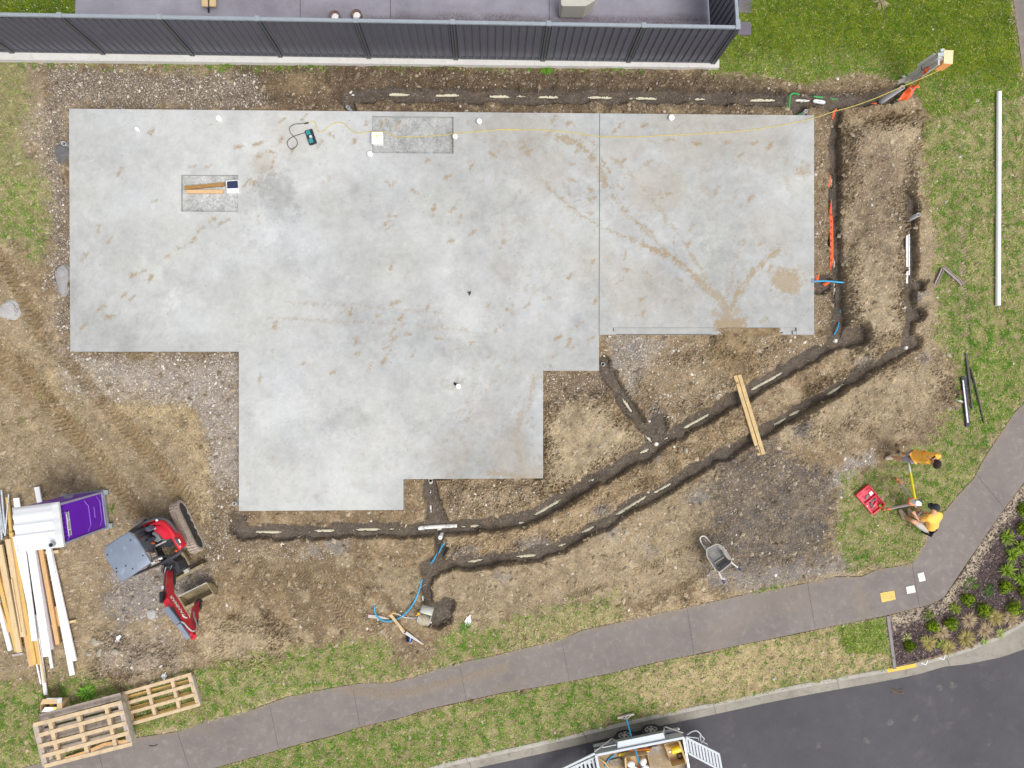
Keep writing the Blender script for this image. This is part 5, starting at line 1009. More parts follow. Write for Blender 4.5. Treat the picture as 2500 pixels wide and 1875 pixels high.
line_thing('blue_pipe', [(1108, 1307, -.03), (1090, 1320, .0), (1078, 1336, -.04), (1071, 1350, -.12)], .02, M_BLU, 'short blue water pipe curving out of the trench by the white riser', 'water pipe')
line_thing('blue_pipe', [(1066, 1352, -.1), (1060, 1364, -.06), (1052, 1376, -.12)], .02, M_BLU, 'short blue water pipe bit crossing the link trench', 'water pipe')
line_thing('blue_pipe', [(1030, 1414, .02), (1024, 1438, .07), (1014, 1464, .10), (999, 1488, .10), (980, 1505, .09), (958, 1515, .08), (938, 1516, .08), (923, 1508, .08), (915, 1494, .07), (914, 1480, .05)], .022, M_BLU, 'long bright blue water pipe looping round the timber stakes', 'water pipe')
line_thing('blue_pipe', [(1985, 687, .12), (2010, 686, .10), (2040, 688, .03), (2063, 690, .02)], .024, M_BLU, 'blue water pipe leaving the east side of the slab', 'water pipe')
line_thing('blue_pipe', [(2048, 787, -.13), (2044, 803, -.07), (2036, 817, -.12)], .018, M_BLU, 'thin blue pipe in the corner of the east trench', 'water pipe')
line_thing('blue_pipe', [(2051, 757, -.15), (2052, 764, -.15)], .012, M_BLU, 'tiny piece of blue pipe in the east trench', 'water pipe')
mb = MB(); a = W(1983, 685, ZT); prism(mb, [(a.x - .03, a.y - .06), (a.x + .05, a.y - .06), (a.x + .05, a.y + .06), (a.x - .03, a.y + .06)], .21, .05); tag(mb.build('pipe_bracket', mat('blue_grey_steel', (.18, .24, .3), .5, .4)), 'small blue-grey bracket holding the blue pipe at the slab edge', 'bracket')
M_ORT = mat('orange_tape', (.85, .13, .03), .55, var=.12, sc=30, dirt=(.25, .04, .02), dirt_amt=.1)
def tape(pts, w, lb, lett=False):
    P_ = [W(*p[:3]) for p in pts]; ws = [p[3] if len(p) > 3 else w for p in pts]; vs = []
    for i, p in enumerate(P_):
        d = (P_[min(i + 1, len(P_) - 1)] - P_[max(i - 1, 0)]).normalized(); s = d.cross(Vector((0, .15, 1))).normalized(); u = Vector((0, 0, .003))
        for c_ in (-1, -.3, .35, 1): vs.append(p + s * c_ * ws[i] / 2 + Vector((0, 0, .012 * math.sin(i * 1.7 + c_ * 2))))
        for c_ in (1, .35, -.3, -1): vs.append(p + s * c_ * ws[i] / 2 + Vector((0, 0, .012 * math.sin(i * 1.7 + c_ * 2) - .003)))
    fs = [(i * 8 + j, i * 8 + (j + 1) % 8, (i + 1) * 8 + (j + 1) % 8, (i + 1) * 8 + j) for i in range(len(P_) - 1) for j in range(8)]
    mb = MB(); mb.add(vs, fs); return tag(mb.build('warning_tape', M_ORT), lb, 'tape')
t1 = tape([(2030, 488, -.1, .02), (2028, 515, -.08, .07), (2029, 545, -.08, .10), (2030, 575, -.07, .10), (2031, 605, -.08, .10), (2030, 635, -.08, .09), (2027, 660, -.1, .06)], .09, 'longest orange marker tape with black print lying in the east trench')
for y in range(520, 650, 16):
    p = W(2028.5, y, -.045); mb = MB(); beam(mb, p, p + Vector((.004, -.08, 0)), .012, .003); beam(mb, p + Vector((.02, -.01, 0)), p + Vector((.022, -.07, 0)), .008, .003); mb.build('black_print', M_BLK, t1)
tape([(2022, 421, -.08, .05), (2024, 434, -.07, .08), (2024, 447, -.08, .09), (2024, 457, -.1, .04)], .07, 'short crumpled orange tape in the east trench above the long one')
tape([(2043, 266, -.06, .03), (2036, 272, -.03, .06), (2035, 285, -.03, .045), (2031, 297, -.05, .035), (2023, 306, -.1, .025)], .04, 'twisted orange tape at the top of the east trench')
tape([(1991, 690, .03, .05), (1996, 680, .05, .09), (2000, 668, .03, .03)], .05, 'orange tape scrap sticking out by the slab edge near the blue pipe')
tape([(2011, 696, -.06, .08), (2018, 692, -.05, .07), (2026, 690, -.09, .04)], .05, 'orange tape scrap on the trench edge below the blue pipe')
tape([(1988, 702, .02, .03), (1992, 706, .02, .02)], .03, 'tiny orange scrap against the slab edge')
tape([(2127, 253, -.02, .03), (2140, 252, .0, .04)], .03, 'small orange scrap by the foot of the tall grey pipe')
# ================================================================== SMALL THINGS ON THE SLAB
M_YC = mat('yellow_cable', (.60, .47, .12), .5, var=.08, bump=0)
r2 = lambda x, y: (600 + x / 3.16, y / 3.16); r3 = lambda x, y: (1200 + x / 3.16, y / 3.16); r4 = lambda x, y: (1800 + x / 3.16, y / 3.16)
zs = ZT + .012
cab = [(*r2(x, y), zs) for x, y in ((480, 948), (520, 937), (540, 950), (548, 995), (575, 1018), (615, 1000), (660, 960), (720, 945), (765, 958), (800, 995), (850, 1024), (910, 1022), (965, 1014))] + [(*r2(x, y), z_) for x, y, z_ in ((1015, 1012, ZT + .105), (1070, 1018, ZT + .03), (1110, 1036, ZT - .06), (1170, 1056, ZT - .075), (1230, 1054, ZT - .075), (1300, 1056, ZT - .075), (1380, 1050, ZT - .075), (1500, 1046, ZT - .075), (1570, 1034, ZT - .01), (1620, 1026, zs), (1680, 1026, zs), (1780, 1016, zs), (1900, 1004, zs), (2020, 998, zs), (2120, 1002, zs))] + \
    [(*r3(x, y), zs) for x, y in ((60, 1000), (150, 998), (250, 1002), (350, 1000), (450, 1008), (600, 1018), (680, 1030), (780, 1046), (880, 1054), (1060, 1057), (1180, 1054), (1300, 1046), (1500, 1038), (1700, 1026), (1900, 1014), (2040, 998), (2130, 982))] + \
    [(*r4(x, y), z_) for x, y, z_ in ((350, 964, zs), (450, 942, zs), (595, 910, .25), (740, 862, .38), (900, 818, .52), (1080, 752, .72), (1275, 668, .86), (1420, 605, .96), (1570, 538, 1.08))]
mb = MB(); tube(mb, spline([W(*p) for p in cab], 4), .0095, 6); tag(mb.build('extension_cable', M_YC, None, True), 'yellow extension cable running across the slab to the orange power box', 'cable')
# charger
p = W(760, 336, ZT); t = thing('battery_charger', tuple(p), 'teal and black double battery charger with a looped black cord', 'charger')
u = (W(768, 353, ZT) - W(756, 318, ZT)).normalized(); s = Vector((-u.y, u.x, 0)); M_TEAL = mat('teal_plastic', (.02, .25, .27), .4, bump=0)
mb = MB(); cor_ = [p + u * a + s * b for a, b in ((-.19, -.10), (.19, -.10), (.2, .0), (.19, .10), (-.19, .10))]; prism(mb, cor_, ZT + .07, ZT); mb.build('case', M_BLK, t)
for a in (-.11, .11):
    mb = MB(); prism(mb, [p + u * (a + i) + s * j for i, j in ((-.055, -.075), (.055, -.075), (.055, .03), (-.055, .03))], ZT + .10, ZT + .071); mb.build('battery_bay', M_TEAL, t)
mb = MB(); prism(mb, [p + u * i + s * (j) for i, j in ((-.03, -.03), (.04, -.03), (.04, .04), (-.03, .04))], ZT + .09, ZT + .071); mb.build('label_plate', mat('light_grey_plate', (.5, .55, .6), .4), t)
mb = MB(); tube(mb, spline([W(*r2(x, y), ZT + .01) for x, y in ((465, 1022), (420, 1035), (370, 1052), (330, 1078), (320, 1110), (340, 1145), (365, 1148), (395, 1120), (395, 1085), (375, 1058), (345, 1025), (337, 990), (360, 965), (400, 955), (470, 950))], 5), .008, 6); mb.build('cord', M_BLK, t, True)
mb = MB(); tube(mb, [W(*r2(455, 953), ZT + .02), W(*r2(485, 946), ZT + .02)], .02, 8); mb.build('plug', M_BLK, t)
# white box at the recess
p = W(921, 337, ZT); t = thing('white_bucket', (p.x, p.y, ZT), 'square white plastic tub with a yellow mark at the left edge of the large recess', 'tub')
zt_ = ZT + .2
def rrect(c, u, s, a, b, rr=.03, n=4):
    out = []
    for sx, sy, a0 in ((1, 1, 0), (-1, 1, 90), (-1, -1, 180), (1, -1, 270)):
        for k in range(n + 1):
            q = R(a0 + 90 * k / n); out.append(c + u * (sx * (a - rr) + rr * math.cos(q)) + s * (sy * (b - rr) + rr * math.sin(q)))
    return out
c_ = W(921, 337, zt_); ux = Vector((1, 0, 0)); uy = Vector((0, 1, 0))
mb = MB(); prism(mb, rrect(c_, ux, uy, .135, .15), zt_ - .02, ZT); mb.build('tub', M_WHT2, t); mb = MB(); prism(mb, rrect(c_, ux, uy, .147, .162, .035), zt_, zt_ - .021); mb.build('lid', M_WHT, t)
mb = MB(); ball(mb, c_ + Vector((-.01, .055, .001)), (.028, .036, .004), 12, 4); mb.build('yellow_mark', mat('yellow_print', (.8, .72, .03), .5), t); mb = MB(); beam(mb, c_ + Vector((-.05, -.055, .001)), c_ + Vector((.03, -.055, .001)), .012, .003); mb.build('faint_print', M_GR, t)
mb = MB(); beam(mb, c_ + Vector((-.06, .02, .001)), c_ + Vector((-.04, -.01, .001)), .012, .004); beam(mb, c_ + Vector((.05, .07, .001)), c_ + Vector((.07, .03, .001)), .012, .004); mb.build('grey_print', M_GR, t)
# sticks and tray in the small recess
M_BRT = mat('stained_timber', (.33, .18, .055), .7, var=.3, sc=9, stretch=(1, 6, 6), dirt=(.12, .07, .03), dirt_amt=.3); M_PIN2 = mat('fresh_pine', (.62, .40, .20), .65, var=.12, sc=6, stretch=(1, 6, 6), dirt=(.42, .2, .08), dirt_amt=.12)
zr = ZT - .09
mb = MB(); beam(mb, W(451, 459, zr + .04), W(549, 450, zr + .04), .095, .05); tag(mb.build('timber_offcut', M_BRT), 'brown stained timber offcut in the small recess', 'timber')
mb = MB(); beam(mb, W(456, 468, zr + .04), W(546, 468, zr + .04), .09, .045); tag(mb.build('timber_offcut', M_PIN2), 'pale pine offcut beside the brown one in the small recess', 'timber')
p = W(567, 456, ZT); t = thing('open_carton', (p.x, p.y, zr), 'white carton with navy contents at the right edge of the small recess', 'carton'); M_NAVY = mat('navy_cloth', (.02, .028, .07), .8, var=.25, sc=30, bump=.5)
q_ = [W(552, 441, .27), W(581, 439, .27), (W(583, 470, .27)), W(554, 471, .27)]; mb = MB(); prism(mb, q_, .27, zr); mb.build('carton', M_WHT2, t)
mb = MB(); prism(mb, [W(554, 443, .275), W(580, 441, .275), W(581.5, 459, .275), W(554.5, 460, .275)], .278, .268); mb.build('navy_contents', M_NAVY, t)
mb = MB(); prism(mb, [W(555, 462, .275), W(582, 461, .275), W(582.5, 468, .275), W(556, 469, .275)], .276, .268); mb.build('flap', M_WHT, t)
# ================================================================== POWER POST
Bp = crop(2120, 100, 9.217)
p = Bp(660, 930, .0); t = thing('temporary_power_post', (p.x, p.y, 0), 'weathered grey timber post carrying an orange temporary power box', 'power supply')
M_OBX = mat('orange_box', (.93, .40, .14), .5, var=.06, bump=.02); M_GTM = mat('weathered_timber', (.50, .49, .46), .85, var=.18, sc=6, stretch=(5, 5, 1), bump=.4)
top_ = [Bp(1700, 210, 1.45), Bp(1910, 215, 1.45), Bp(1890, 520, 1.45), Bp(1690, 510, 1.45)]
mb = MB(); prism3(mb, top_, (0, 0, -.36)); mb.build('power_box', M_OBX, t)
mb = MB(); prism3(mb, [v + Vector((0, 0, .012)) for v in (top_[0] * 1.0, top_[1], top_[2] * 1.0, top_[3])], (0, 0, -.011)); mb.build('box_lid', mat('pale_orange_lid', (.95, .60, .36), .5), t)
pc = Bp(1610, 330, 1.5); pc0 = Vector((pc.x, pc.y, 0))
mb = MB(); beam(mb, pc0 + Vector((0, 0, -.1)), pc0 + Vector((0, 0, 1.5)), .10, .12); mb.build('post', M_GTM, t)
mb = MB(); pq = Vector((pc.x + .03, pc.y - .12, 0)); beam(mb, pq + Vector((0, 0, .35)), pq + Vector((0, 0, 1.42)), .05, .15); mb.build('post_board', M_GTM, t)
mb = MB(); beam(mb, Bp(1130, 560, .72), Bp(1495, 310, 1.36), .07, .07); mb.build('batten', mat('pale_weathered', (.66, .65, .64), .8, var=.1, stretch=(5, 5, 1)), t)
mb = MB(); beam(mb, Bp(650, 935, .03), Bp(1120, 770, .35), .10, .05); mb.build('brace', mat('pinkish_timber', (.55, .49, .46), .8, var=.12), t)
mb = MB(); pr = Bp(1640, 320, 1.52); beam(mb, pr + Vector((-.1, 0, 0)), pr + Vector((.06, 0.02, 0)), .09, .05); pr = Bp(1650, 230, 1.5); beam(mb, pr + Vector((-.05, 0, 0)), pr + Vector((.05, 0.02, 0)), .07, .08); pr = Bp(1640, 470, 1.4); beam(mb, pr + Vector((-.05, 0, -.15)), pr + Vector((-.02, .08, .05)), .09, .05); mb.build('mounting_block', mat('grey_metal_box', (.47, .5, .53), .5, .3), t)
mb = MB(); tube(mb, [Bp(1200, 580, .95), Bp(1200, 655, .93), Bp(1290, 660, .95), Bp(1440, 560, 1.1)], .012, 6); mb.build('black_strap', M_BLK, t)
tape([(*(2120 + 1440 / 9.217, 100 + 575 / 9.217), 1.15, .06), (2260, 172, 1.0, .10), (2252, 184, .8, .11), (2243, 197, .6, .10), (2234, 210, .35, .10), (2229, 215, .3, .06)], .1, 'broad orange tape hanging down from the power box')
tape([(2232, 212, .30, .16), (2222, 218, .28, .12), (2212, 228, .14, .14), (2200, 241, .05, .09), (2193, 245, .03, .05)], .1, 'orange tape bunched on the ground under the power post, upper fold')
tape([(2232, 214, .26, .05), (2220, 230, .18, .16), (2208, 242, .06, .13), (2196, 250, .03, .07), (2187, 252, .02, .09)], .1, 'orange tape bunched on the ground under the power post, lower fold')
tape([(2231, 213, .3, .05), (2240, 211, .3, .08), (2246, 213, .28, .03)], .05, 'short orange tape end sticking out right of the bunch')
mb = MB(); ball(mb, W(2227, 218, .27), (.05, .04, .03), 10, 6); tag(mb.build('cable_plug', mat('grey_blue_plug', (.12, .15, .2), .4)), 'dark plug tied into the orange tape bunch', 'plug')
mb = MB(); ball(mb, W(2206, 188, .03), (.05, .04, .04), 9, 6); tag(mb.build('paper_cup', M_WHT), 'small white litter beside the power post foot', 'litter')
# ================================================================== RIGHT VERGE THINGS
mb = MB(); a = W(2439, 224, .07); b = W(2436.5, 746, .07); pipe_open(mb, a, b, .062, .006, 22); tag(mb.build('white_pipe', M_WHT2, None, True), 'very long white pipe lying along the right-hand verge', 'pipe')
t = thing('bent_downpipe', tuple(W(2305, 680, .0)), 'bent grey-brown metal angle lying on the soil edge', 'metal angle'); M_DP = mat('grey_brown_metal', (.30, .25, .24), .5, .2, var=.1)
for a, b, w in (((2283, 694, .02), (2301, 654, .05), .075), ((2302, 653, .05), (2344, 690, .05), .085), ((2340, 686, .05), (2347, 697, .03), .08)):
    mb = MB(); A_, B_ = W(*a), W(*b); beam(mb, A_, B_, w, .02); d = (B_ - A_).normalized(); s = Vector((-d.y, d.x, 0)) * w * .45; beam(mb, A_ + s + Vector((0, 0, .02)), B_ + s + Vector((0, 0, .02)), .012, .04); beam(mb, A_ - s + Vector((0, 0, .02)), B_ - s + Vector((0, 0, .02)), .012, .04); mb.build('channel', M_DP, t)
M_DKM = mat('dark_gloss_metal', (.05, .052, .07), .2, .6, var=.1, bump=0)
t = thing('metal_channel', tuple(W(2357, 980, .03)), 'dark metal channel with a bright stripe lying on the verge', 'metal channel'); mb = MB(); beam(mb, W(2352, 920, .05), W(2362, 1042, .05), .14, .05, w2=.09); mb.build('channel', M_DKM, t)
mb = MB(); beam(mb, W(2351, 928, .08), W(2363, 1032, .08), .04, .01); mb.build('bright_strip', mat('bright_strip', (.62, .6, .68), .25, .3), t)
mb = MB(); beam(mb, W(2358, 862, .03), W(2363, 900, .06), .05, .04); beam(mb, W(2363, 900, .06), W(2373, 998, .06), .05, .04, w2=.03); tag(mb.build('dark_stake', mat('dark_weathered_rod', (.085, .075, .07), .7, var=.3, sc=20)), 'dark stake lying right of the metal channel', 'stake')
mb = MB(); tube(mb, [W(2369, 900, .04), W(2380, 938, .05), W(2392, 990, .05), W(2402, 1032, .03)], .022, 8); tag(mb.build('dark_rod', mat('dark_rod', (.035, .035, .04), .5)), 'thin dark rod lying farthest right on the verge', 'rod')
mb = MB(); beam(mb, W(2333, 975, .02), W(2352, 982, .03), .05, .03); tag(mb.build('grey_stick', M_GTM), 'short grey stick poking from under the metal channel', 'stick')
# plank bridge
M_BRG = mat('bridge_timber', (.56, .40, .19), .75, var=.16, sc=6, stretch=(1.5, .6, 4), dirt=(.24, .17, .1), dirt_amt=.35)
for a, b, w, lb in (((1794.5, 917, .11), (1853, 1111, .11), .095, 'left plank of the pair bridging the two diagonal trenches'), ((1804.5, 915, .11), (1863.5, 1109, .11), .10, 'right plank of the pair bridging the two diagonal trenches')):
    mb = MB(); beam(mb, W(*a), W(*b), w, .05); tag(mb.build('timber_plank', M_BRG), lb, 'plank', 'planks bridging the trenches')
# rocks
M_RK = mat('pale_rock', (.36, .32, .25), .9, var=.25, sc=12, bump=.8); M_RK2 = mat('grey_rubble', (.40, .385, .375), .95, var=.22, sc=30, bump=1.0)
def rock(x, y, r, h, lb, mt=M_RK, seed=1, name='rock', cat='rock', n=2):
    bm = bmesh.new(); bmesh.ops.create_icosphere(bm, subdivisions=n, radius=1); q = random.Random(seed * 31 + int(x)); ph = [q.uniform(0, 6) for _ in range(6)]
    c = W(x, y, HZ(x, y)); rr = r if isinstance(r, tuple) else (r, r * .85); a = q.uniform(0, 3) if not isinstance(r, tuple) else 0; M_ = Matrix.Rotation(a, 3, 'Z')
    for v in bm.verts:
        d = v.co.copy(); f = 1 + .16 * math.sin(3 * d.x + ph[0]) + .12 * math.sin(4 * d.y + ph[1]) + .1 * math.sin(5 * d.z + ph[2]) + q.uniform(-.07, .07)
        v.co = M_ @ Vector((d.x * rr[0] * f, d.y * rr[1] * f, d.z * h * f))
    me = bpy.data.meshes.new(name); bm.to_mesh(me); bm.free(); me.materials.append(mt); o = bpy.data.objects.new(name, me); C.objects.link(o); o.location = c + Vector((0, 0, h * .25)); return tag(o, lb, cat)
for i, (x, y, r, h, lb) in enumerate(((233, 1567, .12, .06, 'large pale rock, upper left of the group by the pallets'), (218, 1596, .08, .05, 'pale rock at the lower left of the rock group'), (245, 1592, .11, .05, 'pale rock in the middle of the rock group'), (281, 1591, .10, .05, 'pale rock at the right of the rock group'), (250, 1568, .05, .03, 'small pale rock between the larger ones'),
    (1460, 1042, .07, .04, 'pale rock at the right of the heap beside the slab corner'), (1476, 1082, .055, .04, 'pale rock low on the heap beside the slab corner'), (1465, 1090, .05, .03, 'small pale rock left of the low one on the heap'), (1506, 1058, .055, .03, 'pointed pale rock on the heap near the trench'), (1611, 968, .045, .03, 'pale rock left of the scatter between the trenches'), (1637, 966, .05, .03, 'pale rock right of its twin between the trenches'),
    (1751, 968, .06, .03, 'flat pale rock by the upper trench west of the planks'), (1766, 942, .07, .04, 'pale rock north-west of the plank ends'), (1675, 1100, .07, .04, 'pale rock on the ridge between the diagonal trenches'), (1530, 1300, .06, .04, 'round pale stone beside the outer trench'), (1637, 1239, .04, .03, 'small pale stone above the tyre marks'), (1638, 1273, .045, .03, 'small pale stone below its twin'), (1540, 1370, .045, .03, 'stone at the edge of the tyre marks'),
    (2315, 866, .07, .04, 'brown stone at the end of the verge, right one'), (2302, 868, .05, .04, 'brown stone at the end of the verge, left one'), (932, 1541, .06, .04, 'rounded clod near the timber stakes'), (860, 1566, .05, .03, 'pale stone on the verge left of the stakes'), (370, 1500, .13, .06, 'pale concrete lump below the excavator canopy'), (1150, 1576, .035, .02, 'pale stone on the verge below the white rag'))): rock(x, y, r, h, lb, M_RK if i != 22 else M_RK2, i)
rock(22, 758, (.25, .26), .1, 'heap of pale grey concrete rubble at the left edge', M_RK2, 5, 'rubble_heap', 'rubble', 4)
rock(153, 682, (.21, .36), .05, 'smooth grey spill of hardened concrete against the slab edge', mat('spilt_concrete', (.29, .28, .28), .9, var=.2, sc=8, bump=.5), 6, 'concrete_spill', 'concrete', 4)
rock(152, 375, (.15, .26), .03, 'dark grey patch of wet concrete below the west pipe', mat('dark_spill', (.12, .115, .118), .8, var=.3, sc=9, bump=.4), 7, 'concrete_spill', 'concrete', 4)
# litter
for i, (x, y, rx, ry, lb) in enumerate(((290, 1557, .06, .07, 'white scrap of paper below the rocks near the excavator boom'), (402, 1650, .06, .09, 'white scrap of plastic at the end of the lower pallet'), (1143, 1514, .07, .13, 'crumpled white rag on the soil right of the hose reel'), (2384, 248, .04, .03, 'white litter on the verge north of the long pipe'), (2342, 384, .04, .025, 'white litter on the verge left of the long pipe'), (2309, 494, .03, .03, 'white litter in the grass right of the outer pipe'), (2286, 510, .02, .02, 'tiny white litter by the outer pipe'), (1888, 1657, .035, .03, 'white scrap on the verge next to the kerb'), (2007, 1592, .03, .03, 'white ring of litter in the clover patch'))):
    p = W(x, y, HZ(x, y)); bm = bmesh.new(); bmesh.ops.create_grid(bm, x_segments=6, y_segments=6, size=1); q = random.Random(i)
    for v in bm.verts: v.co = Vector((v.co.x * rx * (1 + .3 * math.sin(4 * v.co.y + i)) + .3 * rx * v.co.y, v.co.y * ry * (1 + .25 * math.sin(3 * v.co.x)), .02 + .018 * math.sin(7 * v.co.x + i) + .015 * math.cos(6 * v.co.y) + q.uniform(0, .01)))
    me = bpy.data.meshes.new('litter'); bm.to_mesh(me); bm.free(); me.materials.append(mat('white_litter', (.78, .79, .80), .7, var=.04)); o = bpy.data.objects.new('rag' if i == 2 else 'litter', me); C.objects.link(o); o.location = p; tag(o, lb, 'rag' if i == 2 else 'litter')
# ================================================================== HOSE REEL AND STAKES
H_ = crop(880, 1400, 7.373)
p = H_(1150, 760, 0); t = thing('hose_reel', (p.x, p.y, HZ(1040, 1500)), 'pale grey hose reel with a coiled hose standing in a dark hollow', 'hose reel')
M_LG = mat('pale_grey_plastic', (.55, .56, .50), .5, var=.06, dirt=(.3, .25, .18), dirt_amt=.15); M_HOSE = mat('beige_hose', (.50, .44, .33), .5, var=.2, sc=20)
ax = (H_(1300, 760, .2) - H_(1060, 690, .2)).normalized(); c0 = H_(1160, 770, .14); fw = Vector((ax.y, -ax.x, 0))
cc_ = (H_(1180, 600, .3) + Vector((0, 0, 0)))
mb = MB(); prof = []
for sgn in (-1, 1):
    pass
ring = []
for k in range(9):
    a = math.pi * (-.05 + k / 8 * .50); ring.append((-fw * math.cos(a) * .18 + Vector((0, 0, math.sin(a) * .2))))
vs = []
for sx in (-1, -.8, .8, 1):
    for q_ in ring: vs.append(c0 - fw * .10 + ax * sx * .17 + q_ * (1.0 if abs(sx) < .9 else .86))
k = 9; mb.add(vs, [(i * k + j, i * k + j + 1, (i + 1) * k + j + 1, (i + 1) * k + j) for i in range(3) for j in range(k - 1)]); hood = mb.build('hood', M_LG, t, True)
sm_ = hood.modifiers.new('thickness', 'SOLIDIFY'); sm_.thickness = .012
for i in range(8):
    mb = MB(); cx_ = c0 + fw * .08 + ax * (-.125 + .036 * i); rr = .145 - .004 * abs(i - 3.5)
    tube(mb, [cx_ + fw * math.cos(a) * rr + Vector((0, 0, math.sin(a) * rr)) for a in np.linspace(0, 2 * math.pi, 22)], .017, 6, False); mb.build('hose_coil', M_HOSE, t, True)
for sx in (-1, 1):
    mb = MB(); lathe(mb, c0 + fw * .04 + ax * sx * .155, [(.16, -.008), (.16, .008)], 22, ax); mb.build('side_flange', M_LG, t)
    mb = MB(); b_ = c0 + fw * .04 + ax * sx * .17; beam(mb, b_ + fw * .16 + Vector((0, 0, -.1)), b_ + fw * .02 + Vector((0, 0, .12)), .03, .05); beam(mb, b_ - fw * .14 + Vector((0, 0, -.1)), b_ + Vector((0, 0, .1)), .03, .05); mb.build('foot_frame', mat('grey_frame_plastic', (.36, .37, .4), .5), t)
M_YF = mat('yellow_fitting', (.85, .47, .02), .4, bump=0)
mb = MB(); ball(mb, H_(1040, 720, .25), (.04, .04, .05), 10, 6); tube(mb, [H_(1040, 740, .24), H_(1000, 760, .2)], .02, 8); mb.build('yellow_fitting', M_YF, t, True)
mb = MB(); tube(mb, [H_(1225, 840, .12), H_(1265, 880, .1)], .024, 8); mb.build('yellow_nozzle', M_YF, t, True); mb = MB(); tube(mb, [H_(1255, 870, .1), H_(1280, 895, .1)], .018, 8); mb.build('nozzle_tip', M_WHT, t, True)
mb = MB(); tube(mb, spline([H_(600, 715, .3), H_(700, 745, .1), H_(800, 790, .05), H_(900, 800, .04), H_(1000, 800, .1), H_(1050, 770, .2)], 5), .014, 6); mb.build('supply_hose', mat('whitish_hose', (.62, .58, .55), .5), t, True)
mb = MB(); tube(mb, [H_(1120, 410, -.02), H_(1125, 490, .02)], .018, 7); tag(mb.build('pipe_stub', M_PVCW, None, True), 'little pale pipe stub poking out above the hose reel', 'pipe')
M_STK = mat('stake_timber', (.50, .36, .2), .8, var=.15, sc=9); 
mb = MB(); beam(mb, H_(535, 735, .33), H_(790, 1050, .04), .075, .03, w2=.06); tag(mb.build('timber_stake', M_STK), 'light brown timber stake leaning beside the valve box, with the tap on its end', 'stake')
mb = MB(); beam(mb, H_(815, 1065, .10), H_(1130, 1275, .02), .09, .03, w2=.03); tag(mb.build('timber_stake', M_GTM), 'grey pointed timber stake lying across the valve box', 'stake')
mb = MB(); beam(mb, H_(140, 765, .05), H_(330, 785, .05), .085, .03); beam(mb, H_(330, 785, .05), H_(510, 815, .03), .085, .03, w2=.03); tag(mb.build('timber_stake', mat('pale_stake', (.48, .43, .38), .8, var=.14)), 'pale timber stake lying under the blue pipe loop', 'stake')
t = thing('garden_tap', tuple(H_(590, 700, .2)), 'small yellow tap fixed to the top of the light stake', 'tap'); mb = MB(); tube(mb, [H_(560, 720, .3), H_(600, 716, .31)], .022, 8); mb.build('tap_body', M_YF, t, True); mb = MB(); beam(mb, H_(570, 690, .33), H_(605, 690, .33), .012, .012); beam(mb, H_(585, 690, .33), H_(585, 715, .31), .01, .012); mb.build('handle', M_STK, t)
mb = MB(); tube(mb, spline([H_(640, 850, .06), H_(700, 970, .05), H_(760, 1060, .05), H_(810, 1090, .03)], 5), .013, 6); tag(mb.build('thin_white_hose', mat('whitish_hose', (.62, .58, .55), .5), None, True), 'thin whitish hose running along the stake to the valve box', 'hose')
p = H_(860, 1160, .0); t = thing('valve_box', tuple(p), 'open black valve box in the ground with a blue tap pipe inside', 'valve box')
q_ = [H_(810, 1100, .03), H_(925, 1120, .03), H_(930, 1225, .03), H_(825, 1225, .03)]; mb = MB(); cc2 = sum(q_, Vector()) / 4
for i in range(4): beam(mb, q_[i] + Vector((0, 0, -.02)), q_[(i + 1) % 4] + Vector((0, 0, -.02)), .02, .08)
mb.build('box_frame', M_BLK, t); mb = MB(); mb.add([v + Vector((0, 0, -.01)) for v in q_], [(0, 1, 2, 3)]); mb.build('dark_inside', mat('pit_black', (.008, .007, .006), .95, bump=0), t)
mb = MB(); tube(mb, [H_(905, 1145, .03), H_(895, 1225, .03)], .03, 10); mb.build('blue_pipe', mat('royal_blue', (.03, .09, .62), .35, bump=0), t, True); mb = MB(); tube(mb, [H_(900, 1150, .055), H_(893, 1215, .055)], .012, 8); mb.build('pale_sleeve', mat('pale_blue', (.3, .45, .8), .4), t, True)
# ================================================================== PORTABLE TOILET
M_PUR = mat('purple_plastic', (.15, .012, .50), .38, var=.07, sc=3, bump=.03, dirt=(.4, .3, .5), dirt_amt=.0, spec=.4); M_PURL = mat('light_purple_ridge', (.30, .14, .62), .4, bump=0); M_ROOF = mat('white_roof_plastic', (.66, .67, .69), .5, var=.02, sc=2, bump=.02)
M_SKID = mat('grey_skid', (.30, .33, .34), .6)
rz = 2.06; NE, SE, SW, NW = W(134, 1229, rz), W(151, 1335, rz), W(42, 1349, rz), W(24, 1243, rz)
ctr = sum((NE, SE, SW, NW), Vector()) / 4; t = thing('portable_toilet', (ctr.x, ctr.y, 0), 'purple portable toilet with a white ribbed roof standing among the boards', 'portable toilet')
ue = ((NE - NW).normalized() + (SE - SW).normalized()).normalized(); un = Vector((-ue.y, ue.x, 0)); hw = (NE - NW).length / 2 - .02; hd = (NE - SE).length / 2 - .02; c2 = Vector((ctr.x, ctr.y, 0))
def Lp(a, b, z): return c2 + ue * a + un * b + Vector((0, 0, z))
def pf(): return rrect(c2, ue, un, hw, hd, .06, 3)
mb = MB(); prism(mb, pf(), 2.0, .12); cab_ = mb.build('cabin', M_PUR, t)
mb = MB(); prism(mb, [Lp(-hw - .03, -hd - .03, 0), Lp(hw + .03, -hd - .03, 0), Lp(hw + .03, hd + .03, 0), Lp(-hw - .03, hd + .03, 0)], .12, .04)
for sy in (-1, 1): beam(mb, Lp(-hw - .1, sy * (hd - .05), .05), Lp(hw + .12, sy * (hd - .05), .05), .12, .1)
mb.build('skid_base', M_SKID, t)
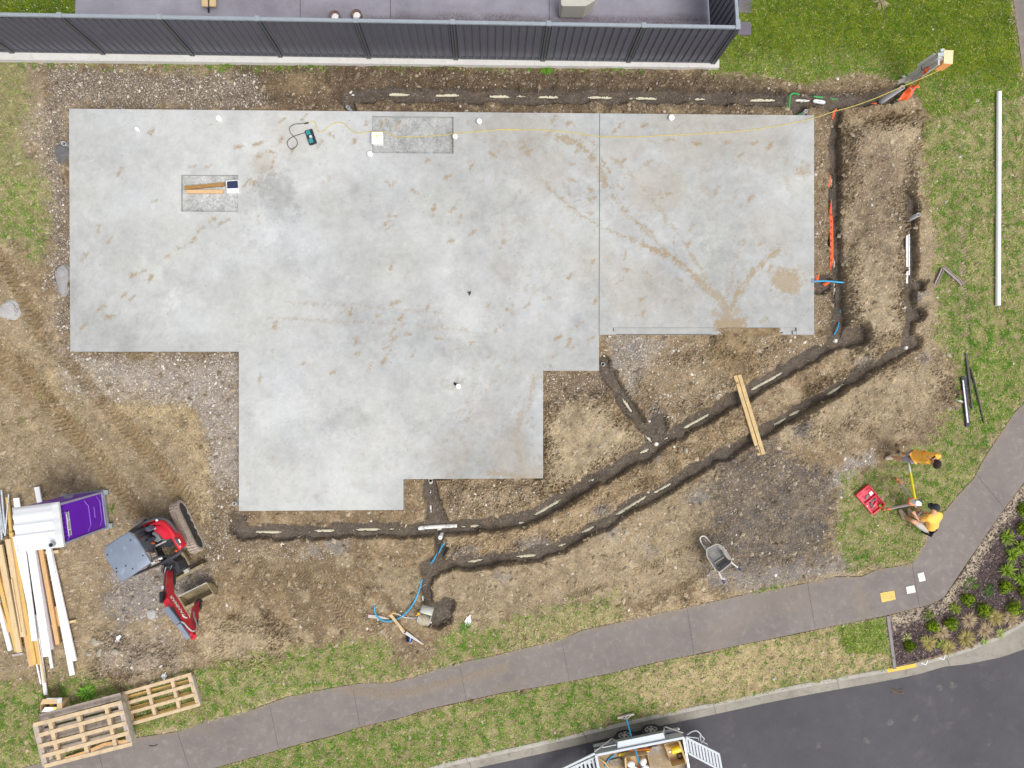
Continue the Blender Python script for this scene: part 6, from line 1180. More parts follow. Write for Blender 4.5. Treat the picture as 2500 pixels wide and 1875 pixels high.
# roof: gently arched with ribs
nx3, ny3 = 14, 27; vs = []
for j in range(ny3):
    for i in range(nx3):
        a = -1 + 2 * i / (nx3 - 1); b = -1 + 2 * j / (ny3 - 1); edge_ = min(1, (1 - max(abs(a), abs(b))) / .10)
        z = 1.99 + .07 * edge_ + .05 * (1 - b * b) * edge_ + (.035 * (1 if (j % 6) in (2, 3, 4) else 0) if abs(a) < .9 and 4 < j < 24 else 0) * edge_
        vs.append(Lp(a * (hw + .035), b * (hd + .035), z))
mb = MB(); mb.add(vs, [(j * nx3 + i, j * nx3 + i + 1, (j + 1) * nx3 + i + 1, (j + 1) * nx3 + i) for j in range(ny3 - 1) for i in range(nx3 - 1)])
ringi = [i for i in range(nx3)] + [j * nx3 + nx3 - 1 for j in range(1, ny3)] + [(ny3 - 1) * nx3 + i for i in range(nx3 - 2, -1, -1)] + [j * nx3 for j in range(ny3 - 2, 0, -1)]
vv = [vs[i] for i in ringi] + [vs[i] + Vector((0, 0, -.06)) for i in ringi]; n_ = len(ringi); mb.add(vv, [(i, (i + 1) % n_, n_ + (i + 1) % n_, n_ + i) for i in range(n_)]); roof_ = mb.build('roof', M_ROOF, t, True)
vp = W(122, 1330, 2.3); mb = MB(); pipe_open(mb, W(133, 1327, 2.04), W(124, 1330.5, 2.24), .055, .008, 20); vq = mb.build('vent_pipe', mat('vent_grey', (.42, .45, .48), .5), roof_, True); vq.parent = roof_
mb = MB(); lathe(mb, W(125.5, 1330, 2.20), [(.048, 0), (.046, .002)], 16); vi = mb.build('vent_dark', M_BLK, t)
# east face details: ridges, sign
def EF(s, z, o=.004): return c2 + ue * (hw + o) + un * s + Vector((0, 0, z))      # s along the wall (north +)
def ridge(pts, face=EF, w=.016):
    mb = MB()
    for a, b in zip(pts[:-1], pts[1:]): beam(mb, face(*a), face(*b), w, .02, up=(ue if face is EF else un))
    mb.build('moulded_ridge', M_PURL, t)
ridge([(-.40, .95), (-.25, .80), (.22, .80), (.38, .95)][:4]); ridge([(-.36, .42), (-.22, .30), (.25, .30), (.40, .42)]); ridge([(-.12, .58), (.16, .58)]); ridge([(-.42, 1.78), (-.30, 1.62)]); ridge([(.26, 1.78), (.20, 1.70)])
for s_ in (-1, 1):
    mb = MB(); beam(mb, EF(s_ * (hd - .03), .14, .0), EF(s_ * (hd - .03), 1.98, .0), .05, .045); mb.build('corner_post', mat('grey_trim', (.33, .33, .42), .5), t)
mb = MB(); beam(mb, EF(-hd + .05, .16, .01), EF(hd - .05, .16, .01), .03, .05); mb.build('bottom_trim', mat('grey_trim', (.33, .33, .42), .5), t)
for k in range(8):
    mb = MB(); beam(mb, EF(-.38 + k * .11, 1.90, .0), EF(-.38 + k * .11, 1.80, .0), .045, .02, up=ue); mb.build('vent_slot', mat('vent_purple', (.06, .006, .2), .5), t)
mb = MB(); beam(mb, EF(-.34, 1.66, .006), EF(.24, 1.66, .006), .115, .008, up=ue); sg_ = mb.build('sign', M_WHT, t)
tx = flat_text('WEE DOO LOOS', EF(-.05, 1.66, .013), un, (0, 0, 1), .085, M_BLK, t, 'lettering', .001, .002); tx.parent = sg_
# north face: door panel
NF = lambda s, z, o=.004: c2 + un * (hd + o) + ue * s + Vector((0, 0, z))
mb = MB(); beam(mb, NF(-.02, 1.02), NF(.0001 - .02, 1.0201), .1, .1)
mb = MB(); mb.add([NF(-.42, .22, .012), NF(.42, .22, .012), NF(.42, 1.88, .012), NF(-.42, 1.88, .012), NF(-.42, .22, 0), NF(.42, .22, 0), NF(.42, 1.88, 0), NF(-.42, 1.88, 0)], [(0, 1, 2, 3), (0, 1, 5, 4), (1, 2, 6, 5), (2, 3, 7, 6), (3, 0, 4, 7)]); dr = mb.build('door', mat('purple_door', (.16, .03, .46), .4), t)
mb = MB(); beam(mb, NF(.1, 1.05, .03), NF(.3, 1.05, .03), .08, .06); hh_ = mb.build('door_latch', M_SKID, dr); hh_.parent = dr
ridge([(-.3, .6), (.0, .5), (.3, .6)], NF); ridge([(-.3, 1.4), (.0, 1.3), (.3, 1.4)], NF)
# ================================================================== BOARDS
L1 = lambda x, y: (x / 6.143, 1170 + y / 6.143); L2 = lambda x, y: (x / 5.186, 1400 + y / 5.186)
M_WB = mat('white_primed_board', (.82, .81, .81), .55, var=.03, sc=4, bump=.03, dirt=(.5, .47, .5), dirt_amt=.03); M_YT = mat('yellow_timber', (.60, .40, .13), .7, var=.14, sc=5, stretch=(5, .7, 4), dirt=(.36, .2, .08), dirt_amt=.1); M_OT = mat('orange_timber', (.60, .36, .16), .7, var=.16, sc=5, stretch=(5, .7, 4), dirt=(.34, .17, .06), dirt_amt=.15)
M_LT = mat('light_timber', (.62, .46, .26), .7, var=.14, sc=5, stretch=(5, .7, 4), dirt=(.36, .2, .1), dirt_amt=.12); M_GT = mat('greyish_timber', (.42, .36, .35), .8, var=.15, sc=5, stretch=(5, .7, 4)); M_GAL = mat('galvanised_steel', (.50, .53, .56), .38, .55, var=.16, sc=14, bump=.05)
def board(a, b, w, z, h, mt, lb, nm='timber_board', w2=None, z2=None):
    w /= PPM; z2 = z if z2 is None else z2; mb = MB(); beam(mb, W(*a, z), W(*b, z2), w, h, w2=(w2 / PPM if w2 else None)); tag(mb.build(nm, mt), lb, 'pipe' if 'pipe' in nm else ('pole' if 'pole' in nm else 'board'))
BD = [((90, 1189), (177, 1648), 11.5, .17, .03, M_WB, 'white board farthest to the right but one, reaching lowest on the right', 'white_board'),
 ((97, 1226), (183, 1613), 9, .13, .04, M_WB, 'white board with a rounded end, rightmost of the pile', 'white_board'),
 ((86, 1262), (142, 1573), 10, .14, .05, M_OT, 'orange timber board between the grey one and the right white pair'),
 ((78, 1290), (129, 1585), 8, .13, .05, M_GT, 'greyish pink board left of the orange timber'),
 ((66, 1290), (113, 1603), 13, .19, .03, M_WB, 'wide white board in the middle, ending beside a narrow white strip', 'white_board'),
 ((76, 1300), (127, 1631), 6, .16, .03, M_WB, 'narrow white strip right of the wide middle board', 'white_board'),
 ((40, 1216), (85, 1564), 13, .22, .03, M_WB, 'wide white board with a notched lower end, left of the middle', 'white_board'),
 ((36, 1310), (72, 1480), 8, .20, .03, M_WB, 'white strip along the left side of the notched board', 'white_board'),
 ((70, 1450), (96, 1622), 7, .12, .04, M_YT, 'mustard timber showing under the notched white board'),
 ((86, 1500), (112, 1696), 8, .10, .03, M_WB, 'longest white board reaching down to the carton', 'white_board'),
 ((84, 1520), (109, 1668), 4, .14, .02, M_LT, 'thin tan strip lying on the longest white board'),
 ((84, 1596), (100, 1670), 3, .12, .02, M_WB, 'thin white bead left of the longest white board', 'white_board'),
 ((28, 1300), (86, 1622), 9, .17, .05, M_YT, 'yellow timber running beside the white boards'),
 ((20, 1316), (58, 1554), 12, .22, .05, M_LT, 'broad light timber on top of the left stack'),
 ((44, 1440), (78, 1626), 11, .14, .05, M_OT, 'orange-brown timber with a long lower end'),
 ((0, 1330), (49, 1592), 12, .18, .06, M_LT, 'light timber left of the thin lath'),
 ((28, 1413), (51, 1545), 3, .27, .02, M_LT, 'thin light lath on top of the left stack'),
 ((-6, 1400), (42, 1590), 9, .14, .05, M_YT, 'yellowish timber crossing to the lower left'),
 ((-14, 1440), (22, 1543), 8, .1, .05, M_OT, 'short timber under the left stack'),
 ((-4, 1330), (20, 1460), 9, .10, .05, M_OT, 'timber at the left edge next to the steel poles'),
 ((60, 1340), (72, 1430), 6, .14, .04, M_GT, 'grey timber glimpsed between the white boards'),
 ((136, 1480), (146, 1528), 7, .08, .04, M_OT, 'short timber piece under the right white board'),
 ((88, 1351), (144, 1346), 7, .06, .06, M_LT, 'upper bearer lying across under the boards'),
 ((122, 1529), (186, 1515), 6, .05, .06, M_LT, 'lower bearer lying across under the boards'),
 ((30, 1600), (58, 1595), 5, .03, .03, M_GT, 'short weathered offcut below the left boards'),
 ((-4, 1315), (29, 1309), 5, .08, .06, mat('dark_bearer', (.2, .13, .07), .8), 'dark bearer under the steel poles'),
 ((18, 1214), (30, 1320), 6, .12, .05, M_YT, 'mustard timber end beside the toilet roof')]
for b_ in BD:
    board(*b_[:7], *(b_[7:] if len(b_) > 7 else ()))
mb = MB(); pipe_open(mb, W(-22, 1400, .09), W(26, 1587, .09), .062, .006, 20); tag(mb.build('white_pipe', M_WHT2, None, True), 'white pipe lying at the left edge of the board pile', 'pipe')
for a, b, r_, lb in (((3.5, 1196, .12), (13, 1300, .2), .028, 'galvanised steel pole reaching farthest up at the left edge'), ((-3, 1215, .12), (9, 1302, .2), .025, 'galvanised steel pole at the very left edge'), ((21.5, 1206, .12), (12, 1308, .22), .022, 'galvanised steel pole leaning the other way beside the mustard timber'), ((0, 1255, .1), (5, 1318, .15), .03, 'shorter steel pole under the others')):
    mb = MB(); tube(mb, [W(*a), W(*b)], r_, 10); tag(mb.build('steel_pole', M_GAL, None, True), lb, 'pole')
# ================================================================== PALLETS
Pp = crop(60, 1630, 5.027)
M_PAL = mat('pallet_timber', (.56, .42, .26), .75, var=.16, sc=6, bump=.3, dirt=(.33, .25, .19), dirt_amt=.25); M_PAL2 = mat('weathered_pallet_timber', (.44, .37, .31), .85, var=.16, sc=6, bump=.3, dirt=(.28, .22, .18), dirt_amt=.35)
def slat(mb, a, b, z, w, h=.02): beam(mb, Pp(*a, z), Pp(*b, z), w, h)
t = thing('timber_pallet', tuple(Pp(1670, 400, .02)), 'lower pale pallet lying on the grass to the right of the stack', 'pallet')
z1 = .16
for a, b in (((1190, 325), (2045, 80)), ((1230, 443), (2060, 205)), ((1270, 560), (2090, 330)), ((1310, 690), (2150, 450))):
    mb = MB(); slat(mb, a, b, z1, .085); mb.build('slat', M_PAL, t)
for a, b in (((1515, 240), (1610, 580)), ((1820, 160), (1905, 495))):
    mb = MB(); slat(mb, a, b, z1 - .055, .085, .09); mb.build('bearer', M_PAL, t)
mb = MB(); slat(mb, (2025, 70), (2140, 455), z1 - .055, .10, .09); mb.build('bearer', M_PAL, t); mb = MB(); slat(mb, (1225, 310), (1330, 690), z1 - .055, .085, .09); mb.build('bearer', M_PAL, t)
mb = MB(); slat(mb, (2060, 90), (2165, 450), z1 - .06, .035, .13); mb.build('end_board', M_PAL2, t)
for a, b in (((1225, 520), (2090, 290)), ((1300, 660), (2130, 410)), ((1200, 380), (2060, 150))):
    mb = MB(); slat(mb, a, b, .03, .085); mb.build('bottom_slat', M_YT, t)
t = thing('timber_pallet', tuple(Pp(700, 820, .4)), 'big weathered openwork pallet on top of the stack', 'pallet')
zT_ = .55
for a, b in (((110, 705), (1195, 425)), ((175, 830), (1225, 545)), ((180, 965), (1250, 680)), ((215, 1090), (1275, 800)), ((240, 1210), (1320, 935))):
    mb = MB(); slat(mb, a, b, zT_, .10); mb.build('slat', M_PAL, t)
for a, b, w_ in (((140, 690), (265, 1200), .13), ((325, 670), (440, 1150), .10), ((668, 585), (785, 1060), .10), ((1008, 475), (1125, 960), .09), ((1180, 430), (1305, 940), .12)):
    mb = MB(); slat(mb, a, b, zT_ - .055, w_, .085); mb.build('bearer', M_PAL2 if w_ > .11 else M_PAL, t)
mb = MB(); slat(mb, (1208, 430), (1335, 930), zT_ - .07, .03, .14); mb.build('end_board', M_PAL2, t)
t = thing('timber_pallet', tuple(Pp(700, 700, .2)), 'solid planked pallet underneath the openwork one in the stack', 'pallet'); z0 = .34
for k, (a, b, w_) in enumerate((((195, 610), (1185, 345), .17), ((210, 700), (1200, 440), .13), ((250, 780), (1220, 530), .14), ((270, 865), (1230, 615), .14), ((290, 950), (1250, 700), .14), ((310, 1010), (1090, 810), .08))):
    mb = MB(); slat(mb, a, b, z0, w_, .025); mb.build('plank', M_PAL2, t)
for a, b in (((205, 600), (330, 1040)), ((1180, 345), (1300, 830))):
    mb = MB(); slat(mb, a, b, z0 - .07, .09, .1); mb.build('bearer', M_PAL2, t)
mb = MB(); slat(mb, (1195, 330), (1340, 900), z0 - .1, .04, .18); mb.build('end_board', mat('mossy_board', (.42, .44, .37), .85, var=.2, sc=14), t)
t = thing('timber_pallet', tuple(Pp(750, 900, .0)), 'hidden bottom pallet of the stack with pale bent slats showing through', 'pallet')
for a, b in (((500, 1120), (780, 1030)), ((780, 1030), (980, 940)), ((980, 940), (1290, 895)), ((230, 700), (1230, 430))):
    mb = MB(); slat(mb, a, b, .12, .09); mb.build('slat', M_OT, t)
for x in (240, 700, 1210):
    mb = MB(); slat(mb, (x, 760 - x * .27), (x + 100, 1180 - x * .27), .06, .09, .1); mb.build('bearer', M_PAL2, t)
# carton
p = Pp(325, 455, .0); t = thing('open_carton', tuple(p), 'open cardboard carton with a white lid sheet, at the corner of the pallet stack', 'carton'); M_CARD = mat('cardboard', (.56, .40, .21), .8, var=.07, sc=6, bump=.05); M_CARDG = mat('grey_cardboard', (.5, .53, .52), .8, var=.06)
A_, B_, C_, D_ = Pp(190, 455, .36), Pp(400, 385, .36) , Pp(460, 540, .36), Pp(195, 545, .36)
q4 = [Pp(190, 450, .34), Pp(455, 430, .34), Pp(460, 545, .34), Pp(195, 548, .34)]; bb_ = [Vector((v.x, v.y, .0)) for v in q4]
mb = MB(); mb.add(q4 + bb_, [(0, 1, 5, 4), (1, 2, 6, 5), (2, 3, 7, 6), (3, 0, 4, 7), (4, 5, 6, 7)]); cb = mb.build('carton', M_CARD, t); sm_ = cb.modifiers.new('thickness', 'SOLIDIFY'); sm_.thickness = .008
mb = MB(); mb.add([q4[0], Pp(400, 445, .34), Pp(400, 385, .40), Pp(225, 385, .40)], [(0, 1, 2, 3)]); mb.build('flap', M_CARD, t); mb = MB(); mb.add([Pp(400, 440, .35), Pp(458, 430, .35), Pp(458, 368, .37), Pp(268, 372, .41), Pp(275, 386, .405), Pp(400, 386, .405)], [(0, 1, 2, 5), (5, 2, 3, 4)]); mb.build('flap', M_CARDG, t)
mb = MB(); mb.add([Pp(395, 440, .345), Pp(460, 432, .345), Pp(460, 545, .345), Pp(400, 545, .345)], [(0, 1, 2, 3)]); mb.build('flap', M_CARD, t)
mb = MB(); mb.add([Pp(250, 484, .33), Pp(395, 482, .33), Pp(392, 545, .35), Pp(205, 545, .35)], [(0, 1, 2, 3)]); mb.build('white_sheet', M_WHT, t); mb = MB(); mb.add([Pp(352, 486, .336), Pp(392, 484, .336), Pp(388, 520, .346), Pp(355, 522, .346)], [(0, 1, 2, 3)]); mb.build('yellow_label', mat('pale_yellow', (.8, .75, .1), .6), t)
mb = MB(); ball(mb, Pp(335, 460, .2), (.06, .05, .04), 10, 6); mb.build('yellow_item', M_YF, t); mb = MB(); ball(mb, Pp(370, 455, .26), (.04, .06, .05), 8, 5); mb.build('dark_item', M_BLK, t)
mb = MB(); tube(mb, spline([Pp(1525, 955, .025), Pp(1560, 963, .03), (Pp(1600, 958, .03)), Pp(1632, 942, .025)], 4), .008, 5); tag(mb.build('dark_stick', M_BLK), 'small dark curved stick lying on the footpath', 'stick')
# ================================================================== EXCAVATOR
E = crop(240, 1210, 7.373); F2 = crop(340, 1380, 8.295)
M_RED = mat('red_machine_paint', (.62, .008, .03), .32, var=.08, sc=3, bump=.02, clear=.4, dirt=(.4, .1, .08), dirt_amt=.06); M_RED2 = mat('worn_red_paint', (.50, .012, .03), .45, var=.15, sc=6, dirt=(.25, .1, .08), dirt_amt=.2); M_CAN = mat('blue_grey_canopy', (.19, .225, .29), .38, .1, var=.07, sc=5, bump=.05, dirt=(.42, .45, .5), dirt_amt=.1)
M_RUB = mat('muddy_rubber', (.40, .33, .27), .9, var=.25, sc=14, bump=.6, dirt=(.16, .13, .11), dirt_amt=.3); M_STL = mat('dark_machine_steel', (.055, .06, .07), .5, .3, var=.25, sc=14, dirt=(.2, .16, .12), dirt_amt=.12); M_MUDS = mat('mud_covered_steel', (.30, .24, .14), .7, .15, var=.25, sc=10, bump=.5, dirt=(.45, .40, .30), dirt_amt=.25); M_SEAT = mat('dark_grey_seat', (.06, .065, .075), .6, var=.12)
c0 = E(1000, 800, 0); t = thing('mini_excavator', (c0.x, c0.y, 0), 'red mini excavator with a blue-grey canopy, rubber tracks and a wide bucket', 'excavator')
ta = (E(1240, 190, .47) + E(1390, 120, .47)) / 2; tb_ = (E(1680, 1075, .47) + E(1790, 1000, .47)) / 2
u = (tb_ - ta); Lt = u.length; u.normalize(); v = Vector((-u.y, u.x, 0)); cE = (ta + tb_) / 2; cE.z = 0
wE = abs((E(1390, 120, .47) - E(1240, 190, .47)).dot(v)); wE = max(.24, wE)
shift = E(600, 510, .47) - E(1240, 190, .47); cWt = cE + v * shift.dot(v)
def stadium(L, H, n=9):
    pts = []; r_ = H / 2
    for k in range(n + 1): a = math.pi / 2 - math.pi * k / n; pts.append((L / 2 - r_ + r_ * math.cos(a), r_ + r_ * math.sin(a)))
    for k in range(n + 1): a = -math.pi / 2 - math.pi * k / n; pts.append((-L / 2 + r_ + r_ * math.cos(a), r_ + r_ * math.sin(a)))
    return pts
def dens(pts, st):
    out = []; n = len(pts)
    for i in range(n):
        a = Vector((*pts[i], 0)); b = Vector((*pts[(i + 1) % n], 0)); k = max(1, round((b - a).length / st))
        for j in range(k): out.append(a.lerp(b, j / k))
    return out
for cc in (cE, cWt):
    st_ = dens(stadium(Lt, .47), .03); n_ = len(st_); w_ = wE / 2; ins_ = dens(stadium(Lt, .47), .03); vs = []
    for sgn, sc_ in ((-1, 1), (1, 1), (1, .86), (-1, .86)):
        for p_ in st_:
            x_ = p_.x * (1 if sc_ == 1 else (Lt - .1) / Lt); z_ = (p_.y - .235) * (1 if sc_ == 1 else .76) + .235; vs.append(cc + u * x_ + v * sgn * w_ + Vector((0, 0, z_)))
    fs = [(q * n_ + i, q * n_ + (i + 1) % n_, ((q + 1) % 4) * n_ + (i + 1) % n_, ((q + 1) % 4) * n_ + i) for q in range(4) for i in range(n_)]
    tr_ = MB(); tr_.add(vs, fs); tk = tr_.build('track', M_RUB, t)
    lug = MB(); al_ = dens(stadium(Lt, .49), .058)
    for i, p_ in enumerate(al_):
        pn = al_[(i + 1) % len(al_)]; d_ = Vector(u * (pn.x - p_.x) + Vector((0, 0, pn.y - p_.y))).normalized()
        for s0, s1, k_ in ((-1, -.05, 0), (.05, 1, .028)):
            a = cc + u * p_.x + v * s0 * w_ + Vector((0, 0, p_.y - .01)) + d_ * k_; b = cc + u * p_.x + v * s1 * w_ + Vector((0, 0, p_.y - .01)) + d_ * (k_ + .012); nrm = d_.cross(v); beam(lug, a, b, .035, .05, up=nrm)
    lo_ = lug.build('tread_lugs', M_RUB, tk); lo_['kind'] = 'stuff'; lo_.parent = tk
    fr = MB(); beam(fr, cc - u * (Lt / 2 - .3) + Vector((0, 0, .2)), cc + u * (Lt / 2 - .3) + Vector((0, 0, .2)), wE * .7, .24); fr.build('track_frame', M_STL, t)
    for k_ in (-1, 1):
        wh = MB(); q_ = cc + u * k_ * (Lt / 2 - .235) + Vector((0, 0, .235)); lathe(wh, q_ - v * wE * .47, [(.05, 0), (.16, .01), (.17, .03), (.17, wE * .9), (.1, wE * .94), (.04, wE * .95)], 20, v); wh.build('drive_wheel' if k_ < 0 else 'idler_wheel', M_STL, t, True)
    for k_ in range(5):
        wh = MB(); q_ = cc + u * (-.42 + k_ * .21) + Vector((0, 0, .10)); lathe(wh, q_ - v * wE * .42, [(.06, 0), (.07, .02), (.07, wE * .8), (.06, wE * .84)], 12, v); wh.build('roller', M_STL, t, True)
mid = (cE + cWt) / 2; mb = MB(); beam(mb, mid - u * .3 + Vector((0, 0, .25)), mid + u * .3 + Vector((0, 0, .25)), .2, .14); beam(mb, mid - v * .42 + Vector((0, 0, .25)), mid + v * .42 + Vector((0, 0, .25)), .3, .14); lathe(mb, mid + Vector((0, 0, .32)), [(.25, 0), (.25, .2)], 24); mb.build('undercarriage', M_STL, t)
# dozer blade
mb = MB(); A_, B_ = E(1330, 1545, .16), E(1935, 1215, .16); beam(mb, A_, B_, .05, .26); beam(mb, A_ + Vector((0, 0, .13)), B_ + Vector((0, 0, .13)), .08, .03); mb.build('dozer_blade', M_MUDS, t)
for a, b in (((1500, 1000), (1640, 1240)), ((1150, 1200), (1400, 1420))):
    mb = MB(); beam(mb, E(*a, .3), E(b[0], b[1], .22), .07, .09); mb.build('blade_arm', M_MUDS, t)
mb = MB(); beam(mb, E(1560, 1370, .28), E(1640, 1330, .28), .10, .12); mb.build('blade_step', mat('pale_step', (.5, .48, .42), .6), t); mb = MB(); tube(mb, [E(1430, 1170, .32), E(1500, 1330, .26)], .06, 10); mb.build('blade_cylinder', mat('muddy_grey', (.33, .31, .28), .7, var=.2, dirt=(.2, .16, .12), dirt_amt=.3), t, True)
# upper body: deck, engine cover, fenders
deck = [(560, 655), (640, 590), (960, 440), (1100, 415), (1250, 455), (1400, 620), (1560, 880), (1490, 965), (1400, 1080), (1000, 1260), (900, 1200), (860, 1000)]
zd = .62
mb = MB(); prism3(mb, [E(x, y, zd) for x, y in ((620, 660), (960, 450), (1110, 425), (1240, 465), (1330, 560), (1250, 760), (1200, 830), (1020, 930), (880, 980), (740, 820))], (0, 0, -.06)); mb.build('deck', M_STL, t)
cov = [(885, 548), (930, 505), (1130, 432), (1200, 430), (1290, 490), (1400, 620), (1500, 780), (1560, 885), (1540, 930), (1492, 965), (1400, 800), (1375, 750), (1250, 772), (1200, 735), (1130, 665), (1065, 625), (1020, 560), (950, 522)]
def dome(pts, zt, zb, rim, mt, name, par, lift=.0):
    """shell with a bevelled, slightly rounded upper edge"""
    cx_ = sum((p_.x for p_ in pts)) / len(pts); cy_ = sum((p_.y for p_ in pts)) / len(pts); n = len(pts); vs = []
    def inset(p_, i, d):
        a = pts[(i - 1) % n]; b = pts[(i + 1) % n]; tn = Vector((b.x - a.x, b.y - a.y, 0)).normalized(); nn = Vector((-tn.y, tn.x, 0)); 
        return Vector((p_.x, p_.y, 0)) + nn * d * sgn
    area = sum(pts[i].x * pts[(i + 1) % n].y - pts[(i + 1) % n].x * pts[i].y for i in range(n)); sgn = 1 if area > 0 else -1
    for d, z_ in ((0, zb), (0, zt - rim), (rim * .35, zt - rim * .3), (rim, zt)):
        for i, p_ in enumerate(pts): q_ = inset(p_, i, d); vs.append((q_.x, q_.y, z_))
    fs = [(k * n + i, k * n + (i + 1) % n, (k + 1) * n + (i + 1) % n, (k + 1) * n + i) for k in range(3) for i in range(n)]; fs += [tuple(range(3 * n, 4 * n)), tuple(range(n - 1, -1, -1))]
    mb = MB(); mb.add(vs, fs); return mb.build(name, mt, par, True)
cover = dome([E(x, y, .80) for x, y in cov], .98, .70, .03, M_RED, 'engine_cover', t)
for x in (1115, 1175):
    mb = MB(); beam(mb, E(x, 490, .982), E(x + 70, 600, .982), .035, .012, up=(0, 0, 1)); mb.build('cover_vent', M_RED2, t)
mb = MB(); beam(mb, E(1445, 785, .984), E(1480, 850, .984), .035, .006); mb.build('decal', M_WHT, t)
dome([E(x, y, .95) for x, y in ((620, 600), (760, 510), (950, 430), (1010, 455), (860, 540), (660, 615))], .95, .55, .03, M_RED2, 'side_fender', t)
mb = MB(); tube(mb, spline([E(x, y, z) for x, y, z in ((555, 660, 1.5), (700, 560, 1.35), (850, 475, 1.2), (1000, 420, 1.15), (1120, 405, 1.13), (1240, 440, 1.1), (1330, 530, 1.05), (1420, 650, .95))], 4), .035, 8); mb.build('guard_rail', M_STL, t, True)
mb = MB(); lathe(mb, E(1060, 440, 1.14), [(.03, 0), (.03, .03), (.01, .035)], 10); mb.build('work_lamp', M_WHT, t)
# cab floor, seat, console
mb = MB(); prism3(mb, [E(x, y, .66) for x, y in ((700, 700), (850, 640), (960, 740), (1060, 900), (1000, 990), (840, 1010), (760, 850))], (0, 0, -.03)); mb.build('floor_mat', mat('dark_floor', (.05, .055, .065), .7, var=.2, dirt=(.2, .16, .12), dirt_amt=.1), t)
dome([E(x, y, .98) for x, y in ((690, 720), (820, 650), (900, 770), (790, 850))], .98, .7, .04, M_SEAT, 'seat_cushion', t); dome([E(x, y, 1.25) for x, y in ((820, 590), (870, 560), (935, 610), (905, 655), (850, 650))], 1.25, .9, .04, mat('slate_headrest', (.11, .13, .18), .6), 'headrest', t)
dome([E(x, y, .95) for x, y in ((960, 660), (1020, 640), (1060, 690), (1140, 790), (1060, 840), (990, 820), (1030, 760), (1000, 720), (960, 710))], .95, .7, .03, mat('grey_console', (.20, .215, .22), .5), 'console', t); dome([E(x, y, .92) for x, y in ((960, 740), (1010, 740), (1030, 780), (990, 815), (950, 790))], .92, .7, .03, M_SEAT, 'seat_pad', t)
dome([E(x, y, 1.0) for x, y in ((960, 570), (1010, 560), (1040, 600), (990, 620))], 1.0, .8, .02, mat('pale_panel', (.6, .65, .65), .4), 'control_panel', t)
mb = MB(); prism3(mb, [E(x, y, .80) for x, y in ((1040, 640), (1070, 640), (1230, 740), (1280, 800), (1240, 800), (1160, 830))], (0, 0, -.15)); mb.build('engine_bay_edge', mat('dark_teal_parts', (.06, .10, .10), .5, var=.4, sc=30), t)
for x, y in ((880, 800), (905, 700)):
    mb = MB(); tube(mb, [E(x, y, .7), E(x - 15, y + 10, 1.05)], .018, 7); ball(mb, E(x - 16, y + 10, 1.08), (.03, .03, .04), 8, 6); mb.build('control_lever', M_BLK, t, True)
mb = MB(); ball(mb, E(985, 858, .8), (.05, .03, .02), 9, 5); mb.build('orange_lever', M_ORT, t); mb = MB(); beam(mb, E(1040, 905, .68), E(1225, 815, .68), .04, .05); mb.build('pale_step', mat('pale_alloy', (.55, .5, .48), .5), t)
# canopy: four corner sheet on posts
canp = [(548, 648), (380, 742), (118, 915), (100, 1025), (132, 1150), (402, 1558), (600, 1450), (945, 1212), (862, 1060), (700, 795)]
canopy = dome([E(x, y, 2.2) for x, y in canp], 2.2, 2.15, .03, M_CAN, 'canopy', t)
for x, y in ((585, 800), (163, 1066), (805, 1076), (332, 1372), (495, 1263), (620, 1316), (325, 1310)):
    mb = MB(); lathe(mb, E(x, y, 2.2), [(.018, 0), (.018, .008), (.005, .01)], 8); o_ = mb.build('roof_bolt', M_BLK, canopy); o_.parent = canopy
for (x0, y0, z0_), (x1, y1, z1_) in (((860, 990, 2.15), (1000, 1010, .62)), ((560, 690, 2.15), (800, 560, .85)), ((640, 1400, 2.13), (960, 1180, .55)), ((700, 790, 2.15), (860, 690, .9))):
    mb = MB(); beam(mb, E(x0, y0, z0_), E(x1, y1, z1_), .05, .05); mb.build('canopy_post', M_STL, t)
mb = MB(); tube(mb, spline([E(1380, 760, 1.05), E(1470, 900, .95), E(1478, 990, .9), E(1400, 1065, .95), E(1150, 1200, 1.2), E(900, 1315, 1.7), E(620, 1435, 2.12)], 5), .03, 8); mb.build('front_guard_bar', M_STL, t, True)
mb = MB(); tube(mb, spline([E(1440, 1000, .8), E(1300, 1090, .9), E(1100, 1090, .85), E(960, 1160, .9)], 5), .025, 8); mb.build('lower_guard_bar', M_STL, t, True)
mb = MB(); tube(mb, spline([E(1490, 1010, .8), E(1400, 1095, .85), E(1180, 1215, 1.1), E(900, 1310, 1.5), E(945, 1240, 1.9)], 5), .022, 8); mb.build('mirror_arm', M_STL, t, True)
for a, b in (((1085, 1140), (1150, 1125)), ((960, 1225), (1020, 1190))):
    mb = MB(); beam(mb, E(*a, 1.2), E(*b, 1.2), .045, .03); mb.build('mirror_sleeve', M_WHT, t)
mb = MB(); ball(mb, E(1405, 998, .85), (.04, .035, .02), 9, 5); mb.build('indicator_lamp', M_ORT, t)
# swing bracket and hydraulics
mb = MB(); prism3(mb, [E(x, y, .75) for x, y in ((1170, 1180), (1290, 1140), (1420, 1200), (1480, 1340), (1420, 1420), (1300, 1400), (1180, 1400))], (0, 0, -.45)); mb.build('swing_bracket', M_STL, t)
r = random.Random(9)
for i in range(11):
    x, y = r.uniform(1180, 1400), r.uniform(1230, 1400); mb = MB(); q_ = E(x, y, .8); tube(mb, spline([q_, q_ + Vector((r.uniform(-.05, .05), r.uniform(-.05, .05), .12)), q_ + Vector((r.uniform(-.08, .08), r.uniform(-.18, -.05), .08))], 3), .013, 6); mb.build('hydraulic_hose', M_BLK if i % 3 else mat('hose_fitting', (.5, .52, .5), .35, .6), t, True)
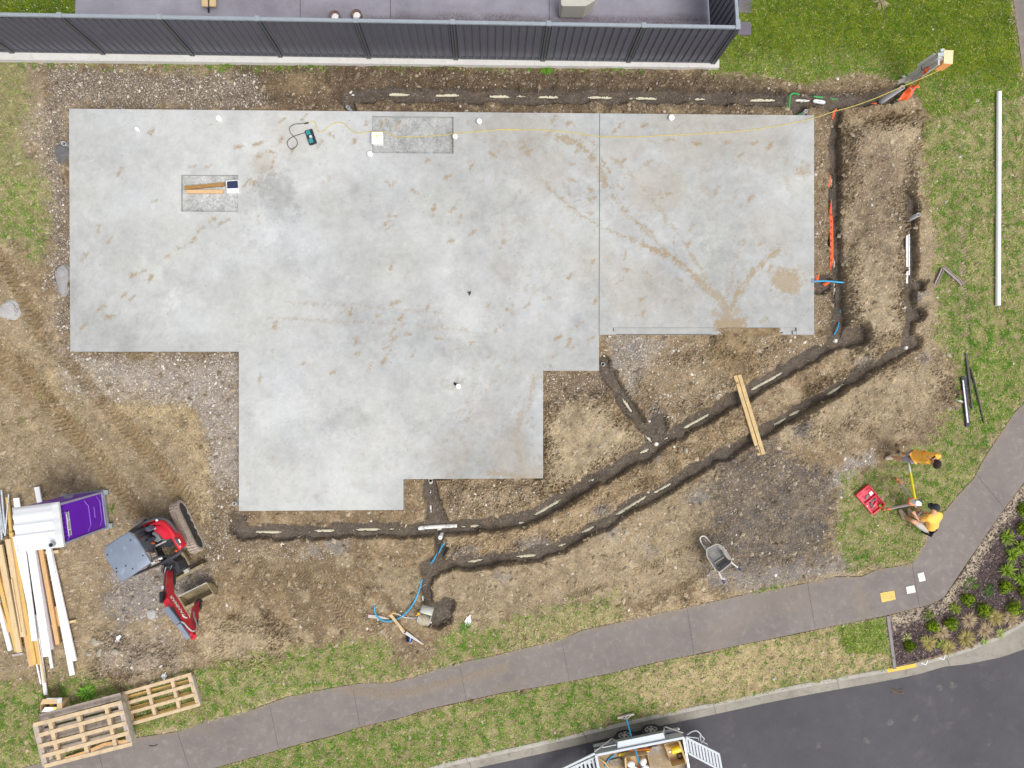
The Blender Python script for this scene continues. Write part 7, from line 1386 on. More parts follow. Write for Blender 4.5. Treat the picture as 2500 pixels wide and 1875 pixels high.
# boom
def arm(pts, w, h, mt, name):
    mb = MB(); P_ = [Vector(p_) for p_ in pts]; vs = []; n = len(P_)
    for i, p_ in enumerate(P_):
        d_ = (P_[min(i + 1, n - 1)] - P_[max(i - 1, 0)]).normalized(); s_ = d_.cross(Vector((0, 0, 1))).normalized(); hh_ = h[i] if isinstance(h, list) else h
        for a_, b_ in ((-1, 0), (1, 0), (1, -1), (-1, -1)): vs.append(p_ + s_ * a_ * w / 2 + Vector((0, 0, b_ * hh_)))
    fs = [(i * 4 + j, i * 4 + (j + 1) % 4, (i + 1) * 4 + (j + 1) % 4, (i + 1) * 4 + j) for i in range(n - 1) for j in range(4)] + [(0, 1, 2, 3), tuple(range(4 * n - 4, 4 * n))]
    mb.add(vs, fs); return mb.build(name, mt, t)
B0, B1, B2, B3, B4 = F2(530, 150, .95), F2(515, 420, 1.45), F2(520, 700, 1.85), F2(800, 1110, 1.95), F2(1030, 1440, 1.85)
boom = arm([B0, B1, B2, B3, B4], .15, [.28, .32, .36, .32, .2], M_RED, 'boom')
for o_, z_ in ((.0, .004), (.05, .004)):
    mb = MB(); [beam(mb, a + Vector((o_, 0, z_)), b + Vector((o_, 0, z_)), .018, .012) for a, b in ((B0, B1), (B1, B2))]; mb.build('boom_dark_line', M_BLK, t)  # black strips added for the dark groove line along the boom top
mb = MB(); tube(mb, [F2(690, 120, .75), F2(700, 380, 1.05)], .055, 12); tube(mb, [F2(690, 380, 1.05), F2(680, 640, 1.3)], .03, 10); mb.build('boom_cylinder', M_STL, t, True)
mb = MB(); beam(mb, F2(548, 862, 2.04), F2(790, 1180, 2.08), .12, .05); beam(mb, F2(800, 1190, 2.05), F2(1000, 1475, 1.98), .10, .05); mb.build('cylinder_guard', M_CAN, t)
mb = MB(); tube(mb, [F2(640, 860, 1.93), F2(900, 1250, 1.95)], .045, 10); mb.build('stick_cylinder', M_STL, t, True)
mb = MB(); beam(mb, F2(470, 540, 1.75), F2(475, 760, 1.85), .07, .16); mb.build('boom_side_plate', M_BLK, t)
def sideq(a, b, q_, w_, z_off):      # point on the east side of the boom
    pass
s_ = (B3 - B2).normalized().cross(Vector((0, 0, 1))).normalized();
if s_.x < 0: s_ = -s_
bu = (B2 - B3).normalized()
q_ = B2.lerp(B3, .52) + s_ * .0765 + Vector((0, 0, -.16)); tx = flat_text('YANMAR', q_ + s_ * .003, bu, (0, 0, 1), .15, M_WHT, t, 'lettering', .001, .004)
mb = MB(); q_ = B2.lerp(B3, 1.02) + s_ * .079 + Vector((0, 0, -.15)); tube(mb, spline([q_ + bu * .07 + Vector((0, 0, .03)), q_ + bu * .02 + Vector((0, 0, .05)), q_ - bu * .04 + Vector((0, 0, .0)), q_ - bu * .07 + Vector((0, 0, -.05))], 3), .016, 5); mb.build('swoosh_emblem', M_WHT, t)
mb = MB(); q_ = B1.lerp(B2, .62); beam(mb, q_ + Vector((.055, .02, .001)), q_ + Vector((.06, -.10, .001)), .06, .005); mb.build('decal', M_WHT, t); mb = MB(); q_ = B1.lerp(B2, .1); beam(mb, q_ + Vector((-.045, .04, .004)), q_ + Vector((-.045, -.06, .004)), .055, .005); mb.build('decal', M_WHT, t)
mb = MB(); lathe(mb, F2(700, 720, 1.55) - s_ * .02, [(.055, 0), (.055, .04), (.02, .05)], 14, s_); mb.build('pivot_boss', M_RED, t, True)
S0, S1, S2 = F2(1060, 1420, 1.8), F2(1050, 1150, 1.45), F2(1110, 800, .75)
arm([S0, S1, S2], .16, [.2, .28, .2], M_RED2, 'dipper_stick')
mb = MB(); tube(mb, [F2(1150, 1230, 1.5), F2(1165, 1000, 1.05)], .05, 10); tube(mb, [F2(1165, 1000, 1.05), F2(1200, 860, .75)], .028, 8); mb.build('bucket_cylinder', M_STL, t, True)
mb = MB(); lathe(mb, F2(1170, 870, .75) - s_ * .02, [(.11, 0), (.11, .02), (.09, .03)], 18, s_); mb.build('link_disc', M_RED, t, True)
for a, b in (((1130, 740, .62), (1230, 800, .6)), ((1230, 800, .6), (1210, 900, .75)), ((1180, 690, .5), (1260, 760, .5))):
    mb = MB(); beam(mb, F2(*a), F2(*b), .09, .07); mb.build('bucket_link', M_STL, t)
mb = MB(); tube(mb, spline([F2(820, 1140, 2.0), F2(900, 1170, 2.0), F2(980, 1260, 1.98), F2(1070, 1330, 1.9), F2(1150, 1310, 1.75), F2(1165, 1200, 1.6), F2(1120, 1060, 1.4), F2(1100, 950, 1.2)], 5), .018, 7); mb.build('hydraulic_hose', mat('grey_sleeved_hose', (.42, .42, .40), .6), t, True)
mb = MB(); beam(mb, F2(1060, 1440, 1.82), F2(1130, 1430, 1.75), .12, .1); mb.build('elbow_pivot', M_RED, t)
# bucket: open half drum
a0, b0 = F2(925, 770, .30), F2(1500, 490, .30); bax = (b0 - a0); Lb = bax.length; bax.normalize(); bs_ = Vector((bax.y, -bax.x, 0)); bs_ = bs_ if bs_.y > 0 else -bs_
cB = (a0 + b0) / 2; nseg = 12; prof = []
for k in range(nseg + 1): th = R(35) - R(205) * k / nseg; prof.append((-math.cos(th) * .0 + .0, 0))
prof = [(.25, .18), (.20, .02), (.10, -.12), (-.02, -.18), (-.12, -.15), (-.17, -.05), (-.15, .06), (-.08, .13)]
vs = []
for k, (d_, z_) in enumerate(prof):
    for sx in (-.5, .5): vs.append(cB + bax * sx * Lb + bs_ * d_ + Vector((0, 0, z_ - .05)))
mb = MB(); mb.add(vs, [(2 * k, 2 * k + 1, 2 * k + 3, 2 * k + 2) for k in range(len(prof) - 1)]); n_ = len(prof)
mb.add(vs, [tuple(2 * k for k in range(n_)), tuple(2 * k + 1 for k in range(n_))])
bk = mb.build('bucket', M_MUDS, t); sm_ = bk.modifiers.new('thickness', 'SOLIDIFY'); sm_.thickness = .02
mb = MB(); beam(mb, vs[0] + Vector((0, 0, .012)), vs[1] + Vector((0, 0, .012)), .03, .03); e_ = mb.build('cutting_edge', mat('bright_worn_edge', (.55, .5, .42), .4, .5), bk); e_.parent = bk
# ================================================================== WHEELBARROW
Wb = crop(1690, 1280, 11.06)
c0 = Wb(720, 900, 0); t = thing('wheelbarrow', (c0.x, c0.y, 0), 'mud-caked wheelbarrow with white handles and blue grips on the dark gravel', 'wheelbarrow')
M_TRAY = mat('mortar_caked_tray', (.40, .375, .33), .75, .1, var=.12, sc=8, bump=.3, dirt=(.24, .2, .16), dirt_amt=.25); M_TIN = mat('grey_tray_inside', (.19, .185, .185), .8, var=.2, sc=9, bump=.4, dirt=(.3, .27, .2), dirt_amt=.25); M_WH = mat('white_tube_paint', (.66, .63, .60), .45, var=.06, dirt=(.35, .3, .25), dirt_amt=.1)
rim = [(380, 700), (420, 640), (640, 535), (740, 555), (830, 620), (910, 710), (1055, 960), (1045, 1050), (790, 1255), (715, 1290), (650, 1260), (560, 1130), (395, 870)]
floor_ = [(480, 790), (500, 760), (620, 690), (680, 690), (730, 740), (780, 820), (870, 930), (860, 990), (700, 1110), (670, 1110), (640, 1080), (600, 1020), (490, 860)]
rv = [Wb(x, y, .62) for x, y in rim]; fv = [Wb(x, y, .36) for x, y in floor_]
sh = (Wb(700, 900, .62) - Wb(700, 900, .36)); n = len(rim); mb = MB(); mb.add(rv + fv, [(i, (i + 1) % n, n + (i + 1) % n, n + i) for i in range(n)] + [tuple(range(n, 2 * n))]); ty = mb.build('tray', M_TIN, t); sm_ = ty.modifiers.new('thickness', 'SOLIDIFY'); sm_.thickness = .012
mb = MB(); tube(mb, rv + [rv[0]], .016, 8, False); mb.build('tray_rim', M_TRAY, t, True)
mb = MB(); mb.add([rv[3] + Vector((0, 0, .004)), rv[4] + Vector((0, 0, .004)), rv[5] + Vector((0, 0, .004)), rv[6] + Vector((0, 0, .004)), Wb(985, 960, .585), Wb(890, 860, .56), Wb(790, 690, .55), Wb(700, 600, .57)], [(0, 1, 6, 7), (1, 2, 5, 6), (2, 3, 4, 5)]); mb.build('caked_side', M_TRAY, t)
mb = MB(); tube(mb, spline([Wb(590, 1065, .42), Wb(700, 980, .41), Wb(860, 890, .44)], 4), .014, 6); mb.build('mortar_ridge', M_TRAY, t, True)
for pts in (((1040, 1010, .58), (1130, 1090, .60), (1235, 1170, .60)), ((700, 1260, .58), (755, 1380, .60), (812, 1492, .60))):
    mb = MB(); tube(mb, [Wb(*p_) for p_ in pts], .020, 8); mb.build('handle', M_WH, t, True)
for pts in (((1235, 1170, .60), (1305, 1240, .60)), ((812, 1492, .60), (862, 1595, .60))):
    mb = MB(); tube(mb, [Wb(*p_) for p_ in pts], .026, 8); mb.build('grip', mat('dark_blue_rubber', (.02, .04, .16), .6), t, True)
mb = MB(); tube(mb, spline([Wb(x, y, z) for x, y, z in ((510, 520, .42), (440, 430, .38), (360, 340, .34), (290, 318, .32), (225, 350, .32), (218, 430, .33), (290, 570, .36), (385, 700, .40))], 5), .020, 8); mb.build('front_frame', M_WH, t, True)
mb = MB(); tube(mb, [Wb(305, 560, .3), Wb(410, 660, .33)], .014, 7); tube(mb, [Wb(440, 660, .5), Wb(560, 570, .5)], .014, 7); mb.build('cross_brace', M_WH, t, True)
a_ = Wb(360, 480, .19); ax_ = (Wb(440, 430, .19) - Wb(280, 520, .19)).normalized(); wh = MB(); lathe(wh, a_ - ax_ * .045, [(.10, 0), (.165, .01), (.185, .03), (.185, .06), (.165, .08), (.10, .09)], 26, ax_); w_ = wh.build('wheel', M_RUB, t, True); mb = MB(); lathe(mb, a_ - ax_ * .055, [(.03, 0), (.095, .008), (.095, .1), (.03, .11)], 18, ax_); h_ = mb.build('hub', M_TRAY, w_, True); h_.parent = w_
for a, b in (((900, 1080, .5), (930, 1110, .02)), ((720, 1180, .5), (760, 1220, .02))):
    mb = MB(); tube(mb, [Wb(*a), Wb(*b)], .018, 7); mb.build('leg', M_WH, t, True)
# ================================================================== SURVEY TRIPOD, STAFF, CASE
Q = crop(2060, 1080, 6.91)
M_ORP = mat('orange_plastic', (.86, .18, .02), .45, var=.05, bump=0); M_ALU = mat('pale_aluminium', (.52, .52, .56), .35, .3, var=.05, bump=0); M_YST = mat('yellow_staff_paint', (.82, .74, .03), .45, var=.04, bump=0)
hz_ = 1.28; hd_ = Q(1170, 1005, hz_); t = thing('survey_tripod', (hd_.x, hd_.y, 0), 'aluminium tripod with orange joints carrying a white laser level', 'tripod')
for (fx, fy), clampf in (((882, 608), .2), ((655, 1138), .2), ((1250, 1120), .5)):
    foot_ = Q(fx, fy, .04); top_p = hd_ + (Vector((foot_.x, foot_.y, 0)) - Vector((hd_.x, hd_.y, 0))).normalized() * .07 + Vector((0, 0, -.05)); kn = foot_.lerp(top_p, .22)
    mb = MB(); beam(mb, kn, top_p, .10, .035, up=(0, 0, 1)); mb.build('leg', M_ALU, t); mb = MB(); beam(mb, foot_, kn, .035, .03); mb.build('lower_leg', mat('light_grey_tube', (.6, .6, .62), .4), t)
    mb = MB(); beam(mb, kn.lerp(foot_, .1), kn.lerp(top_p, .05), .12, .06); mb.build('leg_clamp', M_ORP, t); mb = MB(); tube(mb, [foot_ + Vector((0, 0, -.03)), foot_.lerp(kn, .35)], [.02, .035], 8); mb.build('foot', M_ORP, t, True)
mb = MB(); lathe(mb, hd_ + Vector((0, 0, -.07)), [(.10, 0), (.115, .03), (.10, .07), (.06, .075)], 14); mb.build('head_plate', M_ORP, t, True)
lt = hd_ + Vector((.03, 0, .0)); t2 = thing('laser_level', tuple(hd_), 'white and grey laser level sitting on the tripod head', 'laser level')
q_ = [Q(x, y, 1.5) for x, y in ((1195, 985), (1250, 975), (1312, 1020), (1312, 1070), (1240, 1068), (1190, 1030))]
mb = MB(); prism3(mb, q_, (0, 0, -.2)); mb.build('body', M_WHT, t2); mb = MB(); cL = sum(q_, Vector()) / 6; lathe(mb, cL + Vector((-.05, .03, .0)), [(.05, 0), (.055, .05), (.04, .07), (.01, .072)], 16); mb.build('rotating_head', mat('light_grey_housing', (.62, .66, .68), .4), t2, True); mb = MB(); tube(mb, spline([q_[0] + Vector((0, .02, .02)), q_[0].lerp(q_[2], .5) + Vector((.03, .05, .06)), q_[2] + Vector((.02, .0, .0))], 4), .012, 6); mb.build('carry_handle', M_BLK, t2, True)
mb = MB(); lathe(mb, cL + Vector((0, 0, -.27)), [(.05, 0), (.05, .08)], 12); mb.build('mount', M_ORP, t2)
t3 = thing('survey_staff', tuple(Q(1100, 370, 0)), 'yellow measuring staff with a white lower end leaning on the tripod', 'staff')
A_, B_ = Q(1095, 360, .03), Q(1200, 960, 1.2); mb = MB(); beam(mb, A_.lerp(B_, .28), B_, .065, .04); mb.build('staff_body', M_YST, t3); mb = MB(); beam(mb, A_, A_.lerp(B_, .10), .03, .025); beam(mb, A_.lerp(B_, .10), A_.lerp(B_, .279), .05, .035); mb.build('white_section', M_WHT, t3)
for k in range(24):
    p_ = A_.lerp(B_, .30 + k * .028); mb = MB(); beam(mb, p_ + Vector((.0, 0, .022)), p_ + (B_ - A_).normalized() * .012 + Vector((0, 0, .022)), .05 if k % 5 == 0 else .03, .002); mb.build('scale_mark', mat('dim_scale_mark', (.35, .3, .03), .6), t3)
M_CRED = mat('red_case_plastic', (.74, .035, .07), .45, var=.05, sc=5, bump=.04); M_CRD2 = mat('dark_red_recess', (.40, .012, .03), .55, bump=0)
c4 = [Q(415, 722, .1), Q(690, 1045, .1), Q(485, 1228, .1), Q(213, 890, .1)]; cc = sum(c4, Vector()) / 4; t = thing('instrument_case', (cc.x, cc.y, .02), 'open red plastic instrument case lying on the grass', 'case')
uL = (c4[1] - c4[0]); vL = (c4[3] - c4[0])
def CP(a, b, z=.1): q = c4[0] + uL * a + vL * b; return Vector((q.x, q.y, z))
for a0_, a1_, nm in ((0, .49, 'lid'), (.51, 1, 'base')):
    mb = MB(); prism(mb, [CP(a0_, 0), CP(a1_, 0), CP(a1_, 1), CP(a0_, 1)], .06, .02)
    for (x0, y0), (x1, y1) in (((a0_, 0), (a1_, 0)), ((a1_, 0), (a1_, 1)), ((a1_, 1), (a0_, 1)), ((a0_, 1), (a0_, 0))): beam(mb, CP(x0, y0, .078), CP(x1, y1, .078), .022, .085)
    half = mb.build(nm, M_CRED, t)
    rects = [((a0_ + .05, .08), (a0_ + .16, .3)), ((a0_ + .2, .66), (a0_ + .40, .74)), ((a0_ + .34, .12), (a0_ + .40, .5)), ((a0_ + .05, .62), (a0_ + .12, .92))] if nm == 'lid' else [((.56, .12), (.61, .5)), ((.86, .5), (.93, .9)), ((.58, .8), (.84, .86)), ((.72, .1), (.94, .2))]
    for (x0, y0), (x1, y1) in rects:
        mb = MB(); prism(mb, [CP(x0, y0), CP(x1, y0), CP(x1, y1), CP(x0, y1)], .064, .058); o_ = mb.build('moulding_recess', M_CRD2, half); o_.parent = half
M_DG = mat('dark_grey_insert', (.10, .10, .11), .6, bump=0)
mb = MB(); mb.add([Q(420, 850, .09), Q(470, 815, .09), Q(505, 860, .09), Q(455, 905, .09)], [(0, 1, 2, 3)]); mb.build('white_label', M_WHT, t)
mb = MB(); beam(mb, Q(440, 890, .075), Q(375, 915, .075), .045, .02); beam(mb, Q(368, 915, .075), Q(385, 965, .075), .04, .02); mb.build('grey_insert', mat('mid_grey_insert', (.2, .19, .2), .6), t)
mb = MB(); beam(mb, Q(540, 950, .08), Q(430, 1015, .08), .05, .03); beam(mb, Q(440, 1010, .08), Q(485, 1105, .08), .055, .03); mb.build('dark_insert', M_DG, t); mb = MB(); beam(mb, Q(550, 1000, .085), Q(495, 1085, .085), .035, .03); mb.build('red_tool', M_RED, t)
mb = MB(); ball(mb, Q(610, 1065, .1), (.045, .045, .03), 12, 6); mb.build('green_knob', mat('olive_green', (.25, .35, .03), .5), t); mb = MB(); beam(mb, Q(388, 1070, .075), Q(400, 1085, .075), .05, .01); mb.build('small_white_tag', M_WHT, t)
# ================================================================== PEOPLE
def skin(name, nodes, edges, root, mt, par, sub=2):
    keys = list(nodes); me = bpy.data.meshes.new(name); o0 = Vector(par['_o']); me.from_pydata([Vector(nodes[k][0]) - o0 for k in keys], [(keys.index(a), keys.index(b)) for a, b in edges], [])
    ob = bpy.data.objects.new('tmp', me); C.objects.link(ob); ob.modifiers.new('s', 'SKIN'); sv_ = me.skin_vertices[0].data
    for i, k in enumerate(keys):
        r_ = nodes[k][1]; sv_[i].radius = (r_, r_) if not isinstance(r_, tuple) else r_; sv_[i].use_root = (k == root)
    ob.modifiers[0].use_smooth_shade = True; ob.modifiers.new('d', 'SUBSURF').levels = sub; ob.modifiers[1].render_levels = sub
    bpy.context.view_layer.update(); m2 = bpy.data.meshes.new_from_object(ob.evaluated_get(bpy.context.evaluated_depsgraph_get())); bpy.data.objects.remove(ob); m2.name = name; m2.materials.clear(); m2.materials.append(mt)
    m2.polygons.foreach_set('use_smooth', [True] * len(m2.polygons)); o = bpy.data.objects.new(name, m2); C.objects.link(o); o.parent = par; o['_o'] = tuple(o0); return o
def add_hand(nd, ed, key, pos, d, side, curl):
    """palm beyond the wrist along d, five curled fingers; side = direction of the thumb"""
    d = Vector(d).normalized(); side = Vector(side); side = (side - d * side.dot(d)).normalized(); nn = Vector(curl); nn = (nn - d * nn.dot(d) - side * nn.dot(side)).normalized(); w = Vector(pos)
    nd[key + 'p'] = (w + d * .055, (.036, .02)); ed.append((key, key + 'p')); nd[key + 'q'] = (w + d * .088, (.036, .017)); ed.append((key + 'p', key + 'q'))
    for i, (o_, L_) in enumerate(((.03, .068), (.010, .078), (-.011, .073), (-.031, .058))):
        b_ = w + d * .095 + side * o_; nd[f'{key}f{i}a'] = (b_, .0105); nd[f'{key}f{i}b'] = (b_ + d * L_ * .5 + nn * .008, .0095); nd[f'{key}f{i}c'] = (b_ + d * L_ * .78 + nn * L_ * .45, .008)
        ed += [(key + 'q', f'{key}f{i}a'), (f'{key}f{i}a', f'{key}f{i}b'), (f'{key}f{i}b', f'{key}f{i}c')]
    b_ = w + d * .04 + side * .034; nd[key + 't1'] = (b_, .012); nd[key + 't2'] = (b_ + d * .03 + side * .022 + nn * .008, .0105); nd[key + 't3'] = (b_ + d * .055 + side * .02 + nn * .028, .009); ed += [(key + 'p', key + 't1'), (key + 't1', key + 't2'), (key + 't2', key + 't3')]
M_SKIN = mat('skin', (.62, .34, .21), .55, var=.06, sc=8, bump=.03); M_HIV = mat('orange_yellow_shirt', (1.0, .50, .07), .75, var=.07, sc=6, bump=.25); M_HIV2 = mat('bright_yellow_orange_shirt', (1.0, .52, .09), .75, var=.06, sc=6, bump=.25); M_OR2 = mat('deep_orange_shade', (.95, .20, .04), .75, var=.06, bump=.2)
M_GSH = mat('grey_shorts', (.36, .35, .41), .85, var=.10, sc=9, bump=.3); M_PSH = mat('pale_shorts', (.48, .44, .40), .85, var=.10, sc=9, bump=.3); M_BOOT = mat('tan_boots', (.50, .41, .32), .8, var=.12, sc=14, bump=.3); M_SOCK = mat('dark_socks', (.02, .02, .03), .9); M_SOCKG = mat('grey_socks', (.38, .40, .44), .9, var=.1); M_HAIR = mat('dark_hair', (.03, .014, .010), .8, var=.4, sc=40, bump=.8); M_CAP = mat('black_cloth', (.02, .022, .03), .8, var=.2, sc=12, bump=.2); M_NVY = mat('navy_fabric', (.02, .04, .10), .85, var=.15)
def person(P_, label, loc, shirt, shorts, socks, hat, facing, hem=None, trousers=None, handdir=None):
    t = thing('person', loc, label, 'person'); f = Vector(facing).normalized(); nd = {}; ed = []
    for k, v_ in P_.items(): nd[k] = v_
    ed = [('pel', 'sp1'), ('sp1', 'ch'), ('ch', 'nk'), ('nk', 'hd0'), ('hd0', 'hd1')]
    for s in 'LR': ed += [('pel', 'hip' + s), ('hip' + s, 'kn' + s), ('kn' + s, 'cf' + s), ('cf' + s, 'an' + s), ('an' + s, 'toe' + s), ('ch', 'sh' + s), ('sh' + s, 'el' + s), ('el' + s, 'wr' + s)]
    for s in 'LR':
        pe = Vector(nd['el' + s][0]); pw = Vector(nd['wr' + s][0]); dd_ = (pw - pe).normalized(); add_hand(nd, ed, 'wr' + s, pw, dd_, handdir[s][0], handdir[s][1])
    h0 = Vector(nd['hd0'][0]); h1 = Vector(nd['hd1'][0]); up_ = (h1 - h0).normalized(); fc = (f - up_ * f.dot(up_)).normalized(); hc = (h0 + h1) / 2
    rt = up_.cross(fc)
    bnd = {k: ((v_[0], min(v_[1]) * .8) if isinstance(v_[1], tuple) and k in ('pel', 'sp1', 'ch') else ((v_[0], v_[1] * .85) if k[:3] == 'hip' or k in ('shL', 'shR') else v_)) for k, v_ in nd.items()}
    body = skin('body', bnd, ed, 'pel', M_SKIN, t)
    # head shape: skull, jaw, nose, ears as one mesh joined into the body silhouette
    bm = bmesh.new(); bmesh.ops.create_icosphere(bm, subdivisions=3, radius=1); Mh = Matrix((rt, fc, up_)).transposed(); hc2 = hc + up_ * .02
    for v_ in bm.verts:
        d = v_.co.copy(); x, y, z = d.x * .076, d.y * .096, d.z * .115
        if d.z < -.2: x *= 1 - .28 * (-d.z - .2); y *= 1 - .12 * (-d.z - .2)
        if abs(d.x) < .2 and d.y > .7 and -.35 < d.z < .15: y += .022 * (1 - abs(d.x) / .2) * (1 - abs(d.z + .15) / .35 if abs(d.z + .15) < .35 else 0)
        if abs(d.x) > .93 and abs(d.z) < .25: x *= 1.13
        if abs(abs(d.x) - .33) < .14 and d.y > .6 and 0 < d.z < .22: y -= .006
        v_.co = Mh @ Vector((x, y, z)) + hc2 - Vector(t['_o'])
    bm2 = bmesh.new(); bm2.from_mesh(body.data); tmp = bpy.data.meshes.new('t'); bm.to_mesh(tmp); bm2.from_mesh(tmp); bm2.to_mesh(body.data); bm.free(); bm2.free(); bpy.data.meshes.remove(tmp)
    body.data.polygons.foreach_set('use_smooth', [True] * len(body.data.polygons))
    for sx in (-1, 1):
        mb = MB(); ball(mb, hc2 + rt * sx * .028 + fc * .088 + up_ * .012, (.010, .010, .007), 8, 6); mb.build('eye', M_BLK, t)
    mb = MB(); beam(mb, hc2 - rt * .02 + fc * .090 - up_ * .055, hc2 + rt * .02 + fc * .090 - up_ * .055, .010, .008, up=up_); mb.build('mouth', mat('lip', (.35, .12, .09), .6), t)
    # clothing
    def grow(k, f_=1.18, a=.012): r_ = nd[k][1]; return (nd[k][0], (r_[0] * f_ + a, r_[1] * f_ + a) if isinstance(r_, tuple) else r_ * f_ + a)
    sn = {k: grow(k) for k in ('pel', 'sp1', 'ch', 'shL', 'shR')}; sn['pel'] = (Vector(nd['pel'][0]).lerp(Vector(nd['sp1'][0]), .25), grow('pel', 1.05)[1]); se = [('pel', 'sp1'), ('sp1', 'ch'), ('ch', 'shL'), ('ch', 'shR')]
    sn['nb'] = (Vector(nd['ch'][0]).lerp(Vector(nd['nk'][0]), .6), .075); se.append(('ch', 'nb'))
    for s in 'LR': sn['m' + s] = (Vector(nd['sh' + s][0]).lerp(Vector(nd['el' + s][0]), .72), .066); se.append(('sh' + s, 'm' + s))
    skin('shirt', sn, se, 'sp1', shirt, t)
    gn_ = {'pel': (nd['pel'][0], .12)}; ge = []
    for s in 'LR': gn_['hip' + s] = grow('hip' + s, 1.1, .01); gn_['q' + s] = (Vector(nd['hip' + s][0]).lerp(Vector(nd['kn' + s][0]), .82), .083); ge += [('pel', 'hip' + s), ('hip' + s, 'q' + s)]
    skin('shorts', gn_, ge, 'pel', shorts, t)
    for s in 'LR':
        an = Vector(nd['an' + s][0]); cf = Vector(nd['cf' + s][0]); toe = Vector(nd['toe' + s][0]); bn = {'a': (an.lerp(cf, .34), .066), 'b': (an, .066), 'c': (an.lerp(toe, .55) + Vector((0, 0, -.01)), .060), 'd': (toe, .052), 'h': (an + (an - toe).normalized() * .05 + Vector((0, 0, -.03)), .05)}
        skin('boot', bn, [('a', 'b'), ('b', 'c'), ('c', 'd'), ('b', 'h')], 'b', M_BOOT, t); skin('sock', {'a': (an.lerp(cf, .36), .058), 'b': (an.lerp(cf, .62), .056)}, [('a', 'b')], 'a', socks, t)
    # hair / cap
    bm = bmesh.new(); bmesh.ops.create_icosphere(bm, subdivisions=4, radius=1)
    bmesh.ops.delete(bm, geom=[v_ for v_ in bm.verts if (v_.co.z < (.12 if hat else -.05) and v_.co.y > -.2) or v_.co.z < (-.1 if hat else -.55) or (v_.co.y > .55 and v_.co.z < .35)], context='VERTS')
    q2 = random.Random(5)
    for v_ in bm.verts:
        k_ = 1.0 if hat else 1 + q2.uniform(-.05, .06); d = v_.co * k_; v_.co = Mh @ Vector((d.x * .088, d.y * .108, d.z * .126)) + hc2 - Vector(t['_o'])
    me = bpy.data.meshes.new('cap' if hat else 'hair'); bm.to_mesh(me); bm.free(); me.materials.append(M_CAP if hat else M_HAIR); me.polygons.foreach_set('use_smooth', [bool(hat)] * len(me.polygons)); o = bpy.data.objects.new('cap' if hat else 'hair', me); C.objects.link(o); o.parent = t; o['_o'] = t['_o']; sm_ = o.modifiers.new('thickness', 'SOLIDIFY'); sm_.thickness = .006
    if hat:
        mb = MB(); vs = []
        for k_ in range(9):
            a_ = R(-60 + 15 * k_)
            for rr_, zz_ in ((.098, .035), (.185, .012)): vs.append(hc2 + rt * math.sin(a_) * rr_ * .8 + fc * math.cos(a_) * rr_ + up_ * zz_)
        mb.add(vs, [(2 * k_, 2 * k_ + 1, 2 * k_ + 3, 2 * k_ + 2) for k_ in range(8)]); b_ = mb.build('brim', M_CAP, o); b_.parent = o; sm_ = b_.modifiers.new('t', 'SOLIDIFY'); sm_.thickness = .008
        mb = MB(); ball(mb, hc2 + up_ * .128, .012, 8, 5); o_ = mb.build('cap_button', M_CAP, o); o_.parent = o
    return t, nd
def QP(x, y, z): return Q(x, y, z)
pA = {'pel': (QP(1195, 240, .94), (.145, .115)), 'sp1': (QP(1280, 238, 1.10), (.13, .105)), 'ch': (QP(1440, 236, 1.34), (.165, .115)), 'nk': (QP(1525, 285, 1.48), .06), 'hd0': (QP(1540, 330, 1.50), .068), 'hd1': (QP(1568, 372, 1.56), .07),
 'hipL': (QP(1175, 285, .86), .098), 'hipR': (QP(1175, 205, .88), .098), 'knL': (QP(950, 285, .47), .062), 'knR': (QP(1065, 190, .48), .062), 'cfL': (QP(890, 262, .32), .058), 'cfR': (QP(1040, 190, .34), .058), 'anL': (QP(815, 238, .11), .045), 'anR': (QP(992, 190, .11), .045), 'toeL': (QP(690, 285, .045), .035), 'toeR': (QP(935, 165, .045), .035),
 'shL': (QP(1590, 225, 1.40), .07), 'shR': (QP(1410, 320, 1.38), .07), 'elL': (QP(1500, 190, 1.10), .046), 'elR': (QP(1265, 285, 1.12), .046), 'wrL': (QP(1370, 200, .92), .03), 'wrR': (QP(1180, 225, .98), .03)}
tA, ndA = person(pA, 'person standing with head bowed, in an orange-yellow shirt, grey shorts and tan boots', tuple(QP(870, 220, 0)), M_HIV, M_GSH, M_SOCK, False, (-.45, -.85, -.75), handdir={'L': ((0, -1, 0), (0, -1, -.3)), 'R': ((0, 1, 0), (1, 0, 0))})
skin('navy_hem', {'a': (QP(1235, 295, 1.0), .085), 'b': (QP(1300, 315, 1.08), .085)}, [('a', 'b')], 'a', M_NVY, tA); skin('shirt_shade_side', {'a': (QP(1320, 300, 1.12), .10), 'b': (QP(1440, 315, 1.30), .10), 'c': (QP(1200, 225, 1.0), .105)}, [('c', 'a'), ('a', 'b')], 'a', M_OR2, tA)  # deeper orange paints the shaded side of the shirt
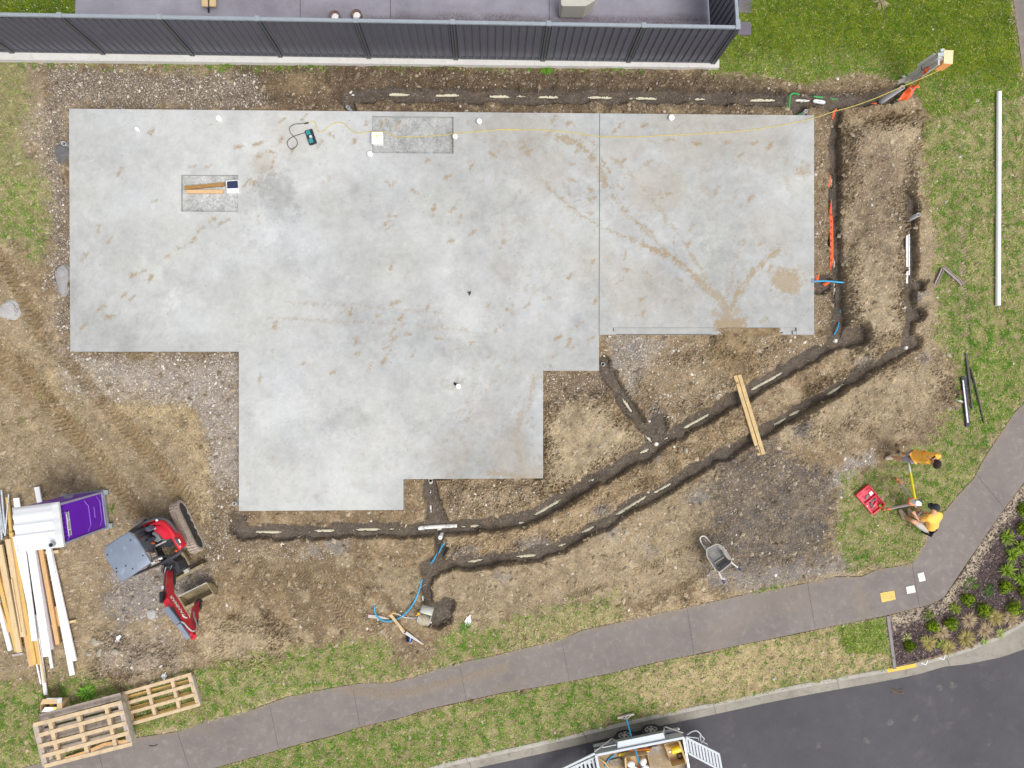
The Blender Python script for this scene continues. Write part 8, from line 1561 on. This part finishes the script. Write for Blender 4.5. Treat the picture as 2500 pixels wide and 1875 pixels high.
pB = {'pel': (QP(1480, 1450, .36), (.155, .13)), 'sp1': (QP(1500, 1370, .56), (.14, .12)), 'ch': (QP(1505, 1255, .84), (.17, .13)), 'nk': (QP(1515, 1165, .98), .06), 'hd0': (QP(1520, 1130, 1.04), .068), 'hd1': (QP(1552, 1088, 1.12), .07),
 'hipL': (QP(1390, 1460, .33), .10), 'hipR': (QP(1430, 1370, .34), .10), 'knL': (QP(1165, 1325, .50), .066), 'knR': (QP(1205, 1235, .50), .066), 'cfL': (QP(1090, 1290, .34), .058), 'cfR': (QP(1165, 1225, .34), .058), 'anL': (QP(1010, 1240, .11), .045), 'anR': (QP(1125, 1205, .11), .045), 'toeL': (QP(940, 1125, .045), .035), 'toeR': (QP(1088, 1105, .045), .035),
 'shL': (QP(1400, 1275, .86), .072), 'shR': (QP(1600, 1215, .88), .072), 'elL': (QP(1270, 1320, .68), .046), 'elR': (QP(1420, 1190, .66), .046), 'wrL': (QP(1205, 1225, .72), .03), 'wrR': (QP(1345, 1190, .70), .03)}
tB, ndB = person(pB, 'person squatting by the footpath in a yellow-orange shirt, pale shorts and black cap', tuple(QP(1200, 1330, 0)), M_HIV2, M_PSH, M_SOCKG, True, (-.85, .45, -.15), handdir={'L': ((1, .3, 0), (.6, -.3, 0)), 'R': ((-.3, -1, 0), (-.6, -.4, 0))})
skin('black_undershirt', {'a': (QP(1400, 1450, .44), .15), 'b': (QP(1560, 1425, .46), .14), 'c': (QP(1460, 1500, .28), .15)}, [('a', 'b'), ('a', 'c')], 'a', M_CAP, tB)
p = QP(1280, 1212, .75); tc = thing('handheld_controller', tuple(p), 'black handheld controller with a red rim in the squatting person\'s hands', 'controller'); uu = (QP(1310, 1180, .75) - QP(1245, 1245, .72)).normalized(); ss = Vector((-uu.y, uu.x, 0)); mb = MB(); prism3(mb, [p + uu * a + ss * b for a, b in ((-.10, -.045), (.10, -.045), (.10, .045), (-.10, .045))], (0, 0, -.03)); mb.build('casing', mat('dark_red_rim', (.25, .02, .02), .5), tc)
mb = MB(); prism3(mb, [p + uu * a + ss * b + Vector((0, 0, .004)) for a, b in ((-.09, -.036), (.09, -.036), (.09, .036), (-.09, .036))], (0, 0, -.004)); mb.build('front_panel', M_BLK, tc)
for i in range(4):
    mb = MB(); beam(mb, p + uu * (-.06 + .04 * i) - ss * .02 + Vector((0, 0, .007)), p + uu * (-.06 + .04 * i) + ss * .02 + Vector((0, 0, .007)), .015, .004); mb.build('key_row', M_GR, tc)
# ================================================================== TRAILER
T_ = crop(1360, 1735, 5.267); zR = -.135
nA_, nB_ = T_(500, 572, .74), T_(1625, 347, .74); uT = (nB_ - nA_).normalized(); uT.z = 0; nT = Vector((-uT.y, uT.x, 0)); LT = (nB_ - nA_).length; WT = 1.55
def TP(a, b, z): return Vector((nA_.x, nA_.y, 0)) + uT * a - nT * b + Vector((0, 0, z))
p = TP(LT / 2, WT / 2, zR); t = thing('tandem_trailer', tuple(p), 'galvanised tandem-axle trailer parked at the kerb with its gates and tools', 'trailer')
M_PLY = mat('dirty_plywood', (.30, .22, .13), .8, var=.2, sc=5, bump=.3, dirt=(.45, .4, .3), dirt_amt=.3); M_GAL2 = mat('bright_galvanised', (.44, .47, .50), .5, .1, var=.12, sc=16, bump=.05, dirt=(.4, .42, .42), dirt_amt=.1)
mb = MB(); prism(mb, [TP(0, .02, 0), TP(LT, .02, 0), TP(LT, WT, 0), TP(0, WT, 0)], .47, .43); mb.build('deck', M_PLY, t)
for b_, nm in ((0, 'side'), (WT, 'side')):
    mb = MB(); beam(mb, TP(0, b_, .59), TP(LT, b_, .59), .02, .25); beam(mb, TP(-.02, b_, .73), TP(LT + .02, b_, .73), .06, .045); mb.build('side_wall', M_GAL2, t)
mb = MB(); beam(mb, TP(0, -.05, .38), TP(LT, -.05, .38), .05, .06); beam(mb, TP(.2, -.09, .60), TP(.9, -.09, .60), .02, .04); mb.build('side_rail', M_GAL, t)
mb = MB(); beam(mb, TP(0, .0, .74), TP(0, WT, .74), .07, .045); beam(mb, TP(0, 0, .59), TP(0, WT, .59), .02, .25); mb.build('front_wall', M_GAL2, t); mb = MB(); beam(mb, TP(LT, 0, .60), TP(LT, WT, .60), .05, .3); mb.build('rear_wall', M_GAL, t)
mb = MB()
for b_ in (.35, 1.2): beam(mb, TP(-.3, b_, .36), TP(LT, b_, .36), .06, .1)
mb.build('chassis', M_GAL, t); mb = MB(); beam(mb, TP(-1.5, WT / 2, .33), TP(0, .2, .36), .06, .08); mb.build('drawbar', M_GAL, t); mb = MB(); beam(mb, TP(-1.5, WT / 2, .33), TP(0, WT - .2, .36), .06, .08); mb.build('drawbar', M_GAL, t)
M_TYR = mat('black_tyre', (.028, .029, .032), .75, var=.2, sc=20, bump=.4); M_RIM = mat('silver_rim', (.50, .49, .47), .4, .4, var=.08, bump=.03)
for cx, cy in ((868, 312), (1208, 238)):
    for side in (0, 1):
        c_ = T_(cx, cy, zR + .30); c_ = c_ - nT * (0 if side == 0 else WT + .22); ax_ = nT if side == 0 else -nT; wh = MB()
        lathe(wh, c_ - ax_ * .19, [(.17, 0), (.25, .01), (.285, .04), (.295, .09), (.285, .15), (.25, .19), (.175, .195), (.17, .15)], 36, ax_); w_ = wh.build('wheel', M_TYR, t, True)
        rm = MB(); lathe(rm, c_ - ax_ * .03, [(.172, .02), (.165, .03), (.15, -.01), (.06, .02), (.035, .035), (.005, .036)], 28, ax_); ro = rm.build('rim', M_RIM, w_, True); ro.parent = w_
        for k in range(6):
            a_ = k * math.pi / 3 + .3; s1 = ax_.cross(Vector((0, 0, 1))); q_ = c_ + ax_ * .003 + s1 * math.cos(a_) * .108 + Vector((0, 0, math.sin(a_) * .108)); hb = MB(); lathe(hb, q_, [(.026, 0), (.026, .012)], 8, ax_); o_ = hb.build('rim_hole', M_BLK, w_); o_.parent = w_
# mudguard box
m1, m2, m3, m4 = T_(780, 402, .70), T_(1362, 285, .70), T_(1398, 378, .70), T_(775, 512, .70)
mb = MB(); prism3(mb, [m1, m2, m3, m4], (0, 0, -.03)); g1_ = mb.build('mudguard', mat('spangled_zinc', (.46, .50, .53), .5, .1, var=.2, sc=30, bump=.05), t)
for a, bq, cq, dq in ((m2, T_(1380, 205, .35), T_(1410, 350, .35), m3), (m1, T_(705, 350, .35), T_(745, 500, .35), m4)):
    mb = MB(); mb.add([a, bq, cq, dq], [(0, 1, 2, 3)]); o_ = mb.build('mudguard_end', M_GAL2, t); sm_ = o_.modifiers.new('t', 'SOLIDIFY'); sm_.thickness = .012
for a, b in (((1392, 208, .38), (1620, 285, .70)), ((702, 362, .38), (485, 528, .70))):
    mb = MB(); tube(mb, [T_(*a), T_(*b)], .014, 8); mb.build('brace_bar', M_WH, t, True)
mb = MB(); tube(mb, [T_(1420, 358, .6), T_(1600, 322, .62)], .02, 8); mb.build('brace_bar', M_GAL2, t, True); mb = MB(); tube(mb, [T_(500, 540, .6), T_(775, 500, .62)], .02, 8); mb.build('brace_bar', M_GAL2, t, True)
def gate(B0_, B1_, C0_, C1_, n, name):
    a0, a1 = Vector(B0_), Vector(B1_); mb = MB()
    A2 = C0_; B2_ = C1_; beam(mb, A2, B2_, .05, .05); fr_ = mb.build(name, M_GAL2, t); mb = MB(); beam(mb, a0, a1, .05, .05); o_ = mb.build('bottom_rail', M_GAL2, fr_); o_.parent = fr_
    for i in range(n + 1):
        k = i / n; lo = a0.lerp(a1, k); hi = A2.lerp(B2_, k); mb = MB(); beam(mb, lo, hi, .055, .03); o_ = mb.build('gate_bar', M_GAL2, fr_); o_.parent = fr_
    return fr_
gate(T_(1660, 345, .55), T_(2078, 552, .60), T_(1692, 545, .60), T_(2118, 770, .66), 10, 'rear_gate'); gate(T_(500, 592, .60), T_(60, 790, .60), T_(560, 830, .60), T_(110, 1030, .60), 9, 'front_gate')
mb = MB(); g0, g1x = T_(485, 548, .74), T_(40, 762, .74); beam(mb, g0, g1x, .05, .04); mb.build('front_rail', M_GAL2, t)
mb = MB(); tube(mb, spline([T_(1672, 308, .55), T_(1730, 272, .6), T_(1790, 258, .62), T_(1830, 285, .62), T_(1862, 330, .6), T_(1893, 365, .55), T_(1865, 398, .5), (T_(1855, 420, .5))], 4), .016, 8); tube(mb, [T_(1838, 315, .6), T_(1850, 400, .5)], .014, 7); tube(mb, [T_(1655, 335, .6), T_(1815, 352, .6), T_(1820, 385, .5)], .014, 7); tube(mb, [T_(1870, 400, .5), T_(1930, 430, .5), T_(1935, 460, .5)], .014, 7); mb.build('hoop_handle', M_GAL2, t, True)
# things on the trailer
def carton(pts, z0, z1, label, flare=()):
    c_ = sum((Vector(p_) for p_ in pts), Vector()) / 4; tt = thing('cardboard_box', (c_.x, c_.y, z0), label, 'box'); q_ = [Vector((p_.x, p_.y, z1)) for p_ in pts]; b_ = [Vector((p_.x, p_.y, z0)) for p_ in pts]
    mb = MB(); mb.add(q_ + b_, [(0, 1, 5, 4), (1, 2, 6, 5), (2, 3, 7, 6), (3, 0, 4, 7), (4, 5, 6, 7)]); o_ = mb.build('box', M_CARD, tt); sm_ = o_.modifiers.new('t', 'SOLIDIFY'); sm_.thickness = .008
    for i, k in flare:
        a, b = q_[i], q_[(i + 1) % 4]; o2 = (b - a).normalized(); nn_ = Vector((o2.y, -o2.x, 0)); nn_ = nn_ if nn_.dot(a - c_) > 0 else -nn_; mb = MB(); mb.add([a, b, b + nn_ * k + Vector((0, 0, .02)) - o2 * .03, a + nn_ * k + Vector((0, 0, .02)) + o2 * .03], [(0, 1, 2, 3)]); mb.build('flap', M_CARD, tt)
    return tt
b1 = carton([T_(1378, 432, .75), T_(1560, 388, .75), T_(1660, 680, .75), T_(1480, 725, .75)], .475, .75, 'open cardboard box holding a yellow bottle, at the rear of the trailer', ((1, .04),))
tb2 = thing('yellow_bottle', tuple(T_(1530, 510, .6)), 'bright yellow plastic bottle lying in the rear cardboard box', 'bottle'); mb = MB(); A_, B_ = T_(1445, 525, .66), T_(1600, 480, .66); tube(mb, [A_.lerp(B_, .12), A_.lerp(B_, .18), A_.lerp(B_, .95), B_], [.04, .085, .085, .06], 14); mb.build('bottle', mat('bright_yellow_plastic', (.88, .65, .01), .35, bump=0), tb2, True); mb = MB(); tube(mb, [A_ - (B_ - A_) * .06, A_.lerp(B_, .14)], .03, 10); mb.build('neck', M_WHT, tb2, True)
ring_c = T_(1578, 580, .5); mb = MB(); tube(mb, [ring_c + Vector((math.cos(a) * .065, math.sin(a) * .065, .02)) for a in np.linspace(0, 2 * math.pi, 22)], .018, 8, False); tag(mb.build('tape_roll', mat('black_brown_roll', (.05, .03, .025), .6), None, True), 'dark ring of tape in the rear cardboard box', 'tape roll')
b2 = carton([T_(885, 600, .75), T_(1165, 560, .75), T_(1215, 800, .75), T_(900, 840, .75)], .475, .75, 'open cardboard box full of white packets, at the bottom edge of the picture', ((3, .04),))
r = random.Random(12)
for i, (x, y) in enumerate(((950, 690), (1110, 660), (1000, 760), (1140, 740))):
    mb = MB(); ball(mb, T_(x, y, .68), (.11, .09, .06), 9, 6, Matrix.Rotation(i * 1.1, 3, 'Z')); tag(mb.build('white_packet', M_WHT), ['white packet at the upper left in the front box', 'white packet at the upper right in the front box', 'white packet at the lower left in the front box', 'white packet at the lower right in the front box'][i], 'packet')
def tool(label, hp, bp_, hm, bm_, z=.55, w=.13):
    tt = thing('shovel', tuple(T_(*hp, z)), label, 'shovel'); mb = MB(); A_, B_ = T_(*hp, z), T_(*bp_, z); tube(mb, [A_, B_], .017, 8); mb.build('handle', hm, tt, True); d_ = (B_ - A_).normalized(); s_ = Vector((-d_.y, d_.x, 0)); vs = []
    for k, (l, ww) in enumerate(((0, .3), (.04, 1), (.22, 1), (.27, .3))):
        for c_ in (-1, 0, 1): vs.append(B_ + d_ * l + s_ * c_ * ww * w / 2 + Vector((0, 0, (.02 if c_ else 0) + .005)))
    mb = MB(); mb.add(vs, [(k * 3 + j, k * 3 + j + 1, k * 3 + j + 4, k * 3 + j + 3) for k in range(3) for j in range(2)]); o_ = mb.build('blade', bm_, tt); sm_ = o_.modifiers.new('t', 'SOLIDIFY'); sm_.thickness = .004; return tt
M_BLD = mat('muddy_blade', (.30, .26, .22), .7, .2, var=.25, sc=15, dirt=(.42, .38, .3), dirt_amt=.3); M_YH = mat('yellow_handle', (.86, .62, .01), .4, bump=0); M_OH = mat('orange_handle', (.86, .22, .02), .4, bump=0)
tool('orange-handled shovel lying topmost along the trailer side', (930, 515), (1205, 492), M_OH, M_BLD, .60); tool('yellow-handled shovel in the middle of the three', (800, 560), (1190, 520), M_YH, M_BLD, .56); tool('yellow-handled shovel nearest the front box', (790, 578), (1120, 545), M_YH, M_BLD, .53)
for i in range(5):
    mb = MB(); a = T_(560 + i * 12, 620 + i * 9, .5 + .01 * i); b = T_(640 + i * 14, 690 + i * 22, .5 + .01 * i); beam(mb, a, b, .025, .015); tag(mb.build('timber_peg', M_YT), ['lowest and leftmost', 'second from left', 'middle', 'second from right', 'topmost, rightmost'][i] + ' thin timber peg in the trailer front corner', 'peg', 'timber pegs in the trailer')
mb = MB(); tube(mb, spline([T_(740, 570, .52), T_(680, 610, .5), T_(640, 660, .5), T_(615, 720, .5)], 5), .018, 7); tag(mb.build('blue_hose', M_BLU, None, True), 'blue hose lying on the trailer deck', 'hose')
mb = MB(); prism3(mb, [T_(670, 640, .52), T_(800, 610, .52), T_(850, 640, .52), T_(790, 700, .52), T_(700, 720, .52)], (0, 0, -.04)); tag(mb.build('muddy_sack', mat('muddy_sack', (.24, .19, .15), .9, var=.35, sc=20, bump=.8)), 'crumpled muddy sack on the trailer deck', 'sack')
# screed rake leaning on the trailer
p = T_(880, 65, .0); t = thing('levelling_rake', tuple(p), 'wide pale levelling rake with a blue handle leaning from the kerb onto the trailer', 'rake')
mb = MB(); beam(mb, T_(775, 92, .06), T_(988, 40, .06), .045, .07); mb.build('head', mat('pale_rake_head', (.52, .47, .42), .6, var=.15, dirt=(.3, .25, .2), dirt_amt=.3), t)
for a in ((815, 98), (952, 62)):
    mb = MB(); tube(mb, [T_(*a, .08), T_(895, 108, .18)], .010, 6); mb.build('brace', M_WH, t, True)
mb = MB(); tube(mb, [T_(880, 75, .1), T_(893, 112, .17)], .018, 8); mb.build('socket', M_WH, t, True)
mb = MB(); tube(mb, [T_(893, 112, .17), T_(1060, 690, 1.0)], .021, 10); mb.build('handle', mat('sky_blue_handle', (.04, .42, .72), .35, bump=0), t, True); mb = MB(); tube(mb, [T_(1058, 680, .99), T_(1080, 740, 1.05)], .024, 8); mb.build('grip', mat('dark_grip', (.12, .12, .14), .6), t, True)
